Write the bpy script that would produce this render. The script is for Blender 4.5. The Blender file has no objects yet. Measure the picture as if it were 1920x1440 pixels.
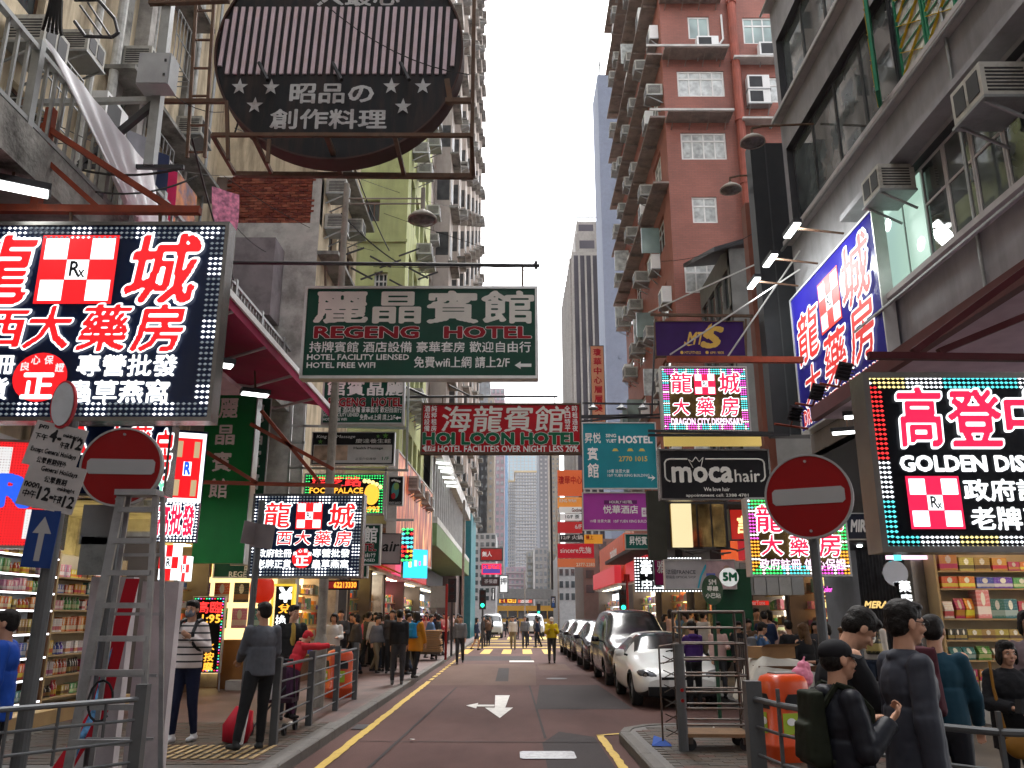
import bpy, bmesh, math, random
import numpy as np
from mathutils import Vector, Matrix, noise as mnoise
rnd = random.Random(7)
PI = math.pi
S = bpy.context.scene
C = S.collection
# ------------------------------------------------------------------ camera, sky, sun, exposure
FPX = 1580.0; PITCH = math.radians(15.4); EYE = 1.7
cam_d = bpy.data.cameras.new('camera'); cam = bpy.data.objects.new('camera', cam_d); C.objects.link(cam)
cam.location = (0, 0, EYE); cam.rotation_euler = (PI/2+PITCH, 0, 0)
cam_d.sensor_width = 36; cam_d.lens = 36*FPX/1920; cam_d.clip_start = .05; cam_d.clip_end = 3000
S.camera = cam
SUN_EL = math.radians(58); SUN_ROT = math.radians(20)
world = bpy.data.worlds.new('World'); S.world = world; world.use_nodes = True
wn = world.node_tree; bg = wn.nodes['Background']
sky = wn.nodes.new('ShaderNodeTexSky'); sky.sky_type = 'NISHITA'; sky.sun_disc = False
sky.sun_elevation = SUN_EL; sky.sun_rotation = SUN_ROT; sky.air_density = 1.0; sky.dust_density = 3.0; sky.ozone_density = 1.0
hs = wn.nodes.new('ShaderNodeHueSaturation'); hs.inputs['Saturation'].default_value = .12
wn.links.new(sky.outputs[0], hs.inputs['Color']); wn.links.new(hs.outputs[0], bg.inputs['Color'])
bg.inputs['Strength'].default_value = .15
sd = bpy.data.lights.new('sun', 'SUN'); sd.energy = .9; sd.angle = math.radians(25); sd.color = (1, .97, .93)
sun = bpy.data.objects.new('sun', sd); C.objects.link(sun)
_sd = Vector((math.sin(SUN_ROT)*math.cos(SUN_EL), math.cos(SUN_ROT)*math.cos(SUN_EL), math.sin(SUN_EL)))
sun.rotation_euler = _sd.to_track_quat('Z', 'Y').to_euler()
vs = S.view_settings; vs.view_transform = 'Standard'; vs.look = 'None'; vs.gamma = 1; vs.exposure = 2.4; vs.use_curve_mapping = False
S.cycles.max_bounces = 6; S.cycles.diffuse_bounces = 3; S.cycles.glossy_bounces = 3; S.cycles.transmission_bounces = 4; S.cycles.volume_bounces = 0

def at(px, py, Y):
    """point seen at photo pixel (px, py) if it stands Y metres down the street"""
    v = (720-py)/FPX; t = Y/(math.cos(PITCH)-v*math.sin(PITCH))
    return Vector(((px-960)/FPX*t, Y, EYE+(math.sin(PITCH)+v*math.cos(PITCH))*t))
def gnd(px, py, z=0.0):
    v = (720-py)/FPX; t = (z-EYE)/(math.sin(PITCH)+v*math.cos(PITCH))
    return Vector(((px-960)/FPX*t, (math.cos(PITCH)-v*math.sin(PITCH))*t, z))

# ------------------------------------------------------------------ materials
MATS = {}; EMK = .22
def _nodes(name):
    m = bpy.data.materials.new(name); m.use_nodes = True
    return m, m.node_tree, m.node_tree.nodes['Principled BSDF']
def mat(name, col, rough=.6, metal=0.0, var=.12, scale=3.0, dirt=0.0, dirtcol=(.05, .045, .04), bump=0.0, bscale=40, spec=.13, coat=0.0, dscale=.8, streak=False, trans=0.0):
    """procedural paint/plaster/metal: base colour, fine variation, optional patchy grime and bump"""
    if name in MATS: return MATS[name]
    m, nt, b = _nodes(name); N = nt.nodes.new; L = nt.links.new
    tc = N('ShaderNodeTexCoord'); geo = N('ShaderNodeNewGeometry')
    n1 = N('ShaderNodeTexNoise'); n1.inputs['Scale'].default_value = scale; n1.inputs['Detail'].default_value = 6
    L(geo.outputs['Position'], n1.inputs['Vector'])
    mr = N('ShaderNodeMapRange'); mr.inputs['From Min'].default_value = .3; mr.inputs['From Max'].default_value = .7
    mr.inputs['To Min'].default_value = 1-var; mr.inputs['To Max'].default_value = 1+var
    L(n1.outputs[0], mr.inputs['Value'])
    mx = N('ShaderNodeMix'); mx.data_type = 'RGBA'; mx.blend_type = 'MULTIPLY'; mx.inputs['Factor'].default_value = 1
    mx.inputs['A'].default_value = (*col, 1); L(mr.outputs[0], mx.inputs['B'])
    out = mx.outputs['Result']
    if dirt > 0:
        n2 = N('ShaderNodeTexNoise'); n2.inputs['Scale'].default_value = dscale; n2.inputs['Detail'].default_value = 9; n2.inputs['Roughness'].default_value = .68
        if streak:
            mp = N('ShaderNodeMapping'); mp.inputs['Scale'].default_value = (3, 3, .35); L(geo.outputs['Position'], mp.inputs['Vector']); L(mp.outputs[0], n2.inputs['Vector'])
        else: L(geo.outputs['Position'], n2.inputs['Vector'])
        r2 = N('ShaderNodeMapRange'); r2.inputs['From Min'].default_value = .46; r2.inputs['From Max'].default_value = .68; r2.inputs['To Max'].default_value = dirt
        L(n2.outputs[0], r2.inputs['Value'])
        m2 = N('ShaderNodeMix'); m2.data_type = 'RGBA'; m2.inputs['B'].default_value = (*dirtcol, 1)
        L(r2.outputs[0], m2.inputs['Factor']); L(out, m2.inputs['A']); out = m2.outputs['Result']
    L(out, b.inputs['Base Color'])
    b.inputs['Roughness'].default_value = rough; b.inputs['Metallic'].default_value = metal
    b.inputs['Specular IOR Level'].default_value = spec; b.inputs['Coat Weight'].default_value = coat
    b.inputs['Coat Roughness'].default_value = .05
    if bump > 0:
        n3 = N('ShaderNodeTexNoise'); n3.inputs['Scale'].default_value = bscale; n3.inputs['Detail'].default_value = 5
        L(geo.outputs['Position'], n3.inputs['Vector'])
        bp = N('ShaderNodeBump'); bp.inputs['Strength'].default_value = bump; bp.inputs['Distance'].default_value = .02
        L(n3.outputs[0], bp.inputs['Height']); L(bp.outputs[0], b.inputs['Normal'])
    MATS[name] = m; return m
def emit(name, col, s=1.0, rough=.5, base=None):
    if name in MATS: return MATS[name]
    m, nt, b = _nodes(name); b.inputs['Base Color'].default_value = (*(base or [c*.5 for c in col]), 1)
    b.inputs['Emission Color'].default_value = (*col, 1); b.inputs['Emission Strength'].default_value = s*EMK; b.inputs['Roughness'].default_value = rough
    MATS[name] = m; return m
def glass(name, col=(.03, .04, .045), rough=.06, var=.5, scale=.9):
    if name in MATS: return MATS[name]
    m, nt, b = _nodes(name); N = nt.nodes.new; L = nt.links.new
    geo = N('ShaderNodeNewGeometry'); n1 = N('ShaderNodeTexNoise'); n1.inputs['Scale'].default_value = scale
    L(geo.outputs['Position'], n1.inputs['Vector']); mr = N('ShaderNodeMapRange'); mr.inputs['From Min'].default_value = .3; mr.inputs['From Max'].default_value = .7
    mr.inputs['To Min'].default_value = 1-var; mr.inputs['To Max'].default_value = 1+var*1.5; L(n1.outputs[0], mr.inputs['Value'])
    mx = N('ShaderNodeMix'); mx.data_type = 'RGBA'; mx.blend_type = 'MULTIPLY'; mx.inputs['Factor'].default_value = 1; mx.inputs['A'].default_value = (*col, 1)
    L(mr.outputs[0], mx.inputs['B']); L(mx.outputs['Result'], b.inputs['Base Color']); b.inputs['Roughness'].default_value = rough; b.inputs['Specular IOR Level'].default_value = .9
    MATS[name] = m; return m

# ------------------------------------------------------------------ mesh builder
class MB:
    def __init__(s): s.v = []; s.f = []; s.m = []; s.mi = 0
    def add(s, vs, fs, mi=None):
        n = len(s.v); s.v += [tuple(v) for v in vs]; s.f += [tuple(i+n for i in f) for f in fs]; s.m += [s.mi if mi is None else mi]*len(fs); return s
    def box(s, x0, x1, y0, y1, z0, z1, mi=None):
        if x0 > x1: x0, x1 = x1, x0
        if y0 > y1: y0, y1 = y1, y0
        if z0 > z1: z0, z1 = z1, z0
        return s.add([(x0, y0, z0), (x1, y0, z0), (x1, y1, z0), (x0, y1, z0), (x0, y0, z1), (x1, y0, z1), (x1, y1, z1), (x0, y1, z1)],
                     [(0, 3, 2, 1), (4, 5, 6, 7), (0, 1, 5, 4), (1, 2, 6, 5), (2, 3, 7, 6), (3, 0, 4, 7)], mi)
    def quad(s, a, b, c, d, mi=None): return s.add([a, b, c, d], [(0, 1, 2, 3)], mi)
    def bar(s, a, b, r, n=6, r2=None, mi=None, caps=True):
        a = Vector(a); b = Vector(b); d = (b-a); r2 = r if r2 is None else r2
        if d.length < 1e-6: return s
        q = d.to_track_quat('Z', 'Y'); vs = []
        for p, rr in ((a, r), (b, r2)):
            for k in range(n):
                t = 2*PI*(k+.5)/n; vs.append(p+q @ Vector((math.cos(t)*rr, math.sin(t)*rr, 0)))
        fs = [(k, (k+1) % n, n+(k+1) % n, n+k) for k in range(n)]
        if caps: fs += [tuple(range(n-1, -1, -1)), tuple(range(n, 2*n))]
        return s.add(vs, fs, mi)
    def sq(s, a, b, w, h=None, mi=None):
        """rectangular bar from a to b, w wide (horizontal), h deep"""
        a = Vector(a); b = Vector(b); d = (b-a).normalized(); h = w if h is None else h
        up = Vector((0, 0, 1)) if abs(d.z) < .95 else Vector((0, 1, 0))
        x = d.cross(up).normalized()*w/2; y = d.cross(x).normalized()*h/2
        vs = [a-x-y, a+x-y, a+x+y, a-x+y, b-x-y, b+x-y, b+x+y, b-x+y]
        return s.add(vs, [(0, 1, 2, 3), (7, 6, 5, 4), (0, 4, 5, 1), (1, 5, 6, 2), (2, 6, 7, 3), (3, 7, 4, 0)], mi)
    def path(s, pts, r, n=6, mi=None):
        for a, b in zip(pts[:-1], pts[1:]): s.bar(a, b, r, n, mi=mi)
        return s
    def prism(s, pts, y0, y1, mi=None):
        """polygon (x,z) extruded along y"""
        n = len(pts); vs = [(x, y0, z) for x, z in pts]+[(x, y1, z) for x, z in pts]
        return s.add(vs, [tuple(range(n)), tuple(range(2*n-1, n-1, -1))]+[(k, n+k, n+(k+1) % n, (k+1) % n) for k in range(n)], mi)
    def lathe(s, prof, cx=0, cy=0, n=16, mi=None, sx=1, sy=1):
        vs = []; k0 = len(prof)
        for (r, z) in prof:
            for k in range(n):
                t = 2*PI*k/n; vs.append((cx+r*math.cos(t)*sx, cy+r*math.sin(t)*sy, z))
        fs = [(i*n+k, i*n+(k+1) % n, (i+1)*n+(k+1) % n, (i+1)*n+k) for i in range(k0-1) for k in range(n)]
        return s.add(vs, fs, mi)
    def mesh(s, name, mats):
        me = bpy.data.meshes.new(name); me.from_pydata(s.v, [], s.f)
        if not isinstance(mats, (list, tuple)): mats = [mats]
        for m in mats: me.materials.append(m)
        if len(mats) > 1: me.polygons.foreach_set('material_index', s.m)
        me.update(); return me
    def build(s, name, mats, parent=None, smooth=False):
        me = s.mesh(name, mats)
        if smooth: me.polygons.foreach_set('use_smooth', [True]*len(me.polygons))
        return link(me, name, parent)
def link(me, name, parent=None, loc=None, rz=0):
    o = bpy.data.objects.new(name, me); C.objects.link(o)
    if parent: o.parent = parent
    if loc is not None: o.location = loc
    if rz: o.rotation_euler = (0, 0, rz)
    return o
def tag(o, label=None, cat=None, group=None, kind=None):
    if label: o['label'] = label
    if cat: o['category'] = cat
    if group: o['group'] = group
    if kind: o['kind'] = kind
    return o
def thing(name, label, cat, loc=(0, 0, 0), rz=0, group=None):
    o = bpy.data.objects.new(name, None); C.objects.link(o); o.location = loc; o.rotation_euler = (0, 0, rz); o.empty_display_size = .2
    return tag(o, label, cat, group)
def copy_tree(o, parent=None, loc=None, rz=None, label=None, group=None):
    c = o.copy(); C.objects.link(c)
    if parent is not None: c.parent = parent
    if loc is not None: c.location = loc
    if rz is not None: c.rotation_euler = (0, 0, rz)
    if label: c['label'] = label
    if group: c['group'] = group
    for ch in list(o.children): copy_tree(ch, c)
    return c
def box_obj(name, m, x0, x1, y0, y1, z0, z1, parent=None): return MB().box(x0, x1, y0, y1, z0, z1).build(name, m, parent)

# ------------------------------------------------------------------ lettering: text -> distance field -> bold flat glyph mesh
def evaluated(obs):
    """mesh of obs[0] with its modifiers applied, worked out in a small side scene; removes the helpers"""
    ts = bpy.data.scenes.new('side'); [ts.collection.objects.link(q) for q in obs]; vl = ts.view_layers[0]; vl.update()
    me = bpy.data.meshes.new_from_object(obs[0].evaluated_get(vl.depsgraph)); [bpy.data.objects.remove(q) for q in obs]; bpy.data.scenes.remove(ts); return me
_fc = {}
def text_field(s, R):
    """coverage of the string at R cells per em; returns mask, x0, z0 (em)"""
    key = (s, R)
    if key in _fc: return _fc[key]
    c = bpy.data.curves.new('t', 'FONT'); c.body = s; c.size = 1; c.resolution_u = 2
    o = bpy.data.objects.new('t', c); me = evaluated([o]); bpy.data.curves.remove(c)
    nv = len(me.vertices)
    if nv == 0: _fc[key] = None; return None
    co = np.empty(nv*3); me.vertices.foreach_get('co', co); co = co.reshape(-1, 3)[:, :2]
    me.calc_loop_triangles(); nt = len(me.loop_triangles); ti = np.empty(nt*3, np.int32); me.loop_triangles.foreach_get('vertices', ti)
    T = co[ti].reshape(-1, 3, 2); bpy.data.meshes.remove(me)
    x0, z0 = co.min(0); x1, z1 = co.max(0)
    W = int((x1-x0)*R)+3; H = int((z1-z0)*R)+3
    M = np.zeros((H, W), bool); Tg = (T-np.array([x0, z0]))*R+.5
    for a, b, c3 in Tg:
        lo = np.floor(np.minimum(np.minimum(a, b), c3)).astype(int); hi = np.ceil(np.maximum(np.maximum(a, b), c3)).astype(int)+1
        gx = np.arange(max(lo[0], 0), min(hi[0], W)); gz = np.arange(max(lo[1], 0), min(hi[1], H))
        if len(gx) == 0 or len(gz) == 0: continue
        X, Z = np.meshgrid(gx+.0, gz+.0); d = (b[0]-a[0])*(c3[1]-a[1])-(b[1]-a[1])*(c3[0]-a[0])
        if abs(d) < 1e-9: continue
        sg = 1 if d > 0 else -1
        e = lambda p, q: sg*((q[0]-p[0])*(Z-p[1])-(q[1]-p[1])*(X-p[0])) >= -1e-6
        M[gz[0]:gz[-1]+1, gx[0]:gx[-1]+1] |= e(a, b) & e(b, c3) & e(c3, a)
    _fc[key] = (M, x0, z0, x1, z1); return _fc[key]
def glyph_mesh(s, R, rad, brush=None):
    """polygons of the string dilated by rad em; brush=(angle, squash) gives a slanted-nib look"""
    M, x0, z0, x1, z1 = text_field(s, R)
    r = rad*R; K = int(math.ceil(r))+2; H, W = M.shape
    P = np.zeros((H+2*K+2, W+2*K+2), bool); P[K+1:K+1+H, K+1:K+1+W] = M
    F = np.full(P.shape, 99.0)
    ca, sa, sq = (1, 0, 1) if not brush else (math.cos(brush[0]), math.sin(brush[0]), brush[1])
    for dz in range(-K, K+1):
        for dx in range(-K, K+1):
            u = dx*ca+dz*sa; w = (-dx*sa+dz*ca)*sq; d = math.hypot(u, w)
            if d > K+.5: continue
            Q = P[max(0, dz):P.shape[0]+min(0, dz), max(0, dx):P.shape[1]+min(0, dx)]
            Fv = F[max(0, -dz):P.shape[0]-max(0, dz), max(0, -dx):P.shape[1]-max(0, dx)]
            Fv[Q] = np.minimum(Fv[Q], d)
    V = r+.5-F   # >0 inside
    ins = V > 0; vs = []; fs = []
    ox = x0-(K+1)/R; oz = z0-(K+1)/R
    code = ins[:-1, :-1]*1+ins[:-1, 1:]*2+ins[1:, 1:]*4+ins[1:, :-1]*8
    full = code == 15
    for j in range(code.shape[0]):
        row = full[j]; nz = np.flatnonzero(row)
        if len(nz):
            br = np.flatnonzero(np.diff(nz) > 1); st = np.r_[nz[0], nz[br+1]]; en = np.r_[nz[br], nz[-1]]
            for a, b in zip(st, en):
                n = len(vs); vs += [(a, j), (b+1, j), (b+1, j+1), (a, j+1)]; fs.append((n, n+1, n+2, n+3))
        for i in np.flatnonzero((code[j] > 0) & ~row):
            cs = ((i, j), (i+1, j), (i+1, j+1), (i, j+1)); vals = (V[j, i], V[j, i+1], V[j+1, i+1], V[j+1, i]); pts = []
            for k in range(4):
                a, b = vals[k], vals[(k+1) % 4]; p, q = cs[k], cs[(k+1) % 4]
                if a > 0: pts.append(p)
                if (a > 0) != (b > 0):
                    t = min(1, max(0, a/(a-b))) if abs(a) < 50 and abs(b) < 50 else .5
                    pts.append((p[0]+(q[0]-p[0])*t, p[1]+(q[1]-p[1])*t))
            if len(pts) >= 3:
                n = len(vs); vs += pts; fs.append(tuple(range(n, n+len(pts))))
    A = np.array(vs)/R; A[:, 0] += ox; A[:, 1] += oz
    return A, fs, (x0, z0, x1, z1)
_gm = {}
def lettering(s, box, y, m, parent, name='lettering', R=24, bold=.03, brush=None, shear=0.0, keep=False, ref=None):
    """fit string s into box (x0,x1,z0,z1) of a local XZ plane at depth y, facing -Y"""
    key = (s, R, round(bold, 4), brush)
    if key not in _gm: _gm[key] = glyph_mesh(s, R, bold, brush)
    A, fs, (x0, z0, x1, z1) = _gm[key]
    bx0, bx1, bz0, bz1 = box; sx = (bx1-bx0)/max(x1-x0, 1e-6); sz = (bz1-bz0)/max(z1-z0, 1e-6)
    if keep:
        k = min(sx, sz); cx = (bx0+bx1)/2; bx0 = cx-(x1-x0)*k/2; cz = (bz0+bz1)/2; bz0 = cz-(z1-z0)*k/2; sx = sz = k
    X = bx0+(A[:, 0]-x0)*sx+shear*(A[:, 1]-z0)*sz; Z = bz0+(A[:, 1]-z0)*sz
    mb = MB(); mb.add([(a, y, b) for a, b in zip(X, Z)], fs)
    return mb.build(name, m, parent)

class Sign:
    """board built in its own XZ plane (front faces local -Y); sub-boxes are given in the px frame of the photo's sign"""
    def __init__(s, name, label, cat, box, Y=None, th=.18, board=None, frame=None, fw=.05, rz=0, corners=None, group=None, off=(0, 0)):
        s.px = box; s.Y = Y
        if corners:    # (x,y,z centre-left-bottom ...): centre point, width, height, rotation
            c, w, h, rz = corners
        else:
            x0, y0, x1, y1 = box; ym = (y0+y1)/2
            a = at(x0, ym, Y); b = at(x1, ym, Y); w = b.x-a.x
            zt = at((x0+x1)/2, y0, Y).z; zb = at((x0+x1)/2, y1, Y).z; h = zt-zb; c = Vector(((a.x+b.x)/2, Y, (zt+zb)/2))
        s.w, s.h, s.c = w, h, Vector(c); s.th = th; s.rz = rz
        s.o = thing(name, label, cat, c, rz, group)
        s.k = w/(box[2]-box[0]); s.kz = h/(box[3]-box[1]); s.layer = 0
        if board: box_obj('board', board, -w/2+fw*.6, w/2-fw*.6, 0, th, -h/2+fw*.6, h/2-fw*.6, s.o)
        if frame:
            mb = MB(); f = fw
            mb.box(-w/2, w/2, -.025, th+.01, h/2-f, h/2).box(-w/2, w/2, -.025, th+.01, -h/2, -h/2+f)
            mb.box(-w/2, -w/2+f, -.0245, th+.0095, -h/2+f, h/2-f).box(w/2-f, w/2, -.0245, th+.0095, -h/2+f, h/2-f)
            mb.build('frame', frame, s.o)
    def L(s, b):
        x0, y0, x1, y1 = b; X = lambda p: (p-s.px[0])*s.k-s.w/2; Z = (lambda q: at(960, q, s.Y).z-s.c.z) if getattr(s, 'Y', None) else (lambda q: s.h/2-(q-s.px[1])*s.kz)
        return X(x0), X(x1), Z(y1), Z(y0)
    def text(s, t, b, m, bold=.03, R=24, brush=None, shear=0, keep=False, d=.006, name='lettering', outline=None, ob=.05):
        kf = .45 if any(ord(q) > 0x2e80 for q in t) else .62; bold *= kf; ob *= .75; R = int(R*1.35)
        if outline: lettering(t, s.L(b), -d, outline, s.o, 'letter_outline', R, bold+ob, brush, shear, keep); d += .004
        return lettering(t, s.L(b), -d, m, s.o, name, R, bold, brush, shear, keep)
    def rect(s, b, m, name='panel', d=.004, th=.003):
        x0, x1, z0, z1 = s.L(b); return box_obj(name, m, x0, x1, -d-.0, -d+th, z0, z1, s.o)
    def poly(s, pts, m, name='emblem', d=.006):
        n = len(pts); mb = MB(); q = [s.L((x, y, x, y)) for x, y in pts]; mb.add([(a[0], -d, a[2]) for a in q], [tuple(range(n))]); return mb.build(name, m, s.o)
    def disc(s, cx, cy, r, m, name='disc', d=.006, ry=None, n=28):
        ry = ry or r; return s.poly([(cx+r*math.cos(2*PI*k/n), cy-ry*math.sin(2*PI*k/n)) for k in range(n)], m, name, d)
    def leds(s, b, rows, pitch, mats, colour, size=.4, d=.01, inset=1.0):
        """rows of little lamps round the rim of px box b"""
        x0, x1, z0, z1 = s.L(b); p = pitch; mb = MB(); W = x1-x0; H = z1-z0
        nx = max(2, int(W/p)); nz = max(2, int(H/p)); px = W/nx; pz = H/nz; tot = 2*(nx+nz)
        def dot(x, z, k, r):
            a = p*size; c = colour(k, r, tot)
            if c is None: return
            mb.add([(x-a, -d, z), (x, -d, z-a*.7), (x+a, -d, z), (x, -d, z+a*.7), (x, -d-a*.8, z)], [(0, 1, 4), (1, 2, 4), (2, 3, 4), (3, 0, 4)], c)
        for r in range(rows):
            o_ = r*p*.95+p/2
            for i in range(nx):
                x = x0+(i+.5)*px
                if x < x0+o_-p*.3 or x > x1-o_+p*.3: continue
                dot(x, z1-o_, i, r); dot(x, z0+o_, nx+nz+(nx-i), r)
            for j in range(nz):
                z = z0+(j+.5)*pz
                if z < z0+o_+p*.5 or z > z1-o_-p*.5: continue
                dot(x1-o_, z, nx+(nz-j), r); dot(x0+o_, z, 2*nx+nz+j, r)
        o = mb.build('led_border', mats, s.o); o['kind'] = 'stuff'; return o
    def rxcross(s, b, red, white, black, d=.012, name='emblem'):
        x0, y0, x1, y1 = b; s.rect(b, red, 'emblem_panel', d); w = (x1-x0); h = (y1-y0)
        mb = MB()
        for (i, j) in ((0, 0), (2, 0), (1, 1), (0, 2), (2, 2)):
            a0 = (.05, .36, .655)[i]; a1 = (.35, .645, .955)[i]; c0 = (.05, .36, .655)[j]; c1 = (.35, .645, .955)[j]
            X0, X1, Z0, Z1 = s.L((x0+a0*w, y0+c0*h, x0+a1*w, y0+c1*h)); mb.box(X0, X1, -d-.004, -d+.001, Z0, Z1)
        mb.build('checker_tile', white, s.o)
        s.text('R', (x0+.41*w, y0+.39*h, x0+.54*w, y0+.60*h), black, .03, 24, d=d+.007); s.text('x', (x0+.52*w, y0+.51*h, x0+.61*w, y0+.62*h), black, .02, 24, d=d+.008)
# ================================================================== shared finishes
STEEL = mat('galvanised_steel', (.3, .31, .31), .5, .6, dirt=.4, dscale=3)
RUST = mat('rusty_steel', (.13, .085, .06), .8, .2, var=.3, scale=8, dirt=.6, dirtcol=(.09, .035, .015), dscale=4)
REDPAINT = mat('red_oxide_paint', (.24, .05, .025), .6, .1, var=.2, dirt=.35, dscale=5)
DARKM = mat('dark_metal', (.045, .045, .048), .5, .3)
BLACK = mat('black_plastic', (.018, .018, .02), .5)
WHITE = mat('white_paint', (.75, .75, .74), .5, var=.04, dirt=.15, dscale=3)
WIREM = mat('cable_rubber', (.025, .024, .023), .7)
RAILG = mat('railing_paint', (.11, .115, .12), .45, .4, dirt=.3, dscale=6)
ACM = mat('aircon_casing', (.42, .41, .37), .55, dirt=.55, dscale=5, dirtcol=(.14, .12, .09))
CONC = mat('stained_concrete', (.25, .245, .225), .9, var=.2, dirt=.9, dscale=1.4, dirtcol=(.035, .033, .03), bump=.5, bscale=18)
ALU = mat('window_aluminium', (.55, .55, .54), .4, .5)
WFRAME = mat('white_window_frame', (.72, .72, .7), .45, var=.05, dirt=.2)
BRN = mat('brown_window_frame', (.12, .06, .035), .5)
GL = glass('dark_glass'); GLG = glass('green_grey_glass', (.05, .07, .065), .05); GLB = glass('pale_glass', (.17, .23, .22), .08); GLC = glass('curtained_glass', (.42, .44, .43), .15, .3, 5)
WARMLIT = emit('warm_shop_light', (1, .74, .45), 17); WHITELIT = emit('white_shop_light', (.93, .97, 1), 24); WARM2 = emit('glow_warm', (1, .6, .25), 4)

# ================================================================== ground
def asphalt(name, col, col2, sc=.35):
    m, nt, b = _nodes(name); N = nt.nodes.new; L = nt.links.new; geo = N('ShaderNodeNewGeometry')
    n = N('ShaderNodeTexNoise'); n.inputs['Scale'].default_value = sc; n.inputs['Detail'].default_value = 8; n.inputs['Roughness'].default_value = .62
    mp = N('ShaderNodeMapping'); mp.inputs['Scale'].default_value = (1.6, .55, 1); L(geo.outputs['Position'], mp.inputs['Vector']); L(mp.outputs[0], n.inputs['Vector'])
    cr = N('ShaderNodeValToRGB'); cr.color_ramp.elements[0].position = .36; cr.color_ramp.elements[0].color = (*col, 1); cr.color_ramp.elements[1].position = .64; cr.color_ramp.elements[1].color = (*col2, 1)
    L(n.outputs[0], cr.inputs[0])
    g = N('ShaderNodeTexNoise'); g.inputs['Scale'].default_value = 55; g.inputs['Detail'].default_value = 3; L(geo.outputs['Position'], g.inputs['Vector'])
    mr = N('ShaderNodeMapRange'); mr.inputs['To Min'].default_value = .6; mr.inputs['To Max'].default_value = 1.45; L(g.outputs[0], mr.inputs['Value'])
    mx = N('ShaderNodeMix'); mx.data_type = 'RGBA'; mx.blend_type = 'MULTIPLY'; mx.inputs['Factor'].default_value = 1; L(cr.outputs[0], mx.inputs['A']); L(mr.outputs[0], mx.inputs['B'])
    L(mx.outputs['Result'], b.inputs['Base Color']); b.inputs['Roughness'].default_value = .8; b.inputs['Specular IOR Level'].default_value = .12
    bp = N('ShaderNodeBump'); bp.inputs['Strength'].default_value = .35; bp.inputs['Distance'].default_value = .01; L(g.outputs[0], bp.inputs['Height']); L(bp.outputs[0], b.inputs['Normal'])
    MATS[name] = m; return m
ROAD = asphalt('worn_reddish_asphalt', (.052, .0245, .0215), (.085, .044, .038))
PATCH = asphalt('pale_concrete_patch', (.075, .042, .031), (.10, .06, .045))
DARKP = asphalt('dark_asphalt_patch', (.024, .0195, .02), (.038, .03, .03))
YEL = mat('yellow_road_paint', (.5, .34, .07), .6, var=.15, scale=9, dirt=.55, dscale=9, dirtcol=(.09, .06, .05))
RWH = mat('white_road_paint', (.55, .53, .5), .6, var=.08, scale=9, dirt=.35, dscale=7, dirtcol=(.15, .12, .11))
tag(MB().add([(-240, -90, 0), (240, -90, 0), (240, 520, 0), (-240, 520, 0)], [(0, 1, 2, 3)]).build('road', ROAD), kind='structure')
def sheet(name, m, pts, z=.004):
    return tag(MB().add([(x, y, z) for x, y in pts], [tuple(range(len(pts)))]).build(name, m), kind='structure')
sheet('road_patch', PATCH, [(-2.15, 22.7), (.62, 22.7), (.86, 32.6), (-2.15, 32.6)])
sheet('road_patch', PATCH, [(.9, 29.0), (1.95, 29.0), (1.95, 32.6), (.9, 32.6)])
sheet('road_patch', DARKP, [(.72, 13.8), (1.2, 13.2), (1.2, 8), (.4, 8), (.42, 12.6)])
sheet('road_patch', DARKP, [(-2.1, 35), (.8, 35), (.8, 39), (-2.1, 39)])
sheet('road_patch', DARKP, [(.7, 22.8), (2.2, 22.8), (2.3, 17), (.45, 17)], .0045)
sheet('road_joint', DARKP, [(-2.15, 12.72), (1.25, 12.6), (1.25, 12.64), (-2.15, 12.76)], .008)
sheet('road_joint', DARKP, [(.42, 22.6), (.46, 22.6), (.50, 13), (.46, 13)], .008)
def line(name, m, x0, x1, y0, y1, z=.012, jit=.012, n=24):
    mb = MB(); L_ = []; R_ = []
    for i in range(n+1):
        y = y0+(y1-y0)*i/n; L_.append((x0+rnd.uniform(-jit, jit), y, z)); R_.append((x1+rnd.uniform(-jit, jit), y, z))
    for i in range(n): mb.quad(L_[i], R_[i], R_[i+1], L_[i+1])
    return tag(mb.build(name, m), kind='structure')
for q_ in ([(-1.75, 8), (-1.70, 8), (-1.35, 22), (-1.39, 22)], [(-.45, 24), (-.1, 24), (-.1, 30), (-.45, 30)]): sheet('road_patch', DARKP, q_, .0085)
for (x_, y_) in ((1.25, 25.0),): sheet('manhole_cover', mat('dark_manhole_iron', (.06, .055, .055), .5, .3, var=.4, scale=30), [(x_+.3*math.cos(k*PI/8), y_+.3*math.sin(k*PI/8)) for k in range(16)], .0125)
line('yellow_line', YEL, -2.29, -2.17, 4, 24, n=90)
for k in range(12): line('yellow_line', YEL, -2.29, -2.18, 24.4+k*1.15, 25.1+k*1.15, n=3)
line('yellow_line', YEL, 1.24, 1.34, 5, 13.35, n=40)
sheet('yellow_line', YEL, [(1.24, 13.36), (1.24, 13.26), (1.7, 13.5), (1.7, 13.6)], .012)
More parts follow.
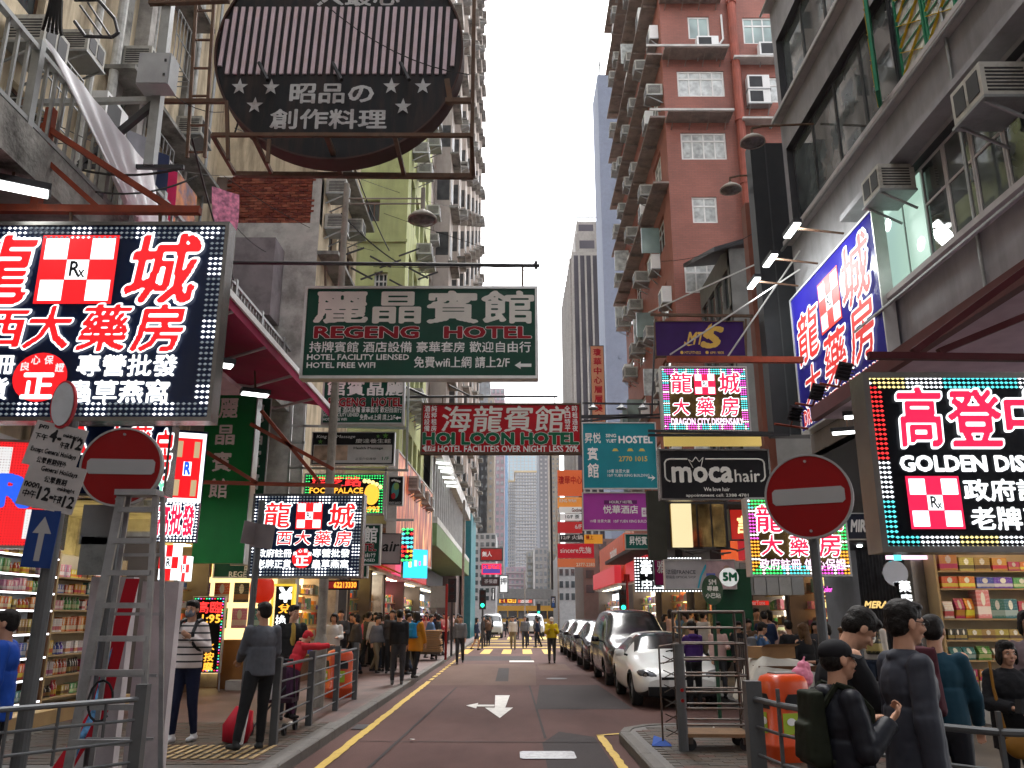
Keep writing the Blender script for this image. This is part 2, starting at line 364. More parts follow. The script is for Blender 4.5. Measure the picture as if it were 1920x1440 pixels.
# white turn arrow (points towards the camera and to the left)
tag(MB().add([(x, y, .012) for x, y in [(-.37, 19.8), (-.05, 19.8), (-.13, 17.2), (-.33, 17.2), (.02, 17.2), (-.21, 15.5), (-.52, 17.2), (-.345, 17.75), (-.70, 17.75), (-.70, 17.42), (-.345, 17.42), (-.9, 17.6), (-.68, 18.1), (-.68, 17.05)]], [(0, 3, 2, 1), (6, 5, 4), (7, 8, 9, 10), (12, 11, 13)]).build('road_arrow', RWH), kind='structure')
sheet('manhole_cover', mat('manhole_iron', (.32, .32, .33), .45, .3, var=.25, scale=30, dirt=.4, dscale=10), [(.14, 11.2), (.77, 11.2), (.8, 11.26), (.8, 11.75), (.77, 11.81), (.14, 11.81), (.1, 11.75), (.1, 11.26)], .012)
sheet('road_marking', RWH, [(-.1, 33.8), (.85, 33.8), (.85, 34.9), (-.1, 34.9)], .012)
for k in range(9): sheet('crossing_stripe', YEL, [(-2.5+k*1.0, 41), (-2.05+k*1.0, 41), (-2.0+k*1.0, 46.5), (-2.45+k*1.0, 46.5)], .012)
for k in range(3): sheet('crossing_stripe', YEL, [(-2.6, 49+k*6), (5.5, 49+k*6), (5.5, 50.4+k*6), (-2.6, 50.4+k*6)], .012)
for k in range(8): sheet('crossing_stripe', YEL, [(-3+k*1.3, 66), (-2.4+k*1.3, 66), (-2.3+k*1.3, 76), (-2.9+k*1.3, 76)], .012)
PAVE_L = mat('pavement_brick_red', (.11, .05, .04), .75, var=.35, scale=5, dirt=.6, dscale=1.2, dirtcol=(.05, .04, .035), bump=.2)
def paver_mat(name, c1, c2, c3):
    m, nt, b = _nodes(name); N = nt.nodes.new; L = nt.links.new; tc = N('ShaderNodeNewGeometry')
    br = N('ShaderNodeTexBrick'); br.inputs['Color1'].default_value = (*c1, 1); br.inputs['Color2'].default_value = (*c2, 1); br.inputs['Mortar'].default_value = (*c3, 1)
    br.inputs['Scale'].default_value = 1; br.inputs['Brick Width'].default_value = .2; br.inputs['Row Height'].default_value = .1; br.inputs['Mortar Size'].default_value = .006
    L(tc.outputs['Position'], br.inputs['Vector'])
    n = N('ShaderNodeTexNoise'); n.inputs['Scale'].default_value = 1.5; n.inputs['Detail'].default_value = 8; L(tc.outputs['Position'], n.inputs['Vector'])
    mr = N('ShaderNodeMapRange'); mr.inputs['From Min'].default_value = .35; mr.inputs['From Max'].default_value = .65; mr.inputs['To Min'].default_value = .55; mr.inputs['To Max'].default_value = 1.3; L(n.outputs[0], mr.inputs['Value'])
    mx = N('ShaderNodeMix'); mx.data_type = 'RGBA'; mx.blend_type = 'MULTIPLY'; mx.inputs['Factor'].default_value = 1; L(br.outputs[0], mx.inputs['A']); L(mr.outputs[0], mx.inputs['B'])
    L(mx.outputs['Result'], b.inputs['Base Color']); b.inputs['Roughness'].default_value = .55
    return m
PV_RED = paver_mat('red_paver_field', (.085, .034, .026), (.06, .026, .021), (.025, .018, .016))
PV_GRY = paver_mat('grey_paver_field', (.062, .05, .04), (.05, .042, .034), (.03, .025, .022))
PAVG = [mat('paver_sandy', (.075, .055, .04), .6, dirt=.5, dscale=2), mat('paver_grey', (.062, .052, .043), .6, dirt=.5, dscale=2), mat('paver_reddish', (.08, .04, .03), .6, dirt=.4, dscale=2)]
KERB = mat('kerb_concrete', (.14, .13, .12), .8, var=.25, dirt=.6, dscale=3, bump=.3)
# left pavement
pl = tag(MB().box(-16, -2.7, -3, 13.9, 0, .13).build('pavement', PV_GRY), kind='structure')
pl2 = tag(MB().box(-16, -2.7, 13.9, 200, 0, .1305).build('pavement', PV_RED), kind='structure')
corner = [(1.65+(.9-.9*math.cos(a)), 12.65+.9*math.sin(a)) for a in [PI/2*k/8 for k in range(9)]]
pr = MB(); pts = [(1.65, -3)]+corner+[(4.45, 13.55), (4.45, 200), (30, 200), (30, -3)]
n_ = len(pts); pr.add([(x, y, .13) for x, y in pts]+[(x, y, 0) for x, y in pts], [tuple(range(n_-1, -1, -1))]+[(k, (k+1) % n_, n_+(k+1) % n_, n_+k) for k in range(n_)])
pr = tag(pr.build('pavement', PV_GRY), kind='structure')
def bricks(parent, area, cap, seed, zt=.13, mats=PAVG, w=.2, h=.1):
    r_ = random.Random(seed); sp = MB(); me = {}
    for i, m in enumerate(mats): me[i] = MB().box(-w/2+.002, w/2-.002, -h/2+.002, h/2-.002, 0, .006).mesh('paver', m)
    spots = []
    x0, x1, y0, y1, test = area
    for j in range(int((y1-y0)/h)):
        for i in range(int((x1-x0)/w)+1):
            x = x0+i*w+(w/2 if j % 2 else 0); y = y0+(j+.5)*h
            if test(x, y): spots.append((x, y))
    spots.sort(key=lambda q: math.hypot(q[0], q[1])); st = MB()
    for k, (x, y) in enumerate(spots):
        i = r_.choices(range(len(mats)), [4, 4, 2][:len(mats)])[0]; z = zt+r_.uniform(-.002, .003)
        if k < cap: link(me[i], 'paver', parent, (x, y, z))
        else: st.box(x-w/2+.002, x+w/2-.002, y-h/2+.002, y+h/2-.002, zt, z+.006, mi=i)
    if st.f: tag(st.build('pavers', mats, parent), kind='stuff')
bricks(pl, (-6.6, -2.75, 10.0, 13.85, lambda x, y: -6.6 < x < -2.85), 280, 1)
bricks(pr, (1.75, 4.6, 9.6, 13.5, lambda x, y: x > 1.82 and (x > 2.6 or y < 12.6 or math.hypot(x-2.55, y-12.65) < .72) and x < 4.6), 280, 2)
# tactile strip by the left crossing
tb = MB()
for i in range(13):
    for j in range(3): tb.box(-4.3+i*.11+j*0, -4.3+i*.11+.05, 10.3+j*.36, 10.62+j*.36, .142, .15)
tag(tb.build('tactile_strip', mat('tactile_yellow', (.3, .21, .1), .7, dirt=.5, dscale=4)), kind='structure')
# kerb stones
def kerb(points, name='kerb', h=.14, w=.15, L=1.0, inner=1):
    root = None; k = 0; mb0 = None; r_ = thing(name, None, None); r_['kind'] = 'structure'
    for (a, b) in zip(points[:-1], points[1:]):
        a = Vector(a+(0,)); b = Vector(b+(0,)); d = b-a; n = max(1, round(d.length/L)); q = d.normalized(); s = Vector((-q.y, q.x, 0))*w*inner
        for i in range(n):
            p0 = a+d*(i/n)+q*.006; p1 = a+d*((i+1)/n)-q*.006; hh = h+rnd.uniform(-.004, .004)
            vs = [p0, p1, p1+s, p0+s]; bv = Vector((0, 0, hh)); e = s*.15
            m = MB().add([*(vs), vs[0]+e*.0+Vector((0, 0, hh-.02)), vs[1]+Vector((0, 0, hh-.02)), vs[2]+bv, vs[3]+bv, vs[0]+e+bv, vs[1]+e+bv],
                         [(0, 1, 5, 4), (4, 5, 9, 8), (8, 9, 6, 7), (2, 3, 7, 6), (0, 4, 8, 7, 3), (1, 2, 6, 9, 5)])
            m.build('kerb_stone', KERB, r_)
    return r_
kerb([(-2.55, 3), (-2.55, 60)])
kerb([(1.5, 3), (1.5, 12.7), (1.62, 13.2), (1.95, 13.58), (2.45, 13.72), (4.3, 13.72), (4.3, 60)], inner=-1)
sheet('drain_grate', DARKM, [(-2.5, 14.0), (-2.3, 14.0), (-2.3, 14.6), (-2.5, 14.6)], .014)
LIT = mat('paper_litter', (.7, .68, .65), .8)
for k, (x, y) in enumerate([(-3.3, 13.5), (-4.9, 12.9), (-3.6, 16.5), (2.55, 9.7), (2.62, 9.95), (-1.4, 12.7), (2.9, 12.9), (-3.8, 15.2)]):
    o = MB(); o.add([(rnd.uniform(-.05, .05), rnd.uniform(-.05, .05), rnd.uniform(0, .04)) for _ in range(6)], [(0, 1, 2), (1, 3, 4), (2, 4, 5), (0, 3, 5)])
    o = o.build('litter_scrap', LIT); o.location = (x, y, .145 if abs(x+.5) > 2 else .01); tag(o, 'small crumpled scrap of white paper on the ground', 'litter', 'scraps of paper on the ground')

# ================================================================== facade tools
def vdir(d): return Vector((d[0], d[1], 0)).normalized()
def wall(name, m, P, d, W, z0, z1, holes, parent, depth=.18, inset_mat=None):
    d = vdir(d); n = Vector((d.y, -d.x, 0)); P = Vector((P[0], P[1], 0)); mb = MB()
    hs_ = [(max(0, a), min(W, b), c, e) for a, b, c, e in holes if a < W and b > 0 and c < z1 and e > z0]
    us = sorted({0, W, *[round(q, 4) for h in hs_ for q in h[:2]]}); zs = sorted({z0, z1, *[round(q, 4) for h in hs_ for q in h[2:]]})
    pt = lambda u, z, o=0: P+d*u+Vector((0, 0, z))-n*o
    hset = [(round(a, 4), round(b, 4), round(c, 4), round(e, 4)) for a, b, c, e in hs_]
    for j in range(len(zs)-1):
        zc = (zs[j]+zs[j+1])/2; run = None
        for i in range(len(us)-1):
            uc = (us[i]+us[i+1])/2; hole = any(a < uc < b and c < zc < e for a, b, c, e in hset)
            if not hole and run is None: run = us[i]
            if run is not None and (hole or i == len(us)-2):
                ue = us[i] if hole else us[i+1]; mb.quad(pt(run, zs[j]), pt(ue, zs[j]), pt(ue, zs[j+1]), pt(run, zs[j+1])); run = None
    mi = 1 if inset_mat else 0
    for a, b, c, e in hset:
        for (p, q) in (((a, c), (b, c)), ((b, c), (b, e)), ((b, e), (a, e)), ((a, e), (a, c))):
            mb.quad(pt(*p), pt(*q), pt(*q, depth), pt(*p, depth), mi)
        mb.quad(pt(a, c, depth), pt(b, c, depth), pt(b, e, depth), pt(a, e, depth), mi)
    return mb.build(name, [m, inset_mat] if inset_mat else m, parent)
_wm = {}
def window(parent, P, d, u, z, w, h, fm, gm, cols=2, top=.3, depth=.13, ft=.05, kind='window', open_=False, proud=0):
    """frame mesh with its pane as a child; u,z = centre-bottom on the wall line"""
    key = (round(w, 3), round(h, 3), fm.name, gm.name, cols, top, ft)
    if key not in _wm:
        f = MB(); t = ft; f.box(-w/2, w/2, 0, .05, 0, t).box(-w/2, w/2, 0, .05, h-t, h).box(-w/2, -w/2+t, .001, .049, t, h-t).box(w/2-t, w/2, .001, .049, t, h-t)
        zt = h*(1-top)
        if top > 0: f.box(-w/2+t, w/2-t, .003, .047, zt-t/2, zt+t/2)
        for c in range(1, cols):
            x = -w/2+w*c/cols; f.box(x-t*.4, x+t*.4, .005, .045, t, h-t)
        g = MB().box(-w/2+t*.6, w/2-t*.6, .022, .03, t*.6, h-t*.6)
        _wm[key] = (f.mesh('window', fm), g.mesh('pane', gm))
    d = vdir(d); n = Vector((d.y, -d.x, 0)); p = Vector((P[0], P[1], 0))+d*u-n*depth+Vector((0, 0, z)); rz = math.atan2(d.y, d.x)
    o = link(_wm[key][0], kind, parent, p, rz); link(_wm[key][1], 'pane', o); return o
# air conditioner
def _ac(kind):
    r = bpy.data.objects.new('air_conditioner', None)
    w, d_, h = (.62, .55, .42) if kind == 'win' else (.78, .3, .55)
    c = MB().box(-w/2, w/2, -d_, 0, 0, h).mesh('casing', ACM if kind == 'win' else WHITE)
    g = MB()
    if kind == 'win':
        for k in range(2): g.box(-w/2+.06+k*.28, -w/2+.28+k*.28, -d_-.008, -d_, .08, h-.06)
        for k in range(7): g.box(w/2, w/2+.006, -d_+.05, -.08, .06+k*.045, .08+k*.045)
        for k in range(7): g.box(-w/2-.006, -w/2, -d_+.05, -.08, .06+k*.045, .08+k*.045)
    else:
        g.box(-w/2+.06, w/2-.26, -d_-.006, -d_, .06, h-.06)
    g = g.mesh('grille', DARKM)
    b = MB(); b.box(-w/2-.03, w/2+.03, -d_-.02, 0, -.04, -.005)
    for s in (-1, 1): b.sq((s*(w/2-.05), -d_+.02, -.03), (s*(w/2-.05), 0, -.3), .03)
    return (c, g, b.mesh('bracket', STEEL))
_acm = {k: _ac(k) for k in ('win', 'split')}
for o in [o for o in bpy.data.objects if o.name.startswith('air_conditioner')]: bpy.data.objects.remove(o)
def aircon(loc, rz, label, group, kind='win', s=1.0):
    o = thing('air_conditioner', label, 'air conditioner', loc, rz, group); o.scale = (s, s, s)
    for me, nm in zip(_acm[kind], ('casing', 'grille', 'bracket')): link(me, nm, o)
    return o
def wires(name, pairs, label, r=.008, sag=.25, group='cables slung across the street', n=8, m=None):
    for a, b in pairs:
        a = Vector(a); b = Vector(b); pts = [a.lerp(b, i/n)-Vector((0, 0, 4*sag*(i/n)*(1-i/n))) for i in range(n+1)]
        tag(MB().path(pts, r, 4).build(name, m or WIREM), label, 'cable', group)
def pipe(pts, r, m, parent=None, name='drain_pipe', label=None):
    mb = MB().path(pts, r, 10)
    return mb.build(name, m, parent)

# ================================================================== left buildings
# --- L1 old tenement with balcony
L1 = thing('tenement_building', 'old cream tenement with a stained concrete balcony and flaking walls at left', 'building', (-8.4, 11, 0))
def inv(o): return o   # children given in world space below get parented with an offset
def world_parent(o, root):
    o.parent = root; o.matrix_parent_inverse = Matrix.Translation(-root.location) if root.rotation_euler.z == 0 else (Matrix.Translation(root.location) @ Matrix.Rotation(root.rotation_euler.z, 4, 'Z')).inverted(); return o
class Bld:
    def __init__(s, name, label, x, y, cat='building'): s.o = thing(name, label, cat, (x, y, 0))
    def p(s, o): world_parent(o, s.o); return o
def bld_box(B, name, m, *a): return B.p(box_obj(name, m, *a))
CREAM = mat('cream_plaster', (.56, .47, .33), .85, var=.15, dirt=.85, dscale=.9, dirtcol=(.17, .13, .09), streak=True, bump=.15)
CREAM2 = mat('grey_white_plaster', (.46, .44, .41), .85, var=.15, dirt=.75, dscale=1.1, dirtcol=(.13, .12, .11), bump=.2)
LIME = mat('lime_green_paint', (.40, .43, .19), .8, var=.1, dirt=.5, dscale=.8, dirtcol=(.2, .2, .12), streak=True)
b1 = Bld.__new__(Bld); b1.o = L1
hol = [(5.0, 6.2, 7.6, 9.9), (9.6, 10.9, 7.6, 10.0), (12.6, 14.2, 8.2, 10.2), (15.4, 16.4, 8.2, 10.2), (2.6, 3.8, 11, 12.8), (9.0, 10.2, 11.3, 13), (13, 14.2, 11.3, 13), (16, 17, 11.3, 13)]
b1.p(wall('wall', CREAM, (-8, 2), (0, 1), 18.7, 4.2, 26, hol, None))
b1.p(wall('ground_floor_wall', CREAM2, (-8, 2), (0, 1), 18.7, .13, 4.2, [(5.5, 12.5, .13, 3.9), (13, 18, .13, 3.9)], None, 2.2))
for a, b, c, e in hol:
    o = window(L1, (-8, 2), (0, 1), (a+b)/2, c, b-a, e-c, BRN, GL, 2); o.location -= L1.location
# balcony: slab, upstand, railing
b1.p(box_obj('balcony_slab', CONC, -8, -5.55, 3, 20.4, 6.6, 7.15))
mb = MB()
for z in (8.2, 7.25): mb.box(-5.68, -5.6, 3, 20.4, z-.03, z+.03)
b1.p(mb.build('railing', STEEL))
bar = MB().box(-.018, .018, -.018, .018, -.46, .46).mesh('baluster', STEEL); post = MB().box(-.05, .05, -.05, .05, -.6, .6).mesh('post', STEEL)
for k in range(84):
    y = 3.1+k*.205
    o = link(post if k % 9 == 0 else bar, 'post' if k % 9 == 0 else 'baluster', L1, Vector((-5.64, y, 7.72))-L1.location)
b1.p(MB().box(-5.67, -5.63, 11.2, 20.2, 7.2, 7.95).build('corrugated_screen', mat('grey_corrugated_panel', (.33, .33, .32), .7, .3, dirt=.6, dscale=2)))
for k, y in enumerate([4.2, 10.5, 15.4]): b1.p(MB().box(-8, -7.7, y-.12, y+.12, 7.15, 26).build('pilaster', CREAM2))
b1.p(pipe([(-7.85, 13.6, 4), (-7.85, 13.6, 26)], .07, mat('white_drain_pipe', (.55, .55, .52), .5, dirt=.5, dscale=4)))
b1.p(pipe([(-7.8, 14.3, 15), (-7.8, 14.3, 11.4), (-7.8, 15.2, 10.7), (-7.8, 15.2, 4)], .09, MATS['white_drain_pipe']))
# ragged dirty canopy fringe below the balcony (concrete hood)
b1.p(box_obj('canopy_soffit', mat('pink_soffit_panel', (.55, .36, .4), .7), -8, -4.9, 9.5, 15, 5.62, 5.7))
aircon((-7.95, 11.6, 10.35), PI/2, 'dusty window air conditioner high on the cream wall, left of the round sign', 'window air conditioners on the cream tenement', s=1.15)
aircon((-7.95, 12.9, 11.2), PI/2, 'window air conditioner tucked under the ledge above the other on the cream tenement', 'window air conditioners on the cream tenement')
aircon((-7.95, 17.2, 11.0), PI/2, 'white split air conditioner unit behind the steel ladder rack left of the round sign', 'window air conditioners on the cream tenement', 'split')
# laundry
def cloth(name, pts, nx, label, m, group=None, cat='cloth', amp=.06, thick=.012):
    """hanging cloth between a top polyline and a bottom polyline"""
    top, bot = pts; nz = 8; mb = MB(); vs = []
    for j in range(nz+1):
        for i in range(nx+1):
            t = i/nx; a = Vector(top[0]).lerp(Vector(top[1]), t); b = Vector(bot[0]).lerp(Vector(bot[1]), t); p = a.lerp(b, j/nz)
            w = math.sin(t*nx*1.3+j*.15)*amp*(.3+j/nz); p += Vector((w, w*.5, 0)); vs.append(p)
    vs += [v+Vector((thick, 0, 0)) for v in vs]; off = (nx+1)*(nz+1); fs = []
    for j in range(nz):
        for i in range(nx):
            a = j*(nx+1)+i; q = (a, a+1, a+nx+2, a+nx+1); fs.append(q); fs.append(tuple(k+off for k in reversed(q)))
    o = mb.add(vs, fs).build(name, m, smooth=True); return tag(o, label, cat, group)
WCL = mat('white_sheet_cloth', (.78, .78, .8), .9, var=.03)
cloth('bed_sheet', (((-5.52, 8.5, 8.28), (-5.52, 11.6, 8.28)), ((-5.42, 10.6, 7.3), (-5.42, 12.4, 6.95))), 22, 'long white bed sheet hung to dry over the balcony railing at upper left', WCL, amp=.035)
PNK = mat('hot_pink_cloth', (.65, .03, .12), .9); PNS = mat('pink_striped_cloth', (.75, .3, .45), .9, var=.5, scale=14); GRC = mat('grey_shirt_cloth', (.3, .3, .33), .9); NVC = mat('navy_cloth', (.03, .04, .09), .9); REDC = mat('red_cloth', (.45, .02, .03), .9)
xl_ = lambda m: -5.25 if m is PNS else -6.4
for (a, b, z0, z1, m, lab) in [(13.3, 13.6, 9.4, 8.3, PNK, 'hot pink towel drying on the line beside the square steel post'), (12.4, 12.75, 9.5, 8.5, GRC, 'grey shirt drying on the line left of the square steel post'), (12.85, 13.2, 9.5, 8.4, NVC, 'navy trousers drying on the line beside the pink towel'),
                               (13.1, 13.4, 8.6, 8.0, REDC, 'red cloth hanging low behind the square steel post'), (13.3, 13.6, 8.95, 8.25, PNS, 'pink striped towel hanging above the balcony railing end')]:
    cloth('laundry_item', (((xl_(m), a, z0), (xl_(m)+.35, b, z0)), ((xl_(m), a, z1), (xl_(m)+.35, b, z1))), 6, lab, m, 'laundry drying on the old balcony', 'laundry')
# clutter on the old wall: exposed brick strip, cages, more units, painted panel
b1.p(MB().box(-7.99, -7.9, 8.55, 8.8, 7.2, 26).build('broken_render_strip', mat('broken_brick_render', (.17, .08, .05), .9, var=.5, scale=7, dirt=.7, dirtcol=(.3, .24, .17), dscale=5, bump=1, bscale=14)))
for k, y in enumerate((9.3, 14.7, 17.9)): b1.p(MB().box(-8, -7.86, y-.14, y+.14, 7.2, 26).build('pilaster', CONC))
for (y, z, w) in ((12.0, 9.4, 1.3), (15.9, 10.3, 1.1), (12.1, 13.2, 1.4), (16.4, 13.5, 1.1)):
    m_ = MB()
    for k in range(7): m_.bar((-7.4, y-w/2+w*k/6, z), (-7.4, y-w/2+w*k/6, z+1.2), .012, 4).bar((-7.4, y-w/2+w*k/6, z), (-8, y-w/2+w*k/6, z), .012, 4)
    for zz_ in (0, .6, 1.2): m_.bar((-7.4, y-w/2, z+zz_), (-7.4, y+w/2, z+zz_), .016, 4)
    b1.p(m_.build('window_cage', STEEL))
b1.p(box_obj('painted_panel', mat('painted_panel_print', (.35, .12, .04), .6, var=.9, scale=2.4, dirt=.9, dirtcol=(.04, .08, .16), dscale=3), -6.2, -6.15, 13.9, 14.9, 8.5, 9.6))
for (y, z, kd) in ((14.2, 10.6, 'split'), (15.0, 12.4, 'win'), (9.9, 10.6, 'win'), (17.8, 12.6, 'win'), (11.0, 13.6, 'win'), (18.6, 9.6, 'split')): aircon((-7.9, y, z), PI/2, 'weathered air conditioner among the pipes on the cream tenement', 'weathered air conditioners among the pipes', kd, 1.1)
for (y0_, y1_, z) in ((14.2, 19.8, 12.0), (10.6, 17.8, 15.6)): b1.p(box_obj('sun_ledge', CONC, -8, -7.35, y0_, y1_, z, z+.09))
for (y, r_) in ((9.05, .035), (10.25, .05), (15.9, .05), (18.2, .06), (19.4, .04)): b1.p(pipe([(-7.88, y, 4), (-7.88, y, 26)], r_, STEEL if r_ < .05 else MATS['white_drain_pipe']))
# --- L2 cream building with exposed brick side wall
B2 = Bld('tenement_building', 'cream tenement with a bare red brick side panel above the green hotel sign', -7, 23)
a2 = at(435, 400, 20.5); c2 = at(600, 400, 20.5); X2a, X2 = a2.x, c2.x
zb0, zb1 = at(500, 418, 20.5).z, at(500, 330, 20.5).z
B2.p(wall('side_wall', CREAM, (-9, 20.5), (1, 0), X2+9, zb1, 27, [], None))
B2.p(wall('side_wall', CREAM2, (-9, 20.5), (1, 0), X2+9, .13, zb0, [(1.6, 2.5, 9, 9.8)], None))
bx0, bx1 = X2a, at(585, 370, 20.5).x
B2.p(box_obj('corner_pier', CREAM2, bx1, X2, 20.5, 20.8, zb0, zb1)); B2.p(box_obj('brick_bed', mat('brick_mortar', (.16, .12, .1), .9), -9, bx1, 20.56, 20.8, zb0, zb1))
BRK = [mat('brick_a', (.2, .05, .03), .9, var=.3, scale=6), mat('brick_b', (.14, .035, .025), .9, var=.3, scale=6), mat('brick_c', (.27, .085, .05), .9, var=.3, scale=6)]
bm_ = [MB().box(-.1, .1, 0, .07, -.03, .03).mesh('brick', m) for m in BRK]; nb = 0; rows = int((zb1-zb0)/.075); st = MB()
for j in range(rows):
    x = bx0-.2+(.12 if j % 2 else 0)
    while x < bx1-.1:
        zc = zb0+(j+.5)*(zb1-zb0)/rows; i = rnd.choices((0, 1, 2), (5, 3, 2))[0]; yy = 20.5+rnd.uniform(-.012, .015)
        if nb < 300: o = link(bm_[i], 'brick', B2.o, Vector((x+.1, yy, zc))-B2.o.location)
        else: st.box(x, x+.2, yy, yy+.07, zc-.03, zc+.03, mi=i)
        nb += 1; x += .218
if st.f: o = B2.p(st.build('bricks', BRK)); o['kind'] = 'stuff'
hol = [(1.2+k*1.25, 2.2+k*1.25, z, z+1.5) for z in (8.3, 11.3, 14.3, 17.3, 20.3) for k in range(3)]
B2.p(wall('street_wall', CREAM, (X2, 20.5), (0, 1), 5.2, 4.6, 27, hol, None))
B2.p(wall('shop_wall', CREAM2, (X2, 20.5), (0, 1), 5.2, .13, 4.6, [(.4, 4.8, .13, 3.6)], None, 1.5))
for a, b, c, e in hol:
    o = window(B2.o, (X2, 20.5), (0, 1), (a+b)/2, c, b-a, e-c, BRN, GL, 2); o.location -= B2.o.location
B2.p(box_obj('cornice', CONC, X2-.02, X2+.55, 20.5, 25.7, 14.0, 14.12)); B2.p(box_obj('cornice', CONC, X2-.02, X2+.55, 20.5, 25.7, 10.9, 11.0))
for (u, z) in [(21.2, 12.9), (21.3, 11.9), (22.6, 10.0), (23.8, 13), (24.5, 8), (22.4, 15.8), (24, 17)]:
    aircon((X2+.02, u, z), PI/2, 'window air conditioner on the street side of the cream tenement', 'air conditioners on the street side of the cream tenement')
# roofed grey shack and tank by the foot of the white wall
B2.p(box_obj('tin_shed', mat('tin_sheet', (.22, .19, .2), .6, .3, dirt=.5, dscale=2), at(440, 470, 19.6).x, at(515, 470, 19.6).x, 19.6, 20.45, at(470, 590, 19.6).z, at(470, 445, 19.6).z))
# --- L3 lime building
X3 = -3.55; x3a = at(675, 400, 26).x
B3 = Bld('tenement_building', 'lime green painted tenement with a dark grilled window, behind the street lamp', -5, 29)
z_w0, z_w1 = at(695, 415, 26).z, at(695, 375, 26).z
hol = [(at(677, 395, 26).x+9, at(712, 395, 26).x+9, z_w0, z_w1), (at(685, 280, 26).x+9, at(722, 280, 26).x+9, at(700, 292, 26).z, at(700, 250, 26).z), (at(700, 550, 26).x+9, at(725, 550, 26).x+9, at(700, 560, 26).z, at(700, 510, 26).z)]
B3.p(wall('side_wall', LIME, (-9, 26), (1, 0), X3+9, 4.4, 30, hol, None))
for i, (a, b, c, e) in enumerate(hol):
    o = window(B3.o, (-9, 26), (1, 0), (a+b)/2, c, b-a, e-c, (BRN, WFRAME, WFRAME)[i], (GL, GLC, GL)[i], 3, top=0 if i == 0 else .3); o.location -= B3.o.location
hol = [(.8+k*1.5, 1.9+k*1.5, z, z+1.6) for z in [6.2+3*i for i in range(8)] for k in range(4)]
B3.p(wall('street_wall', LIME, (X3, 26), (0, 1), 7.5, 4.4, 30, hol, None))
B3.p(wall('shop_wall', CREAM2, (X3-1.4, 26), (0, 1), 7.5, .13, 4.4, [(.4, 7, .13, 3.6)], None, 1.5))
B3.p(box_obj('shop_canopy', CONC, X3-1.4, X3, 26, 33.5, 4.3, 4.42))
for a, b, c, e in hol:
    o = window(B3.o, (X3, 26), (0, 1), (a+b)/2, c, b-a, e-c, WFRAME, rnd.choice([GL, GLC, GLB]), 2); o.location -= B3.o.location
for z in [6.2+3*i for i in range(8)]:
    for k in range(4):
        if rnd.random() < .75: aircon((X3+.02, 26.9+k*1.5+rnd.uniform(0, .6), z-.6), PI/2, 'window air conditioner on the lime green tenement', 'air conditioners on the lime green tenement')
B3.p(box_obj('party_ledge', mat('lime_ledge', (.36, .39, .18), .8, dirt=.5), x3a, X3+.04, 25.94, 26.0, at(700, 452, 26).z-.05, at(700, 452, 26).z+.05))
# --- L4 tall grey residential tower with stacked bays
TOWG = mat('beige_grey_tower_paint', (.42, .37, .33), .8, var=.08, dirt=.45, dscale=.5, dirtcol=(.16, .14, .12), streak=True)
B4 = Bld('apartment_tower', 'very tall beige grey apartment tower with stacked window bays, left of the sky gap', -6, 55)
X4 = -3.75; L4 = 42; z4 = 88
hol = []
for i in range(27):
    for k in range(7): hol.append((1.2+k*6, 3.0+k*6, 9.5+i*2.9, 10.9+i*2.9))
B4.p(wall('street_wall', TOWG, (X4, 33.5), (0, 1), L4, 8.2, z4, hol, None, .25))
B4.p(wall('side_wall', TOWG, (-14, 33.5), (1, 0), X4+14, 8.2, z4, [], None)); B4.p(wall('side_wall', TOWG, (X4, 33.5+L4), (-1, 0), 10, 8.2, z4, [], None))
for a, b, c, e in hol:
    o = window(B4.o, (X4, 33.5), (0, 1), (a+b)/2, c, b-a, e-c, ALU, rnd.choice([GL, GL, GLC]), 2); o.location -= B4.o.location
for k in range(7):      # projecting bay slabs with ledges between them
    y = 33.5+3.6+k*6; mb = MB().box(X4-.3, X4+.75, y, y+1.9, 9.2, z4-2); B4.p(mb.build('bay', TOWG))
    pn = MB(); fr = MB()
    for i in range(27):
        z = 9.6+i*2.9; fr.box(X4+.75, X4+.8, y+.2, y+1.7, z-.06, z); fr.box(X4+.7, X4+1.15, y-.05, y+1.95, z-.4, z-.3); pn.box(X4+.74, X4+.765, y+.25, y+1.65, z, z+1.3); pn.box(X4+.1, X4+.7, y-.012, y+.05, z, z+1.2)
    B4.p(pn.build('bay_panes', mat('tower_bay_glass', (.05, .05, .05), .5, var=.5)))['kind'] = 'stuff'; B4.p(fr.build('bay_ledges', CONC))['kind'] = 'stuff'
n4 = 0
for i in range(26):
    for k in range(7):
        if rnd.random() < .62:
            aircon((X4+(.78 if k % 2 else .02), 33.5+(3.9 if k % 2 else 1.7)+k*6-(0 if k % 2 else .6), 8.9+i*2.9+rnd.uniform(-.1, .2)), PI/2, 'small air conditioner on the tall beige grey tower', 'air conditioners on the tall beige grey tower', s=.85); n4 += 1
# podium: glazed shop box with pale roof band and green fascia
GRF = mat('green_fascia', (.12, .19, .08), .6, dirt=.2); PALE = mat('pale_fascia', (.42, .42, .4), .6, dirt=.35, dscale=1)
B5 = Bld('shop_podium', 'glazed shop block with green fascia and pale roof band behind the orange poster', -5, 45)
y5a, y5b, X5 = 34.0, 60.0, -3.3
B5.p(box_obj('roof_band', PALE, -9, X5+.35, y5a, y5b, 8.2, 8.9)); B5.p(box_obj('green_fascia', GRF, -9, X5+.3, y5a, y5b, 4.4, 5.3)); B5.p(box_obj('pale_sill', PALE, -9, X5+.31, y5a-.02, y5b, 5.3, 5.55))
B5.p(box_obj('rear_block', mat('dull_brown_wall', (.16, .12, .11), .8, dirt=.4), -9, -3.9, y5b, 75.5, .13, 8.3)); B5.p(box_obj('floor_slab', DARKM, -9, X5-.6, y5a+.3, y5b, 5.6, 8.2))
mul = MB().box(-.05, .05, -.06, .06, 0, 2.65).mesh('mullion', ALU)
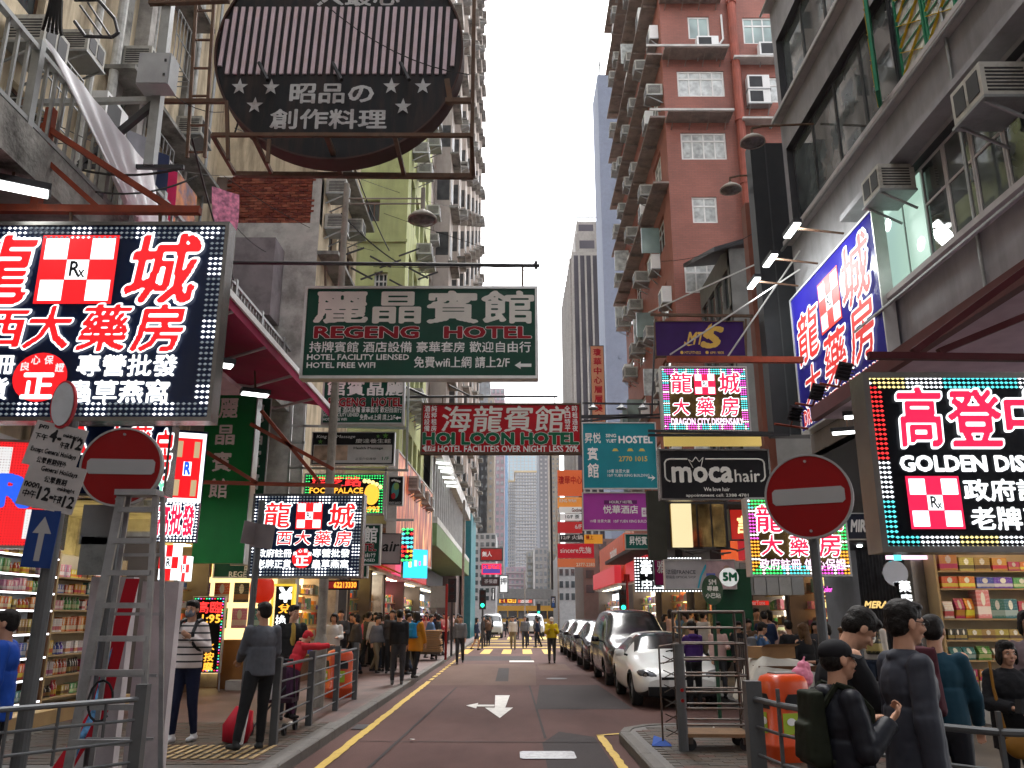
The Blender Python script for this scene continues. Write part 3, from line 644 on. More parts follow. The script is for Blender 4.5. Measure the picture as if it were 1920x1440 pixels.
for k in range(22): link(mul, 'mullion', B5.o, Vector((X5, y5a+.3+k*1.2, 5.55))-B5.o.location)
gp = MB().box(-.01, .01, -.54, .54, .02, 2.63).mesh('pane', GL)
for k in range(21): link(gp, 'pane', B5.o, Vector((X5-.04, y5a+.9+k*1.2, 5.55))-B5.o.location)
for k in range(4): link(mul, 'mullion', B5.o, Vector((X5-.5-k*1.4, y5a+.28, 5.55))-B5.o.location)
B5.p(box_obj('shop_wall', mat('dark_shop_wall', (.06, .05, .05), .7), -9, -6.2, y5a, y5b, .13, 4.4))
for k in range(6):
    o = tag(MB().box(-.3, .3, -.12, .12, 0, .08).build('flood_light', emit('flood_glow', (.95, 1, .95), 1.6)), 'row of small lit floodlights along the roof edge above the glazed shop block', 'light', 'floodlights above the glazed shop block'); o.location = at(829+k*3.5, (870, 879, 886, 897, 906, 913)[k], 36+k*1.2); o.rotation_euler = (0, 0, .5)
# ================================================================== far left: towers
def tower(label, px0, px1, ytop, Y, depth, m, storeys, cols, gm, name='apartment_tower', frac=(.6, .55), side=None, sidecols=4, rim=None, balcony=None):
    ym_ = (ytop+1000)/2; a = at(px0, ym_, Y); b = at(px1, ym_, Y); zt = at((px0+px1)/2, ytop, Y).z; x0, x1 = a.x, b.x
    B = Bld(name, label, (x0+x1)/2, Y+depth/2); B.p(box_obj('wall', m, x0, x1, Y, Y+depth, 0, zt))
    sh = (zt-3)/storeys; cw = (x1-x0)/cols; ww, wh = cw*frac[0], sh*frac[1]; pm = MB().box(-ww/2, ww/2, -.06, 0, 0, wh).mesh('window', gm); n = 0; st = MB()
    for j in range(storeys-1, -1, -1):
        for i in range(cols):
            x = x0+(i+.5)*cw; z = 3+(j+.25)*sh
            if at(0, 1160, Y).z > z: continue
            if n < 280: link(pm, 'window', B.o, Vector((x, Y, z))-B.o.location); n += 1
            else: st.box(x-ww/2, x+ww/2, Y-.06, Y, z, z+wh)
    if st.f: B.p(st.build('windows', gm))['kind'] = 'stuff'
    if balcony:
        st = MB()
        for j in range(storeys): st.box(x0-.1, x1+.1, Y-.35, Y-.02, 3+j*sh, 3+j*sh+sh*.14)
        B.p(st.build('floor_bands', balcony))['kind'] = 'stuff'
    if side:
        sc_ = depth/sidecols; pm2 = MB().box(0, .06, -sc_*.3, sc_*.3, 0, wh).mesh('window', gm); n = 0
        for j in range(storeys-1, -1, -1):
            for i in range(sidecols):
                if n > 250: break
                o = link(pm2, 'window', B.o, Vector((x1 if side > 0 else x0-.06, Y+(i+.5)*sc_, 3+(j+.25)*sh))-B.o.location); n += 1
    if rim: B.p(box_obj('roof_rim', rim, x0-.3, x1+.3, Y-.3, Y+depth+.3, zt, zt+zt*.012))
    return B, x0, x1, zt
FWHITE = mat('tower_white', (.33, .315, .305), .8, var=.05); FGREY = mat('tower_grey', (.16, .165, .175), .8, var=.1); FMID = mat('tower_mid', (.3, .3, .3), .8); FBEI = mat('tower_beige', (.27, .235, .19), .8, dirt=.3, dscale=.3)
FCROWN = mat('tower_gold_crown', (.42, .33, .19), .7); FPINK = mat('tower_pink', (.30, .22, .25), .8); TEAL = mat('teal_panel', (.02, .13, .15), .5); FGL = glass('tower_glass_grey', (.16, .18, .2), .2, .3); FBL = glass('tower_glass_blue', (.07, .2, .34), .12, .25, .05)
tower('narrow white and dark striped office block just left of the grey flats', 864, 893, 722, 98, 12, FWHITE, 22, 3, GL, frac=(.62, .6))
tower('dark grey block of flats with white windows, left of the blue glass tower', 890, 918, 716, 108, 12, FGREY, 26, 3, FGL, frac=(.5, .45))
tower('slim beige tower edge between grey flats and the blue glass tower', 914, 926, 745, 104, 10, FBEI, 26, 1, FGL, frac=(.3, .3))
tower('tall blue glass curtain wall tower in the far gap', 926, 952, 800, 190, 18, FBL, 34, 5, FBL, frac=(.9, .86), name='office_tower')
tower('pale pink topped flats behind the long signs, above the red hotel sign', 912, 946, 728, 150, 10, FPINK, 30, 4, FGL)
tower('white residential tower with a gold crown, left one of the far pair', 938, 968, 904, 255, 16, FWHITE, 40, 7, FGL, frac=(.55, .6), rim=FCROWN, balcony=FWHITE)
tower('white residential tower with a gold crown, right and taller of the far pair', 966, 1014, 886, 245, 16, FWHITE, 42, 9, FGL, frac=(.55, .6), rim=FCROWN, balcony=FWHITE)
tower('tall pale tower with a blue glass centre rising behind the gold crowned pair', 948, 1012, 800, 320, 18, FWHITE, 60, 9, glass('tower_glass_pale_blue', (.14, .22, .26), .3, .3, .02), frac=(.75, .8))
tower('slate grey tower with bright white windows, right of the gold crowned pair', 1011, 1036, 800, 170, 16, FGREY, 40, 3, FWHITE, frac=(.42, .42))
tower('narrow beige block at the right side of the far gap', 1034, 1050, 830, 140, 14, FBEI, 34, 2, FGL, frac=(.4, .4))
tower('pale pink low block with balconies at the end of the street', 948, 992, 1063, 175, 12, FPINK, 7, 5, FGL, frac=(.5, .5), balcony=FWHITE, name='apartment_block')
tower('old weathered flats with cluttered balconies at the end of the street', 988, 1040, 1034, 150, 12, mat('old_flat_concrete', (.3, .3, .27), .9, dirt=.6, dscale=.4), 9, 6, FGL, frac=(.55, .5), balcony=CONC, name='apartment_block')
tower('small white weathered house with roof huts left of the far towers', 918, 944, 1022, 120, 10, FWHITE, 9, 3, FGL, name='apartment_block')
tower('low white topped building with small turret near the end of the street', 1002, 1026, 1028, 135, 8, FWHITE, 8, 3, FGL, name='apartment_block')
tower('grey mid rise block behind the green and teal panels on the left', 868, 930, 1000, 85, 10, FMID, 9, 6, GL, name='apartment_block')
tower('teal clad narrow building beside the glazed shop block', 870, 884, 962, 64, 8, TEAL, 5, 1, TEAL, name='apartment_block', frac=(.5, .3))
# street end: low grey flyover wall
tag(box_obj('flyover', FMID, -14, 14, 128, 132, 4.2, 5.6), 'low grey flyover crossing the far end of the street', 'flyover')
# ================================================================== right buildings
GREYW = mat('grey_render_wall', (.27, .265, .275), .8, var=.1, dirt=.35, dscale=.5, dirtcol=(.09, .085, .085), streak=True, bump=.12)
SILL = mat('pale_sill', (.42, .4, .4), .7, dirt=.3)
B6 = Bld('office_block', 'dark grey rendered block with long window bands, upper right', 10, 13)
XR = 7.0; bands = [(7.35, 9.3), (10.75, 13.2), (14.2, 16.4), (17.6, 19.8), (21, 23.2)]
z0b = 4.3; hol = [(0, 7.7, z0_, z1_) for z0_, z1_ in bands[1:]]
hol = []
for i, (z0_, z1_) in enumerate(bands):
    if i == 0: hol.append((3.7, 16.5, z0_, z1_))
    else: hol += [(.25, 7.2, z0_, z1_), (8.1, 16.5, z0_, z1_)]
# wall line runs from the far corner (Y=19.4) towards the camera
B6.p(wall('street_wall', GREYW, (XR, 19.4), (0, -1), 17.4, 5.2, 27, hol, None, .3, DARKM)); B6.p(wall('end_wall', GREYW, (XR+8, 19.4), (-1, 0), 8, .13, 27, [], None))
B6.p(wall('end_wall', GREYW, (XR, 19.41), (1, 0), 8, .13, 27, [], None))
def wpane(u0, u1, z0_, z1_, fm, gm, n, top, tilt=0):
    w = (u1-u0)/n
    for k in range(n):
        o = window(B6.o, (XR, 19.4), (0, -1), u0+(k+.5)*w, z0_, w-.012, z1_-z0_, fm, gm, 1, top, .16, .045); o.location -= B6.o.location
GLR = glass('grey_band_glass', (.06, .07, .07), .03, .6, 1.2)
for i, (z0_, z1_) in enumerate(bands):
    if i == 0: wpane(3.7, 16.5, z0_, z1_, SILL, GLR, 16, .38)
    else:
        wpane(.25, 7.2, z0_, z1_, DARKM, GLR, 5, 0); wpane(8.1, 16.5, z0_, z1_, DARKM, GLR, 5, 0)
    B6.p(box_obj('sill', SILL, XR-.22, XR, 2.2, 19.4 if i else 15.7, z0_-.12, z0_-.02))
    B6.p(MB().bar((XR-.3, 2.2, z0_-.3), (XR-.3, 19.3 if i else 15.6, z0_-.3), .035, 6).build('pipe_rail', STEEL))
for y in (11.55,): B6.p(MB().bar((XR-.05, y, 5.3), (XR-.05, y, 26), .03, 8).build('drain_pipe', STEEL))
B6.p(box_obj('ledge', GREYW, XR-.35, XR, 2.2, 15.6, 9.4, 9.52))
# green grille shutters with yellow crosses in the upper band
GSH = mat('green_shutter_paint', (.02, .16, .08), .5); YX = mat('yellow_tape', (.62, .4, .03), .6)
for k, (y0_, y1_, opn) in enumerate([(13.05, 13.95, .5), (12.1, 13.0, 0), (11.15, 12.05, 0)]):
    t = thing('window_shutter', ('half open green slatted shutter with yellow tape crosses, far one', 'green slatted shutter with yellow tape crosses in the middle of the window', 'green slatted shutter with yellow tape crosses nearest the camera')[k], 'shutter', (XR-.03, y1_, 10.78), -PI/2-opn, 'green shutters on the grey block')
    w = y1_-y0_; f = MB().box(0, w, -.03, .03, 0, .06).box(0, w, -.03, .03, 2.3, 2.36).box(0, .05, -.029, .029, .06, 2.3).box(w-.05, w, -.029, .029, .06, 2.3); f.build('frame', GSH, t)
    for j in range(9): MB().add([(.05, -.02, .12+j*.25), (w-.05, -.02, .12+j*.25), (w-.05, .02, .20+j*.25), (.05, .02, .20+j*.25), (.05, -.02, .14+j*.25), (w-.05, -.02, .14+j*.25), (w-.05, .02, .22+j*.25), (.05, .02, .22+j*.25)], [(0, 1, 2, 3), (7, 6, 5, 4), (0, 4, 5, 1), (3, 2, 6, 7)]).build('slat', GSH, t)
    box_obj('pane', GLC, .05, w-.05, .0, .01, .06, 2.3, t)
    for j in range(4): MB().sq((.08, -.028, .15+j*.55), (w-.08, -.028, .6+j*.55), .05, .006).sq((.08, -.033, .6+j*.55), (w-.08, -.033, .15+j*.55), .05, .006).build('tape_cross', YX, t)
for (px, py, Y, s, lab) in [(1905, 180, 10.3, 1.25, 'large dusty window air conditioner at the right edge, green side panel'), (1715, 348, 13.6, 1.15, 'dusty window air conditioner above the lit window on the grey block')]:
    z = at(px, py, Y).z; o = aircon((XR+.05, Y, z-.25), -PI/2, lab, 'air conditioners on the dark grey block', s=s); box_obj('side_panel', GSH, -.325, -.318, -.5, -.06, .05, .38, o)
# lit room imitated by glowing sheets over the near end of the first window band
for (y0_, y1_) in ((14.2, 15.4),):
    for k in range(3): B6.p(box_obj('pane_glow', emit('lit_room_glow', (.42, .62, .52), .8), XR+.128, XR+.134, 13.25+k*.78, 13.95+k*.78, 7.45, 9.2))
    for (yy, zz_) in ((14.6, 8.85), (13.5, 7.95)): B6.p(MB().bar((XR+.12, yy, zz_), (XR+.126, yy, zz_), .13, 9).build('ceiling_lamp_glow', emit('room_light', (.85, 1, .93), 5)))
# soffit (pink light put into its base colour) and beam over the pharmacy corner
B6.p(box_obj('soffit', mat('pink_lit_soffit', (.42, .3, .36), .6), 5.6, 12, 6.5, 15.1, 5.2, 5.3))
B6.p(box_obj('soffit_beam', mat('dark_red_beam', (.1, .03, .03), .5), 5.5, 5.62, 6.5, 15.1, 5.15, 5.4))
# dark tall panel (end of a wall sign) and brown columns behind
TP = thing('wall_sign_box', 'tall black unlit sign box seen end on at the corner of the dark grey block', 'sign', (6.2, 19.7, 10)); p0, p1 = at(1430, 560, 19.7), at(1507, 560, 19.7)
box_obj('casing', mat('black_sign_casing', (.02, .021, .023), .45, dirt=.1), p0.x-6.2, p1.x-6.2, 0, .45, at(1460, 815, 19.7).z-10, at(1460, 268, 19.7).z-10, TP)
box_obj('seam_strip', DARKM, p0.x-6.2+.38, p0.x-6.2+.41, -.012, 0, at(1460, 815, 19.7).z-10, at(1460, 268, 19.7).z-10, TP)
BRC = mat('terracotta_column', (.16, .055, .035), .6, dirt=.2)
B7 = Bld('shop_building', 'narrow building with a slanted glazed bay and terracotta columns, right of the red brick flats', 9, 24)
for (px, Y, w) in ((1433, 21.5, .3), ):
    q = at(px, 700, Y); B7.p(box_obj('column', BRC, q.x-w/2, q.x+w/2, Y, Y+.4, 3, at(px, 380, Y).z))
q0 = at(1376, 650, 24.5); q1 = at(1436, 650, 24.5)
hol = [(.15+k*1.0, 1.0+k*1.0, 5.2+j*1.45, 6.45+j*1.45) for j in range(5) for k in range(4)]
B7.p(wall('glazed_bay', mat('grey_mullion_frame', (.14, .14, .135), .6), (q0.x, 28.4), (0, -1), 4.1, 4.8, 13.0, hol, None, .1))
for a, b, c, e in hol:
    o = window(B7.o, (q0.x, 28.4), (0, -1), (a+b)/2, c, b-a, e-c, DARKM, GLG, 1, 0, .06); o.location -= B7.o.location
B7.p(box_obj('front_wall', mat('dull_grey_wall', (.2, .2, .19), .8, dirt=.4), q0.x, q1.x+3, 24.3, 24.6, 4.8, 12.8))
B7.p(MB().add([(q0.x-.5, 24.1, 12.6), (q0.x-.5, 28.6, 14), (q1.x+3, 28.6, 14.4), (q1.x+3, 24.1, 14.0), (q0.x-.5, 24.1, 12.75), (q0.x-.5, 28.6, 14.15), (q1.x+3, 28.6, 14.55), (q1.x+3, 24.1, 14.15)], [(0, 3, 2, 1), (4, 5, 6, 7), (0, 1, 5, 4), (1, 2, 6, 5), (2, 3, 7, 6), (3, 0, 4, 7)]).build('sloping_roof', DARKM))
# --- red tiled flats
def tile_mat(name, c1, c2, c3, w=.24, h=.075):
    m, nt, b = _nodes(name); N = nt.nodes.new; L = nt.links.new; g = N('ShaderNodeNewGeometry'); sx = N('ShaderNodeSeparateXYZ'); L(g.outputs['Position'], sx.inputs[0])
    ad = N('ShaderNodeMath'); ad.operation = 'ADD'; L(sx.outputs[0], ad.inputs[0]); L(sx.outputs[1], ad.inputs[1]); cb = N('ShaderNodeCombineXYZ'); L(ad.outputs[0], cb.inputs[0]); L(sx.outputs[2], cb.inputs[1])
    br = N('ShaderNodeTexBrick'); br.inputs['Color1'].default_value = (*c1, 1); br.inputs['Color2'].default_value = (*c2, 1); br.inputs['Mortar'].default_value = (*c3, 1); br.inputs['Scale'].default_value = 1
    br.inputs['Brick Width'].default_value = w; br.inputs['Row Height'].default_value = h; br.inputs['Mortar Size'].default_value = .008; L(cb.outputs[0], br.inputs['Vector'])
    n = N('ShaderNodeTexNoise'); n.inputs['Scale'].default_value = .6; n.inputs['Detail'].default_value = 8; L(g.outputs['Position'], n.inputs['Vector'])
    mr = N('ShaderNodeMapRange'); mr.inputs['From Min'].default_value = .3; mr.inputs['From Max'].default_value = .7; mr.inputs['To Min'].default_value = .78; mr.inputs['To Max'].default_value = 1.18; L(n.outputs[0], mr.inputs['Value'])
    mx = N('ShaderNodeMix'); mx.data_type = 'RGBA'; mx.blend_type = 'MULTIPLY'; mx.inputs['Factor'].default_value = 1; L(br.outputs[0], mx.inputs['A']); L(mr.outputs[0], mx.inputs['B'])
    L(mx.outputs['Result'], b.inputs['Base Color']); b.inputs['Roughness'].default_value = .6; MATS[name] = m; return m
REDT = tile_mat('red_wall_tiles', (.29, .095, .066), (.25, .08, .055), (.19, .075, .058)); REDP = mat('red_wall_paint', (.30, .11, .08), .7, dirt=.2, dscale=.8)
B8 = Bld('apartment_block', 'red tiled apartment block with white windows, ledges and a big drain pipe', 11, 34)
YR = 29.0; XC = at(1263, 500, YR).x; XE = at(1500, 500, YR).x+2.0
def zz(py, Y=YR, px=1300): return at(px, py, Y).z
def xx(px, py=300): return at(px, py, YR).x
fl = [(47, 1), ]
wins = []   # front windows (px0,px1,py0,py1,frame,glass,cols,top)
ST = 2.72; zf = zz(180, px=1310)    # storey step; bottom of a window row
front = [(1270, 1358, 133, 181, GLC, 4, .3), (1277, 1362, 249, 299, GLC, 4, .3), (1290, 1330, 31, 73, GLB, 2, 0), (1393, 1450, 33, 82, GLB, 3, .3), (1298, 1345, 369, 418, GLC, 2, .35), (1284, 1370, 494, 549, GLC, 4, .3), (1408, 1428, 273, 312, GLC, 1, .3), (1440, 1484, 145, 192, GLC, 2, .3), (1408, 1440, 400, 440, GL, 2, .3)]
hol = []
for (p0_, p1_, q0_, q1_, g, c, tp) in front:
    qm = (q0_+q1_)/2; x0_ = at(p0_, qm, YR).x; x1_ = at(p1_, qm, YR).x; hol.append((x0_-XC, x1_-XC, at(p0_, q1_, YR).z, at(p0_, q0_, YR).z))
for j in range(1, 4):   # storeys above the frame
    hol.append((.6, 2.2, hol[2][2]+j*2.9, hol[2][3]+j*2.9)); hol.append((2.8, 4.0, hol[2][2]+j*2.9, hol[2][3]+j*2.9))
hol.append((xx(1290, 640)-XC, xx(1380, 640)-XC, 6.2, 7.6))
B8.p(wall('front_wall', REDT, (XC, YR), (1, 0), XE-XC, 4.4, 45, hol, None, .12))
for i, (a, b, c, e) in enumerate(hol):
    g, cl, tp = (front[i][4], front[i][5], front[i][6]) if i < len(front) else (GLC, 3, .3)
    o = window(B8.o, (XC, YR), (1, 0), (a+b)/2, c, b-a, e-c, WFRAME, g, cl, tp, .05, .07); o.location -= B8.o.location
# left street face, receding
L8 = 13.0; hol = []; zrows = []
for j in range(11):
    z = at(1270, 181, YR).z+(j-5)*2.85
    if z < 6: continue
    zrows.append(z)
    for k in range(4): hol.append((.5+k*3.1, 2.3+k*3.1, z, z+1.35))
B8.p(wall('street_wall', REDP, (XC, YR+L8), (0, -1), L8, 4.4, 45, hol, None, .15))
for a, b, c, e in hol:
    o = window(B8.o, (XC, YR+L8), (0, -1), (a+b)/2, c, b-a, e-c, WFRAME, rnd.choice([GL, GLC, GLB]), 3, .3, .1); o.location -= B8.o.location
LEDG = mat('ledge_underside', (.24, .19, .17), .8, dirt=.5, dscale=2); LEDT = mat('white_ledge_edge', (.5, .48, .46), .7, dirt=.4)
def ledge(x0_, x1_, y0_, y1_, z): # sloping canopy with ribs
    mb = MB().box(x0_, x1_, y0_, y1_, z, z+.05); B8.p(mb.build('ledge', LEDG)); 
for z in [zz(3, px=1270), zz(108, px=1270), zz(226, px=1270)]:
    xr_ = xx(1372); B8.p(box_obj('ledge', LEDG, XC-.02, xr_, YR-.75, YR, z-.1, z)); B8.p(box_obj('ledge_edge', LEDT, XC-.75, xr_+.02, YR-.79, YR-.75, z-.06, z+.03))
    rb = MB().sq((0, -.74, -.1), (0, 0, -.42), .03).mesh('bracket', LEDG)
    for k in range(4): link(rb, 'bracket', B8.o, Vector((XC+.2+k*(xr_-XC-.4)/3, YR, z))-B8.o.location)
for j, z in enumerate(zrows):
    if j % 1 == 0 and z > 14:
        B8.p(box_obj('ledge', LEDG, XC-.6, XC, YR-.02 if j else YR, YR+L8+.3, z+1.9, z+1.98)); rbm = MB().box(-.56, 0, -.02, .02, -.12, 0).mesh('rib', LEDG)
        for k in range(9): link(rbm, 'rib', B8.o, Vector((XC, YR+.6+k*1.5, z+1.9))-B8.o.location)
for (a, b, py) in ((1385, 1484, 118), (1392, 1484, 232)):
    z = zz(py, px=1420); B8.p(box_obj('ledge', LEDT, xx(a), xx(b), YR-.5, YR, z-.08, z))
PIPE = mat('red_painted_pipe', (.3, .085, .06), .5, dirt=.3)
B8.p(pipe([(xx(1375, 100), YR-.2, .2), (xx(1375, 100), YR-.2, 44)], .17, PIPE))
for k in range(14): B8.p(MB().bar((xx(1375, 100), YR-.2, 4+k*2.7), (xx(1375, 100), YR-.2, 4.12+k*2.7), .21, 12).build('pipe_collar', PIPE))
B8.p(pipe([(xx(1352, 40), YR-.06, zz(30)), (xx(1354, 60), YR-.06, zz(75)), (xx(1342, 80), YR-.1, zz(93))], .04, WHITE))
for (px, py, k, lab) in [(1324, 92, 'split', 'white split air conditioner under the small window, top of the red front'), (1440, 103, 'split', 'white split air conditioner below the three part window, top right of the red front'), (1418, 165, 'split', 'upper of two stacked split air conditioners on the red front'), (1420, 192, 'split', 'lower of two stacked split air conditioners on the red front')]:
    q = at(px, py, YR); aircon((q.x, YR-.02, q.z-.25), 0, lab, 'split air conditioners on the red front wall', k, 1.1)
for z in zrows:
    for k in range(6):
        if rnd.random() < .82: aircon((XC-.02, YR+.7+k*2.2+rnd.uniform(-.3, .4), z-.55+rnd.uniform(-.1, .9)), -PI/2, 'window air conditioner on the street side of the red flats', 'air conditioners on the street side of the red flats', rnd.choice(['win', 'win', 'split']), 1.15)
for k in range(14):
    z = rnd.choice(zrows); y = YR+.5+rnd.random()*11; B8.p(box_obj('open_sash', GLB if k % 2 else GLC, XC-.75, XC-.02, y, y+.03, z+.1, z+1.2))
# --- beyond the red flats
def rtower(label, px0, px1, ytop, Y, depth, **k): return tower(label, px0, px1, ytop, Y, depth, **k)
BLUT = mat('blue_grey_tower_paint', (.19, .22, .29), .8, var=.05, dirt=.1)
B9, bx_, _, zt_ = tower('tall plain blue grey slab tower between the red flats and the office tower', 1133, 1186, 140, 72, 5, BLUT, 3, 1, BLUT, frac=(.1, .02), name='office_tower')
tag(MB().path([(bx_+.5, 74, zt_), (bx_+.5, 74, zt_+3)], .08).path([(bx_, 74, zt_+2.4), (bx_+1, 74, zt_+2.7)], .05).path([(bx_+2.2, 75, zt_), (bx_+2.2, 75, zt_+1.6)], .05).build('roof_aerial', DARKM), 'thin metal aerial on the roof of the blue grey tower', 'aerial')
OFF = mat('office_beige_stone', (.24, .22, .20), .7, dirt=.3, dscale=.2, streak=True); OFG = mat('office_brown_glass', (.028, .022, .03), .5, var=.6, scale=.12)
def office():
    Y = 112; z_ = lambda py: at(1100, py, Y).z; x_ = lambda px: at(px, 600, Y).x
    B = Bld('office_tower', 'stepped beige office tower with ribbon columns of dark windows', x_(1120), Y+10)
    B.p(box_obj('shaft', OFF, x_(1074), x_(1175), Y, Y+22, 0, z_(473))); B.p(box_obj('crown', OFF, x_(1084), x_(1175), Y+2, Y+18, z_(473), z_(428))); B.p(box_obj('crown', OFF, x_(1088), x_(1175), Y+3, Y+16, z_(428), z_(398)))
    fin = MB().box(-.12, .12, -.5, 0, 0, z_(480)-6).mesh('fin', OFF)
    for k in range(8): link(fin, 'fin', B.o, Vector((x_(1076)+k*(x_(1160)-x_(1076))/7, Y, 6))-B.o.location)
    pm = MB().box(-.42*(x_(1160)-x_(1076))/7, .42*(x_(1160)-x_(1076))/7, -.05, 0, 0, 2.5).mesh('window', OFG); n = 18; sh = (z_(480)-8)/n
    for j in range(n):
        for k in range(7): link(pm, 'window', B.o, Vector((x_(1076)+(k+.5)*(x_(1160)-x_(1076))/7, Y, 8+j*sh))-B.o.location)
    fm = MB().box(-.3, 0, -.25, .25, 0, z_(480)-6).mesh('fin', OFF)
    for k in range(10): link(fm, 'fin', B.o, Vector((x_(1074), Y+1+k*2.2, 6))-B.o.location)
    for k in range(3):
        for j, (a, b) in enumerate(((440, 455), (404, 416))): B.p(box_obj('window', OFG, x_(1092)+k*3, x_(1092)+k*3+2.2, Y+(2 if j == 0 else 3)-.05, Y+(2 if j == 0 else 3), z_(b), z_(a)))
    B.p(MB().path([(x_(1090), Y+3, z_(398)), (x_(1090), Y+3, z_(390)), (x_(1135), Y+3, z_(390))], .12).build('roof_rail', STEEL))
office()
MOR = mat('orange_billboard', (.62, .10, .02), .5, var=.08)
B10 = Bld('shop_building', 'shop building clad in bright orange panels past the red flats', 8, 46)
q = at(1170, 1040, 44.5); B10.p(box_obj('upper_wall', MOR, q.x, 14, 44.5, 57, at(1170, 1088, 44.5).z, at(1170, 1000, 44.5).z)); B10.p(box_obj('shop_wall', DARKM, q.x+1, 14, 44.6, 57, .13, at(1170, 1088, 44.5).z)); B10.p(box_obj('side_wall', CREAM2, q.x+1.5, 14, 45.5, 56, at(1170, 1000, 44.5).z, at(1170, 960, 44.5).z))
q = at(1150, 1040, 49); lettering('mannings', (-1.6, 1.6, -.35, .35), -.03, WHITE, thing('shop_lettering', 'white lettering on the street side of the orange panels', 'lettering', (at(1170, 1040, 44.5).x, 49, q.z), -PI/2), R=20)
tower('dull grey shop block with canopy beyond the orange shop', 1046, 1100, 1040, 90, 12, FMID, 4, 5, GL, name='apartment_block')
tower('dim brown block behind the banner signs on the right', 1092, 1240, 1010, 60, 8, mat('dim_brown_wall', (.14, .1, .09), .8), 4, 6, GL, name='apartment_block')

# --- the street behind the camera, same kind of blocks (they shade and reflect like the real street does)
for (x0, x1, y0, y1, h, m, lab) in [(-20, -8, -45, 1.9, 27, CREAM2, 'plain plastered block on the left behind the viewpoint'), (7, 20, -45, 1.9, 30, GREYW, 'plain grey block on the right behind the viewpoint'), (-20, -7, -90, -58, 34, CREAM, 'cream block across the junction behind the viewpoint'), (6, 20, -90, -58, 32, REDP, 'reddish block across the junction behind the viewpoint'), (-7, 6, -89, -80, 40, TOWG, 'tower closing the street behind the viewpoint')]:
    B = Bld('street_block', lab, (x0+x1)/2, (y0+y1)/2); sd_ = 1 if x0 < 0 else -1; xw = x1 if sd_ > 0 else x0; B.p(box_obj('wall', m, x0, x1, y0, y1, .13, h)); wm_ = MB().box(-.03, .03, -.9, .9, 0, 1.4).mesh('window', GL)
    for j in range(int(h/3)-1):
        for k in range(int((y1-y0)/4)): link(wm_, 'window', B.o, Vector((xw, y0+2+k*4, 4.4+j*3))-B.o.location)
HZ = bpy.data.materials.new('haze_air'); HZ.use_nodes = True; _n = HZ.node_tree; _n.nodes.remove(_n.nodes['Principled BSDF']); _v = _n.nodes.new('ShaderNodeVolumePrincipled'); _v.inputs['Color'].default_value = (.93, .95, 1, 1); _v.inputs['Density'].default_value = .00022; _v.inputs['Anisotropy'].default_value = .3
_n.links.new(_v.outputs[0], _n.nodes['Material Output'].inputs['Volume']); tag(box_obj('haze', HZ, -241, 241, -91, 521, -1, 112), kind='stuff')
# ================================================================== signs
LW = emit('lit_white', (.92, .97, 1), 1.7); LR = emit('lit_red', (.85, .01, .015), 1.0); LP = emit('lit_crimson', (.8, .01, .07), 1.05); LK = mat('sign_black', (.01, .01, .012), .3)
LWs = emit('lit_white_soft', (.95, .95, .95), .75); LDIM = emit('led_dim', (.35, .42, .5), .35); LLED = emit('led_white', (.9, .95, 1), 2.2)
LG = emit('led_green', (.05, .9, .2), 1.4); LC = emit('led_cyan', (.1, .75, .8), 1.4); LY = emit('led_yellow', (1, .8, .3), 1.4); LRD = emit('led_red', (1, .03, .03), 1.5); LMG = emit('led_magenta', (.9, .12, .7), 1.4); LO = emit('led_orange', (1, .42, .04), 1.5)
NAVY = mat('navy_sign_board', (.004, .012, .045), .25, var=.1, spec=.4); NBLK = mat('gloss_black_board', (.006, .007, .009), .15)
CHROME = mat('polished_trim', (.2, .19, .18), .25, .7, var=.2); ALF = mat('sign_aluminium', (.5, .5, .49), .4, .6, dirt=.3, dscale=3)
DGREEN = mat('hotel_green', (.006, .06, .036), .35, var=.1, dirt=.12, dscale=2); CREAML = mat('cream_letter', (.72, .70, .64), .5, dirt=.15, dscale=6); WLET = mat('white_letter', (.8, .8, .78), .5, var=.05); DRED = mat('dark_red_letter', (.28, .006, .015), .4)
BRUSH = (math.radians(40), 1.7)
def led_bw(k, r, tot): return 1 if (k % 12) < 4 else 0
def led_rgb(k, r, tot):
    t = (k*4.0/tot*2.3) % 4; return [0, 1, 2, 3][int(t)] if (k//3) % 5 else 4
# ---- big dragon city sign at left
LB = (-150, 417, 414, 790)
s = Sign('pharmacy_sign', 'big navy lit pharmacy sign with white dotted rim, nearest at left', 'sign', LB, 9.0, .2, NAVY, CHROME, .045)
s.leds((-140, 424, 408, 782), 3, .062, [LDIM, LLED], led_bw)
s.rxcross((57, 442, 204, 570), LR, LW, LK)
for t, b in (('龍', (-105, 445, 35, 572)), ('城', (225, 445, 352, 572)), ('西', (-45, 585, 45, 652)), ('大', (52, 577, 132, 655)), ('藥', (150, 574, 238, 660)), ('房', (252, 574, 340, 660))):
    s.text(t, b, LR, .06, 34, BRUSH, .1, outline=LW, ob=.055, d=.03)
s.text('註冊', (-45, 666, 42, 702), LW, .055, 26, d=.02); s.text('正貨', (-45, 710, 36, 750), LW, .055, 26, d=.02)
s.text('專營批發', (158, 667, 341, 706), LW, .055, 26, d=.02); s.text('蟲草燕窩', (146, 714, 331, 756), LW, .055, 26, d=.02)
s.disc(92, 708, 50, LR, 'emblem_disc', .014, 46); s.text('正', (62, 702, 118, 748), LW, .07, 26, d=.02)
for t, x, y in (('良', 62, 688), ('心', 80, 676), ('保', 104, 676), ('證', 126, 690)): s.text(t, (x-8, y-8, x+8, y+8), LWs, .05, 20, d=.018)
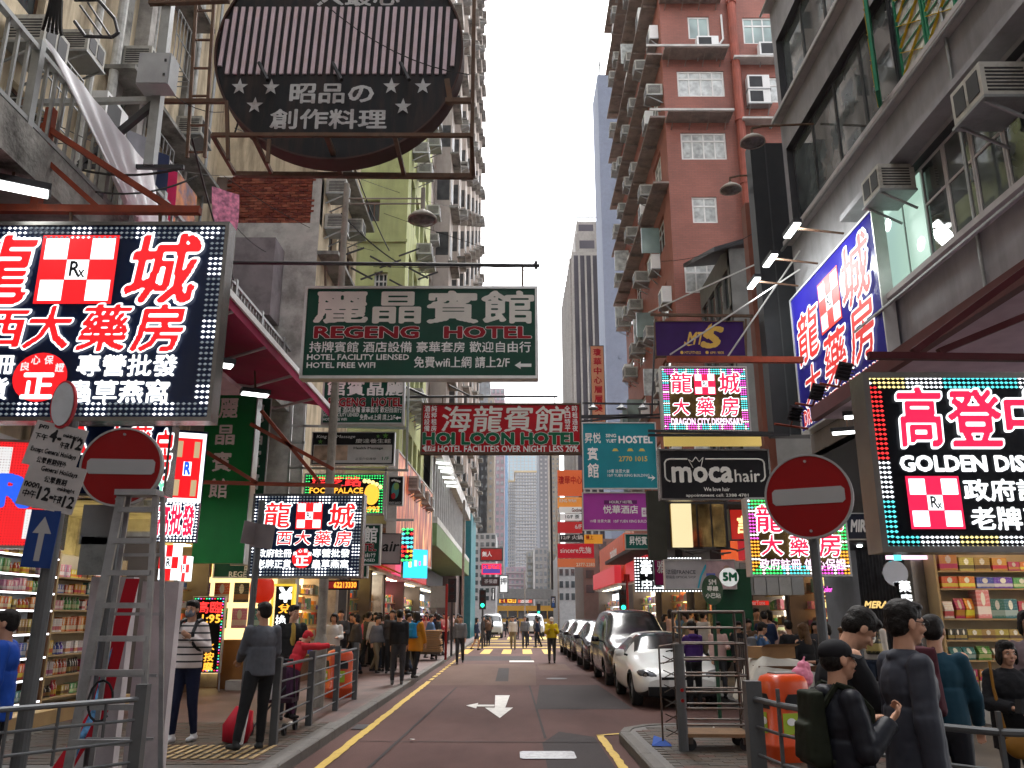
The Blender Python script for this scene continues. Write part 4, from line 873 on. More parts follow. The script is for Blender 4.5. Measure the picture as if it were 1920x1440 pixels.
# rusty support frame above it
def F(px, py, Y): return at(px, py, Y)
fr = thing('steel_gantry', 'red oxide painted angle iron frame bolted above the nearest left pharmacy sign', 'gantry', (-5.4, 9, 6.6)); 
for nm, a, b, w in (('beam', (-60, 391), (376, 395), .09), ('post', (66, 395), (97, 205), .1), ('brace', (80, 235), (325, 393), .07), ('brace', (82, 297), (188, 393), .06)):
    world_parent(MB().sq(F(*a, 9.1), F(*b, 9.1), w).build(nm, REDPAINT), fr)
world_parent(MB().bar(F(133, 395, 9.1), F(133, 420, 9.1), .02).bar(F(300, 395, 9.1), F(300, 420, 9.1), .02).build('hanger', RUST), fr)
# ---- long green hotel sign
s = Sign('hotel_sign', 'largest green hanging hotel sign with silver characters over red roman lettering', 'sign', (567, 537, 1009, 710), 14, .22, DGREEN, ALF, .05, off=(0, 0))
s.text('麗晶賓館', (587, 547, 998, 606), CREAML, .052, 30); s.text('REGENG   HOTEL', (590, 613, 993, 634), DRED, .06, 26, outline=WLET, ob=.03)
s.text('持牌賓館 酒店設備 豪華套房 歡迎自由行', (582, 641, 995, 661), WLET, .03, 24); s.text('HOTEL FACILITY LIENSED', (579, 665, 768, 675), WLET, .03, 20); s.text('HOTEL FREE WIFI', (579, 680, 706, 690), WLET, .03, 20)
s.text('免費wifi上網 請上2/F', (778, 669, 955, 690), WLET, .03, 24); s.poly([(965, 685), (976, 678), (976, 682), (996, 682), (996, 688), (976, 688), (976, 692)], WLET)
fr = thing('sign_bracket', 'thin dark steel pole with chains carrying the largest green hotel sign', 'sign bracket', (-2, 14.1, 8))
world_parent(MB().bar(F(410, 492, 14.1), F(1012, 498, 14.1), .035, 8).build('pole', DARKM), fr)
for px in (610, 980): world_parent(MB().bar(F(px, 498, 14.1), F(px, 540, 14.1), .02).build('chain', RUST), fr)
world_parent(MB().bar(F(1005, 490, 14.1), F(1005, 504, 14.1), .03).build('end_clip', DARKM), fr)
wires('stay_wire', [(F(1005, 495, 14.1), F(720, 400, 17)), (F(1005, 500, 14.1), F(700, 500, 15)), (F(1005, 495, 14.1), F(870, 560, 20))], 'thin stay wire of the green hotel sign pole', .006, .02, 'stay wires of the green hotel sign')
# ---- second, smaller green hotel sign behind
s = Sign('hotel_sign', 'smaller green hotel sign reading right to left, hanging behind the lamp post', 'sign', (604, 711, 758, 796), 18.5, .2, DGREEN, ALF, .04)
s.text('館賓晶麗', (612, 714, 756, 742), WLET, .04, 24); s.text('REGENG  HOTEL', (616, 747, 754, 762), DRED, .06, 24, outline=WLET, ob=.03); s.text('持牌賓館 酒店設備 豪華套房 歡迎自由行', (608, 763, 754, 774), WLET, .02, 20); s.text('HOTEL FACILITY LIENSED', (608, 775, 674, 781), WLET, .02, 16); s.text('HOTEL FREE WIFI', (608, 784, 652, 789), WLET, .02, 16); s.text('免費wifi上網 請上2/F', (676, 777, 742, 788), WLET, .02, 20)
s.poly([(742, 784), (747, 780), (747, 782), (753, 782), (753, 785), (747, 785), (747, 788)], WLET)
# ---- red hotel sign
RSG = mat('red_sign_board', (.42, .005, .012), .35, var=.12, dirt=.1); GLT = mat('green_letter', (.01, .13, .06), .4)
s = Sign('hotel_sign', 'red hanging hotel sign with cream brush characters and green roman lettering', 'sign', (789, 756, 1090, 851), 20, .2, RSG, RUST, .045)
s.text('海龍賓館', (826, 762, 1054, 810), CREAML, .045, 30, (math.radians(40), 1.6), .08); s.text('HOI LOON HOTEL', (794, 812, 1083, 833), GLT, .075, 26, outline=WLET, ob=.03)
s.text('HOTEL FACILITEIS OVER NIGHT LESS 20%', (822, 836, 1083, 848), WLET, .035, 22); s.poly([(793, 840), (800, 834), (800, 836), (817, 836), (817, 846), (800, 846), (800, 848)], WLET); s.text('1/F', (801, 837, 815, 845), RSG, .04, 20, d=.01)
for i, t in enumerate(('酒店設備', '純粹租房', '全日特平', '時租過夜')):
    x = (800, 813, 1064, 1078)[i]
    for j, ch in enumerate(t): s.text(ch, (x-5, 761+j*12.3, x+5, 772+j*12.3), WLET, .03, 20)
fr = thing('sign_bracket', 'dark steel arm above the red hotel sign', 'sign bracket', (-1, 20, 7)); world_parent(MB().bar(F(760, 744, 20.1), F(1046, 743, 20.1), .03).bar(F(800, 743, 20.1), F(740, 716, 20.1), .03).bar(F(880, 742, 20.1), F(842, 722, 20.1), .02).build('pole', DARKM), fr)
world_parent(MB().bar(F(830, 743, 20.1), F(830, 757, 20.1), .015).bar(F(1040, 743, 20.1), F(1040, 757, 20.1), .015).build('chain', RUST), fr)
# ---- round restaurant sign with cage
R0 = at(638, 72, 11.3); RR = at(866, 72, 11.3).x-R0.x; RB = mat('round_sign_black', (.011, .011, .013), .55, dirt=.45, dirtcol=(.06, .035, .025), dscale=2.5, streak=True); BARP = mat('pale_pink_bar', (.55, .44, .49), .4, dirt=.3, dscale=6, dirtcol=(.3, .16, .08)); DULL = mat('tarnished_letter', (.42, .42, .42), .5, .1, dirt=.5, dscale=5, dirtcol=(.12, .04, .02))
s = Sign('restaurant_sign', 'huge round black restaurant sign with pink vertical bars, stars and tarnished characters', 'sign', (638-228, 72-228, 638+228, 72+228), 11.3, .4); s.h = s.w = 2*RR; s.c.z = at(638, 299, 11.3).z+RR; s.o.location.z = s.c.z
n = 72; mb = MB(); prof = [(RR, 0), (RR, .42), (RR*.985, .42), (RR*.985, 0)]
circ = lambda r, y: [(r*math.cos(2*PI*k/n), y, r*math.sin(2*PI*k/n)) for k in range(n)]
f1, f2 = circ(RR, 0), circ(RR, .26); mb.add(f1+f2, [tuple(range(n)), tuple(range(2*n-1, n-1, -1))]+[(k, n+k, n+(k+1) % n, (k+1) % n) for k in range(n)]); mb.build('board', RB, s.o)
i1, i2, o1, o2 = circ(RR, -.05), circ(RR, .3), circ(RR+.03, -.05), circ(RR+.03, .3)
MB().add(i1+o1+o2+i2, [(k, n+k, n+(k+1) % n, (k+1) % n) for k in range(n)]+[(n+k, 2*n+k, 2*n+(k+1) % n, n+(k+1) % n) for k in range(n)]+[(2*n+k, 3*n+k, 3*n+(k+1) % n, 2*n+(k+1) % n) for k in range(n)]+[(3*n+k, k, (k+1) % n, 3*n+(k+1) % n) for k in range(n)]).build('rim', mat('dark_rust_rim', (.06, .03, .025), .7, dirt=.4), s.o)
for k in range(31):
    px = 421+k*14.35; t0, t1 = (15, 140) if 0 < k < 30 else (38, 125)
    x0, x1, z0, z1 = s.L((px-3.6, t0, px+3.6, t1)); MB().add([(x0-.02, -.03, z0), (x1-.02, -.03, z0), (x1+.02, -.03, z1), (x0+.02, -.03, z1), (x0-.02, 0, z0), (x1-.02, 0, z0), (x1+.02, 0, z1), (x0+.02, 0, z1)], [(0, 1, 2, 3), (0, 4, 5, 1), (1, 5, 6, 2), (2, 6, 7, 3), (3, 7, 4, 0)]).build('bar', BARP, s.o)
for (cx, cy) in [(459, 164), (517, 165), (490, 199), (738, 163), (796, 163), (761, 201)]:
    s.poly([(cx+(16 if k % 2 == 0 else 6.5)*math.sin(PI*k/5), cy-(16 if k % 2 == 0 else 6.5)*math.cos(PI*k/5)) for k in range(10)], DULL, 'star', .02)
s.text('昭品の', (552, 158, 704, 194), DULL, .055, 28); s.text('創作料理', (520, 206, 730, 242), DULL, .045, 28); s.text('人最心', (590, -20, 745, 11), DULL, .045, 28)
for px in (492, 630, 757): world_parent(MB().bar(F(px-6, 118, 11.2), F(px+10, 150, 10.9), .03).build('lamp_arm', BLACK), s.o)
# cage
fr = thing('steel_gantry', 'rusty angle iron cage hanging around the round restaurant sign', 'gantry', (-2.3, 11.3, 8)); Ya, Yb = 10.9, 12.1
def cg(nm, a, Y1, b, Y2, w=.055): world_parent(MB().sq(F(*a, Y1), F(*b, Y2), w).build(nm, RUST), fr)
cg('rail', (398, 253), Ya, (884, 254), Ya); cg('rail', (441, 327), Yb-.3, (888, 331), Yb-.3, .075); cg('rail', (280, 5), Ya, (430, 0), Ya, .08); cg('rail', (300, 190), Yb, (424, 190), Yb, .07); cg('rail', (835, 189), Ya, (884, 189), Ya, .07)
cg('upright', (884, 331), Yb-.3, (890, -60), Yb-.3, .06); cg('upright', (425, 190), Ya, (428, 300), Ya, .05); cg('cross_bar', (398, 253), Ya, (441, 327), Yb-.3); cg('cross_bar', (474, 254), Ya, (510, 327), Yb-.3); cg('cross_bar', (612, 254), Ya, (640, 327), Yb-.3, .07); cg('cross_bar', (740, 254), Ya, (758, 329), Yb-.3, .06); cg('cross_bar', (884, 254), Ya, (888, 331), Yb-.3)
cg('upright', (505, 262), Ya, (502, 305), Ya, .05); cg('upright', (838, 150), Ya+.3, (845, 195), Ya+.3, .08)
fr = thing('ladder_rack', 'rusty vertical steel rack beside the round sign', 'rack', (-4, 12, 9))
for px in (351, 384): world_parent(MB().sq(F(px, 295, 12.2), F(px+18, -10, 12.2), .05).build('upright', RUST), fr)
for py in (20, 75, 128, 180, 235, 285): world_parent(MB().sq(F(352+(295-py)*.06, py, 12.2), F(385+(295-py)*.06, py, 12.2), .03).build('rung', RUST), fr)
# steel post with electrical box
fr = thing('steel_post', 'pale square steel post rising beside the balcony', 'post', (-4.6, 11, 8)); world_parent(MB().sq(F(281, 312, 11), F(321, -30, 11), .14).build('post', STEEL), fr); world_parent(MB().sq(F(62, 193, 11), F(300, 187, 11), .08).build('arm', STEEL), fr); world_parent(MB().sq(F(150, 310, 11), F(292, 192, 11), .09).build('strut', DARKM), fr); world_parent(MB().sq(F(145, 312, 11), F(345, 314, 11), .06).build('foot_rail', DARKM), fr)
bx = thing('electrical_box', 'grey metal electrical box fixed on the square steel post', 'box', F(298, 140, 10.8)); box_obj('casing', mat('grey_box_paint', (.36, .37, .38), .4, dirt=.2), -.25, .22, -.15, .15, -.26, .26, bx); box_obj('lid', MATS['grey_box_paint'], -.24, .2, -.17, -.151, -.25, .25, bx); box_obj('latch', DARKM, .14, .17, -.185, -.171, .1, .14, bx); box_obj('latch', DARKM, .14, .17, -.185, -.171, -.14, -.1, bx)
r_ = MB().path([F(140, 0, 8), F(185, 0, 8), F(215, 35, 8), F(222, 62, 8), F(210, 70, 8), F(160, 68, 8), F(140, 40, 8)], .02).path([F(150, 10, 8), F(190, 66, 8)], .012).path([F(165, 5, 8), F(205, 66, 8)], .012).build('clothes_rack', DARKM); tag(r_, 'black tubular clothes rack sticking out at the top left', 'rack')
for k in range(5):
    wires('cable_bundle', [(F(95+k*5, 0, 7.5), F(80+k*9, 55+k*3, 7.6))], 'black cable bundle looping at the top left corner', .02, .08, 'cable bundle at the top left')
# ---- awning at left
AWN = mat('maroon_awning_fabric', (.36, .03, .09), .75, var=.2, scale=1.5, dirt=.3, dirtcol=(.3, .1, .12), dscale=1.2)
aw = thing('awning', 'maroon retractable awning with a pale front rail over the left pavement', 'awning', (-4.4, 14, 6)); A0 = at(413, 528, 10.9); A1 = at(620, 768, 18.2); zi = A0.z+.9; xi = A0.x-3.0
def awn(x0, z0, x1, z1, nm, m, th=.02): 
    return world_parent(MB().add([(x0, A0.y, z0), (x0, A1.y, z0), (x1, A1.y, z1), (x1, A0.y, z1), (x0, A0.y, z0+th), (x0, A1.y, z0+th), (x1, A1.y, z1+th), (x1, A0.y, z1+th)], [(0, 3, 2, 1), (4, 5, 6, 7), (0, 1, 5, 4), (1, 2, 6, 5), (2, 3, 7, 6), (3, 0, 4, 7)]).build(nm, m), aw)
awn(A0.x, A0.z, xi, A0.z+.45, 'fabric', AWN); world_parent(MB().sq(A0-Vector((0, .1, .02)), Vector((A0.x, A1.y+.1, A0.z-.02)), .07, .1).build('front_rail', WHITE), aw)
for k in range(4):
    y = A0.y+1+k*(A1.y-A0.y-2)/3; world_parent(MB().path([(A0.x-.02, y, A0.z-.03), (A0.x-1.1, y+.6, A0.z-.12), (xi, y+.3, A0.z+.1)], .03, 6).build('folding_arm', mat('pale_arm', (.5, .42, .45), .5)), aw)
world_parent(MB().add([(A0.x, A0.y, A0.z), (A0.x, A1.y, A0.z), (A0.x, A1.y, A0.z-.22), (A0.x, A0.y, A0.z-.22)], [(0, 1, 2, 3)]).build('valance', AWN), aw)
aw2 = tag(MB().add([(-6.0, 6, 5.9), (-6.0, 10.5, 5.9), (-8, 10.5, 6.6), (-8, 6, 6.6), (-6.0, 6, 5.93), (-6.0, 10.5, 5.93), (-8, 10.5, 6.63), (-8, 6, 6.63)], [(0, 3, 2, 1), (4, 5, 6, 7), (0, 1, 5, 4), (1, 2, 6, 5), (2, 3, 7, 6), (3, 0, 4, 7)]).build('awning', AWN), 'small maroon awning just above the nearest left pharmacy sign', 'awning')
# ---- left green vertical banners
GRN = mat('bright_green_banner', (.008, .18, .035), .5, var=.3, scale=.8); PINKB = mat('pale_pink_letter', (.95, .82, .78), .6)
s = Sign('vertical_banner', 'tall bright green vertical hotel banner with pale characters, left of the lamp post', 'sign', (372, 735, 470, 1058), 17, .15, GRN, None, .03)
for i, ch in enumerate('麗晶賓館'): s.text(ch, (399-i*2, 748+i*50, 434-i*2, 784+i*50), PINKB, .04, 26)
box_obj('side_panel', ALF, s.w/2, s.w/2+.02, -.02, .3, -s.h/2, s.h/2, s.o)
GRN2 = mat('dull_green_banner', (.015, .10, .05), .5, var=.2)
s = Sign('vertical_banner', 'narrow dull green vertical hotel banner with small rows of writing, beside the bright green one', 'sign', (446, 745, 497, 1060), 17.6, .12, GRN2, ALF, .025, rz=.25)
for i, ch in enumerate('麗晶賓館'): s.text(ch, (458, 760+i*42, 484, 792+i*42), WLET, .04, 22)
s.text('REGENG', (455, 938, 490, 948), DRED, .05, 18); s.text('HOTEL', (458, 951, 487, 961), DRED, .05, 18)
for j, t in enumerate(('持牌賓館', '酒店設備', '豪華套房', '免費WIFI', '請上2/F', 'HOTEL')): s.text(t, (454, 968+j*13, 489, 978+j*13), WLET, .02, 18)
s = Sign('hotel_sign', 'low green hotel board behind the second pharmacy sign near the pavement', 'sign', (400, 1050, 690, 1084), 19.2, .12, DGREEN, ALF, .03); s.text('REGENG  HOTEL', (430, 1072, 540, 1082), WLET, .02, 20); s.text('晶', (458, 1054, 470, 1070), WLET, .04, 20)
s = Sign('hotel_sign', 'green hotel sign part hidden right of the middle pharmacy sign', 'sign', (640, 982, 714, 1060), 18.2, .12, DGREEN, ALF, .03); s.text('館', (682, 988, 706, 1018), WLET, .05, 26); s.text('HOTEL', (660, 1020, 705, 1033), DRED, .05, 20, outline=WLET, ob=.025); s.text('迎自由行', (664, 1037, 705, 1045), WLET, .02, 18); s.text('LIENSED', (675, 1048, 704, 1053), WLET, .02, 16)
# ---- middle dragon city sign
s = Sign('pharmacy_sign', 'navy lit pharmacy sign crossed by the lamp post, behind the left pavement', 'sign', (470, 926, 680, 1084), 14.2, .25, NAVY, CHROME, .035)
s.leds((473, 929, 677, 1081), 3, .052, [LDIM, LLED], lambda k, r, t: 1 if (k % 10) < 4 else 0)
s.rxcross((553, 942, 602, 992), LR, LW, LK, .012)
for t, b in (('龍', (492, 943, 540, 990)), ('城', (614, 945, 662, 992)), ('西', (519, 998, 547, 1022)), ('大', (553, 996, 582, 1022)), ('藥', (590, 996, 620, 1024)), ('房', (628, 996, 658, 1024))): s.text(t, b, LR, .055, 26, BRUSH, .05, outline=LW, ob=.06, d=.02)
for t, b in (('政府註冊', (486, 1030, 549, 1045)), ('老牌正貨', (486, 1050, 549, 1065)), ('專營批發', (588, 1030, 657, 1045)), ('蟲草燕窩', (588, 1050, 656, 1065))): s.text(t, b, LW, .05, 22, d=.015)
s.disc(569, 1047, 18.5, LR, 'emblem_disc', .01); s.text('正', (556, 1043, 581, 1060), LW, .07, 22, d=.016)
for t, x, y in (('良', 556, 1038), ('心', 565, 1033), ('保', 575, 1033), ('證', 583, 1039)): s.text(t, (x-3.5, y-3.5, x+3.5, y+3.5), LW, .05, 14, d=.016)
fr = thing('steel_gantry', 'red oxide braces above the pharmacy sign that the lamp post crosses', 'gantry', (-4, 14.2, 5)); 
for a, b in (((300, 902), (640, 911)), ((383, 845), (484, 907)), ((490, 770), (600, 905)), ((470, 795), (625, 880))): world_parent(MB().sq(F(*a, 14.3), F(*b, 14.3), .06).build('brace', REDPAINT), fr)
# ---- left lower cluster at the pharmacy corner
s = Sign('led_sign', 'red dotted LED panel with a blue R, behind the tilted parking plates at far left', 'sign', (-40, 826, 118, 1028), 9.6, .2, NBLK, CHROME, .03, rz=.25)
DOTR = emit('led_panel_red', (.85, .015, .02), 1.0); s.rect((-36, 830, 114, 1024), DOTR, 'led_field', .008)
mbd = MB()
for i in range(30):
    for j in range(38):
        x0, x1, z0, z1 = s.L((-34+i*5, 832+j*5.1, -32+i*5, 834+j*5.1)); mbd.add([(x0, -.012, z0), (x1, -.012, z0), (x1, -.012, z1), (x0, -.012, z1)], [(0, 1, 2, 3)])
mbd.build('led_dots', emit('led_dark_dot', (.25, 0, 0), .3), s.o)['kind'] = 'stuff'
s.text('R', (0, 895, 52, 950), emit('led_blue', (.02, .12, .9), .9), .09, 26, d=.016); s.rect((-20, 840, 14, 890), LWs, 'white_square', .012); s.rect((52, 955, 88, 1010), LWs, 'white_square', .012)
s = Sign('pharmacy_sign', 'pharmacy sign half hidden behind the left no entry sign with red characters', 'sign', (110, 796, 318, 930), 10.2, .2, NAVY, CHROME, .03)
for t, b in (('R', (20+110, 800, 160, 850)), ('藥', (240, 800, 280, 850)), ('房', (288, 808, 322, 902)), ('大', (190, 800, 236, 850))): s.text(t, b, LR, .06, 24, BRUSH, outline=LW, ob=.06, d=.02)
s.text('DISPENSARY', (180, 902, 316, 930), emit('led_green_soft', (.2, .8, .5), 1.0), .05, 20, outline=LW, ob=.04, d=.014)
s = Sign('pharmacy_sign', 'narrow angled pharmacy sign with red and gold checker block left of the green banner', 'sign', (318, 806, 384, 950), 11.4, .2, NAVY, None, .02, rz=.35)
s.rect((322, 812, 380, 944), LW, 'light_border', .004); s.rect((328, 822, 374, 934), LR, 'led_field', .008)
for (i, j) in ((0, 0), (2, 0), (0, 2), (2, 2)): s.rect((330+i*15, 828+j*36, 340+i*15, 858+j*36), emit('led_gold_block', (.55, .4, .22), .9), 'gold_block', .012)
s.rect((344, 866, 358, 892), LW, 'white_square', .012); s.text('R', (346, 868, 356, 890), MATS['led_blue'], .08, 18, d=.018)
s = Sign('pharmacy_sign', 'dark sign strip with red outlined characters beneath the angled checker sign', 'sign', (295, 940, 370, 1018), 11.2, .15, NAVY, None, .02, rz=.2); s.text('高批發', (298, 948, 362, 1004), LP, .06, 26, outline=LW, ob=.06, d=.014)
s.leds((296, 941, 369, 1017), 2, .04, [LDIM, LLED], lambda k, r, t: 1)
for (a, b, lab) in (((298, 1022, 334, 1088), 10.8, 'small red and white checker lightbox beside the green banner, left one'), ((335, 1042, 355, 1090), 11.2, 'small red and white checker lightbox beside the green banner, narrower right one')):
    s = Sign('checker_lightbox', lab, 'sign', a, b, .12, LW, None, .01); w = (a[2]-a[0])/3; h = (a[3]-a[1])/3
    for i, j in ((1, 0), (0, 1), (2, 1), (1, 2)): s.rect((a[0]+i*w, a[1]+j*h, a[0]+i*w+w, a[1]+j*h+h), LR, 'red_square', .006)
    s.text('R', (a[0]+w*1.2, a[1]+h*1.15, a[0]+w*1.8, a[1]+h*1.85), LK, .04, 18, d=.01)
# ---- LED board on pavement, money changer, phone number
s = Sign('led_board', 'upright LED board with red and orange characters on thin legs, behind the man in stripes', 'sign', (356, 1118, 418, 1262), 19.3, .08, NBLK, ALF, .02)
s.leds((358, 1120, 416, 1260), 1, .06, [LG, LC, LMG, LRD], lambda k, r, t: k % 4)
s.text('高臨', (364, 1128, 412, 1150), LRD, .04, 20, d=.012); s.text('1:95', (376, 1153, 410, 1168), LO, .04, 18, d=.012)
for j, ch in enumerate('水按摩'): s.text(ch, (386, 1204+j*19, 404, 1221+j*19), LO, .05, 20, d=.012)
for x in (-s.w/2+.02, s.w/2-.02): MB().bar((x, .04, -s.h/2), (x, .1, -s.c.z+.13), .02).build('leg', ALF, s.o)
s = Sign('money_changer_sign', 'black vertical sign with a glowing yen mark and yellow edge by the shop doorway', 'sign', (508, 1095, 550, 1182), 20.4, .2, NBLK, emit('yellow_edge', (1, .62, .05), .9), .05)
s.text('¥', (522, 1103, 546, 1129), LW, .07, 22, d=.012); s.text('兌', (522, 1133, 545, 1150), LO, .05, 20, d=.012); s.text('換', (518, 1154, 538, 1176), LW, .04, 20, d=.012)
s = Sign('led_sign', 'red LED strip with an orange phone number under the middle pharmacy sign', 'sign', (610, 1088, 672, 1106), 19.6, .1, emit('dark_red_led', (.3, .01, .01), .5), NBLK, .03); s.text('62213330', (626, 1092, 668, 1102), LO, .05, 20)
s = Sign('restaurant_sign', 'LED sign with an orange foot and green dotted rim behind the lamp post', 'sign', (569, 888, 721, 965), 19.4, .2, NBLK, ALF, .03)
s.leds((571, 890, 719, 963), 2, .06, [LG], lambda k, r, t: 0); s.text('足芝路', (580, 894, 676, 912), LRD, .05, 22); s.text('FOOT PALACE', (580, 915, 680, 925), LO, .04, 20); s.disc(697, 927, 14, LO, 'sole', .012, 20)
for k in range(5): s.disc(683+k*7.5, 902+k*k*.7, 4, LY, 'toe', .012)
s.text('2993', (684, 950, 712, 960), LO, .06, 20)
s = Sign('massage_sign', 'black and white massage sign with a reclining face photo above the foot sign', 'sign', (584, 810, 740, 872), 18.9, .15, mat('black_print', (.012, .012, .013), .3), ALF, .02)
s.rect((588, 834, 735, 868), mat('white_print', (.6, .6, .58), .5), 'white_panel', .005); s.rect((589, 835, 652, 863), mat('skin_photo_print', (.45, .33, .24), .5, var=.5, scale=4), 'photo_print', .009)
s.text('King      Massage', (592, 816, 664, 823), WLET, .01, 20, shear=.2); s.text('慶達養生館', (666, 823, 732, 831), WLET, .01, 20); s.text('Health Massage', (663, 838, 718, 844), LK, .03, 20, d=.008); s.text('正宗穴位按摩', (667, 858, 706, 863), LK, .01, 18, d=.008); s.text('1/F', (717, 857, 730, 863), GLT, .02, 16, d=.008)
for cx, cy, r in ((600, 828, 5), (722, 817, 6), (708, 818, 4)): s.poly([(cx+(r if k % 2 == 0 else r*.4)*math.sin(PI*k/5), cy-(r if k % 2 == 0 else r*.4)*math.cos(PI*k/5)) for k in range(10)], mat('leaf_print', (.12, .35, .06), .5), 'flower_mark', .008)
s = Sign('foot_sign', 'small black sign with a coloured footprint beside the LED foot sign', 'sign', (728, 893, 756, 948), 19.5, .12, MATS['black_print'], ALF, .02)
s.disc(741, 920, 7, mat('foot_print_teal', (.1, .35, .35), .5), 'sole', .006, 15); s.disc(743, 912, 5, mat('foot_print_green', (.3, .5, .15), .5), 'sole_patch', .009, 7); s.disc(738, 930, 4, REDC, 'heel_patch', .009, 6); s.text('FOOT & BODY', (731, 941, 753, 945), WLET, .01, 14)
for k in range(5): s.disc(735+k*3.4, 900+abs(k-1)*1.0, 2, WLET, 'toe', .009)
fr = thing('scaffold_frame', 'grey tubular scaffold holding the small signs left of the orange poster', 'gantry', (-4, 19, 5))
for a, b in (((548, 760), (536, 985)), ((572, 760), (560, 985)), ((766, 715), (762, 880)), ((548, 798), (760, 803)), ((540, 877), (766, 882)), ((544, 830), (572, 830)), ((540, 905), (566, 905)), ((724, 876), (722, 975)), ((722, 975), (776, 975))): world_parent(MB().sq(F(*a, 19.1), F(*b, 19.1), .05).build('tube', ALF), fr)
s = Sign('hair_salon_sign', 'grey and white hair salon sign with large black letters, partly hidden', 'sign', (714, 1000, 752, 1058), 19.8, .12, mat('pale_print', (.35, .3, .3), .5), DARKM, .02, rz=.1); s.text('air', (716, 1016, 746, 1034), LK, .03, 24, shear=.2)
s = Sign('led_sign', 'tiny multicolour LED column beside the hair salon sign', 'sign', (752, 988, 776, 1055), 20.2, .1, mat('purple_print', (.06, .015, .08), .5), None); s.leds((752, 989, 775, 1054), 2, .09, [LG, LRD, LC, LO], lambda k, r, t: (k//3) % 4, .6)
s = Sign('led_sign', 'bright blue video screen tilted over the shop row at left', 'sign', (752, 1028, 806, 1086), 26, .15, NBLK, None, rz=.65); SCR = emit('video_blue', (.03, .55, .95), 1.4)
s.rect((753, 1030, 805, 1084), SCR, 'screen', .005); s.rect((764, 1046, 770, 1064), LY, 'picture_shape', .01); s.rect((776, 1050, 782, 1062), LWs, 'picture_shape', .01); s.rect((786, 1052, 790, 1060), LMG, 'picture_shape', .01); s.rect((796, 1040, 803, 1060), LWs, 'picture_shape', .01)
def poster_mat():
    m, nt, b = _nodes('orange_lit_poster'); N = nt.nodes.new; L = nt.links.new; g = N('ShaderNodeTexCoord'); mp = N('ShaderNodeMapping'); mp.inputs['Scale'].default_value = (2.4, 1, .6); L(g.outputs['Object'], mp.inputs[0])
    n = N('ShaderNodeTexNoise'); n.inputs['Scale'].default_value = 1.1; n.inputs['Detail'].default_value = 5; L(mp.outputs[0], n.inputs['Vector']); cr = N('ShaderNodeValToRGB'); L(n.outputs[0], cr.inputs[0])
    e = cr.color_ramp.elements; e[0].position = .35; e[0].color = (.07, .02, .01, 1); e[1].position = .7; e[1].color = (.8, .5, .22, 1); x = e.new(.52); x.color = (.4, .07, .03, 1)
    L(cr.outputs[0], b.inputs['Base Color']); L(cr.outputs[0], b.inputs['Emission Color']); b.inputs['Emission Strength'].default_value = .12; return m
pa, pb = at(744, 900, 24.4), at(812, 900, 33.6); zt_, zb_ = at(744, 842, 24.4).z, at(744, 1035, 24.4).z
s = Sign('billboard', 'tall orange and brown lit poster wrapping along the left shop row', 'billboard', (0, 0, 100, 50), corners=((pa+pb)/2*1.0, (pb-pa).length, 0, math.atan2(pb.y-pa.y, pb.x-pa.x)) if 0 else (Vector(((pa.x+pb.x)/2, (pa.y+pb.y)/2, (zt_+zb_)/2)), math.hypot(pb.x-pa.x, pb.y-pa.y), zt_-zb_, math.atan2(pb.y-pa.y, pb.x-pa.x)), board=poster_mat(), frame=PALE, fw=.06, th=.25)
# ---- small left distance signs
for (b, Y, m, txt, tb_, lm, lab, fm) in [
    ((900, 1027, 943, 1052), 60, mat('red_print', (.4, .02, .015), .5), '無人', (904, 1034, 922, 1044), WLET, 'small red billboard with a food photo far along the left side', None),
    ((903, 1057, 940, 1077), 58, emit('purple_lit', (.08, .05, .35), .6), '大東地產', (906, 1060, 937, 1067), LRD, 'purple lit sign with red characters in a pink edge, far left side', LP),
    ((902, 1082, 937, 1099), 62, mat('dark_brown_print', (.05, .02, .02), .5), '茶餐廳', (908, 1086, 932, 1094), DULL, 'dark brown unlit sign below the purple lit one', None),
    ((936, 1078, 953, 1112), 70, LWs, '押', (938, 1084, 950, 1096), FGREY, 'white lit vertical sign at the far end of the left side', None),
    ((922, 1102, 928, 1126), 60, LWs, '店', (923, 1106, 927, 1112), FGREY, 'narrow white lit sign near the traffic island', None),
    ((935, 1122, 969, 1132), 90, emit('yellow_lit', (.9, .45, .02), 1.3), '龍鳳大押', (938, 1123, 966, 1131), DRED, 'yellow lit horizontal sign crossing the end of the street', None),
    ((970, 1123, 999, 1132), 92, emit('red_lit_small', (.6, .1, .06), .9), '酒家', (975, 1124, 992, 1131), WLET, 'red lit horizontal sign beside the yellow one at the end of the street', None),
    ((1033, 1118, 1042, 1140), 55, mat('blue_print', (.03, .1, .3), .4), '行', (1035, 1122, 1040, 1130), WLET, 'small blue poster panel at the far kerb on the right', None)]:
    s = Sign('shop_sign', lab, 'sign', b, Y, .2, m, fm or DARKM, .08); s.text(txt, tb_, lm, .05, 18, d=.02)
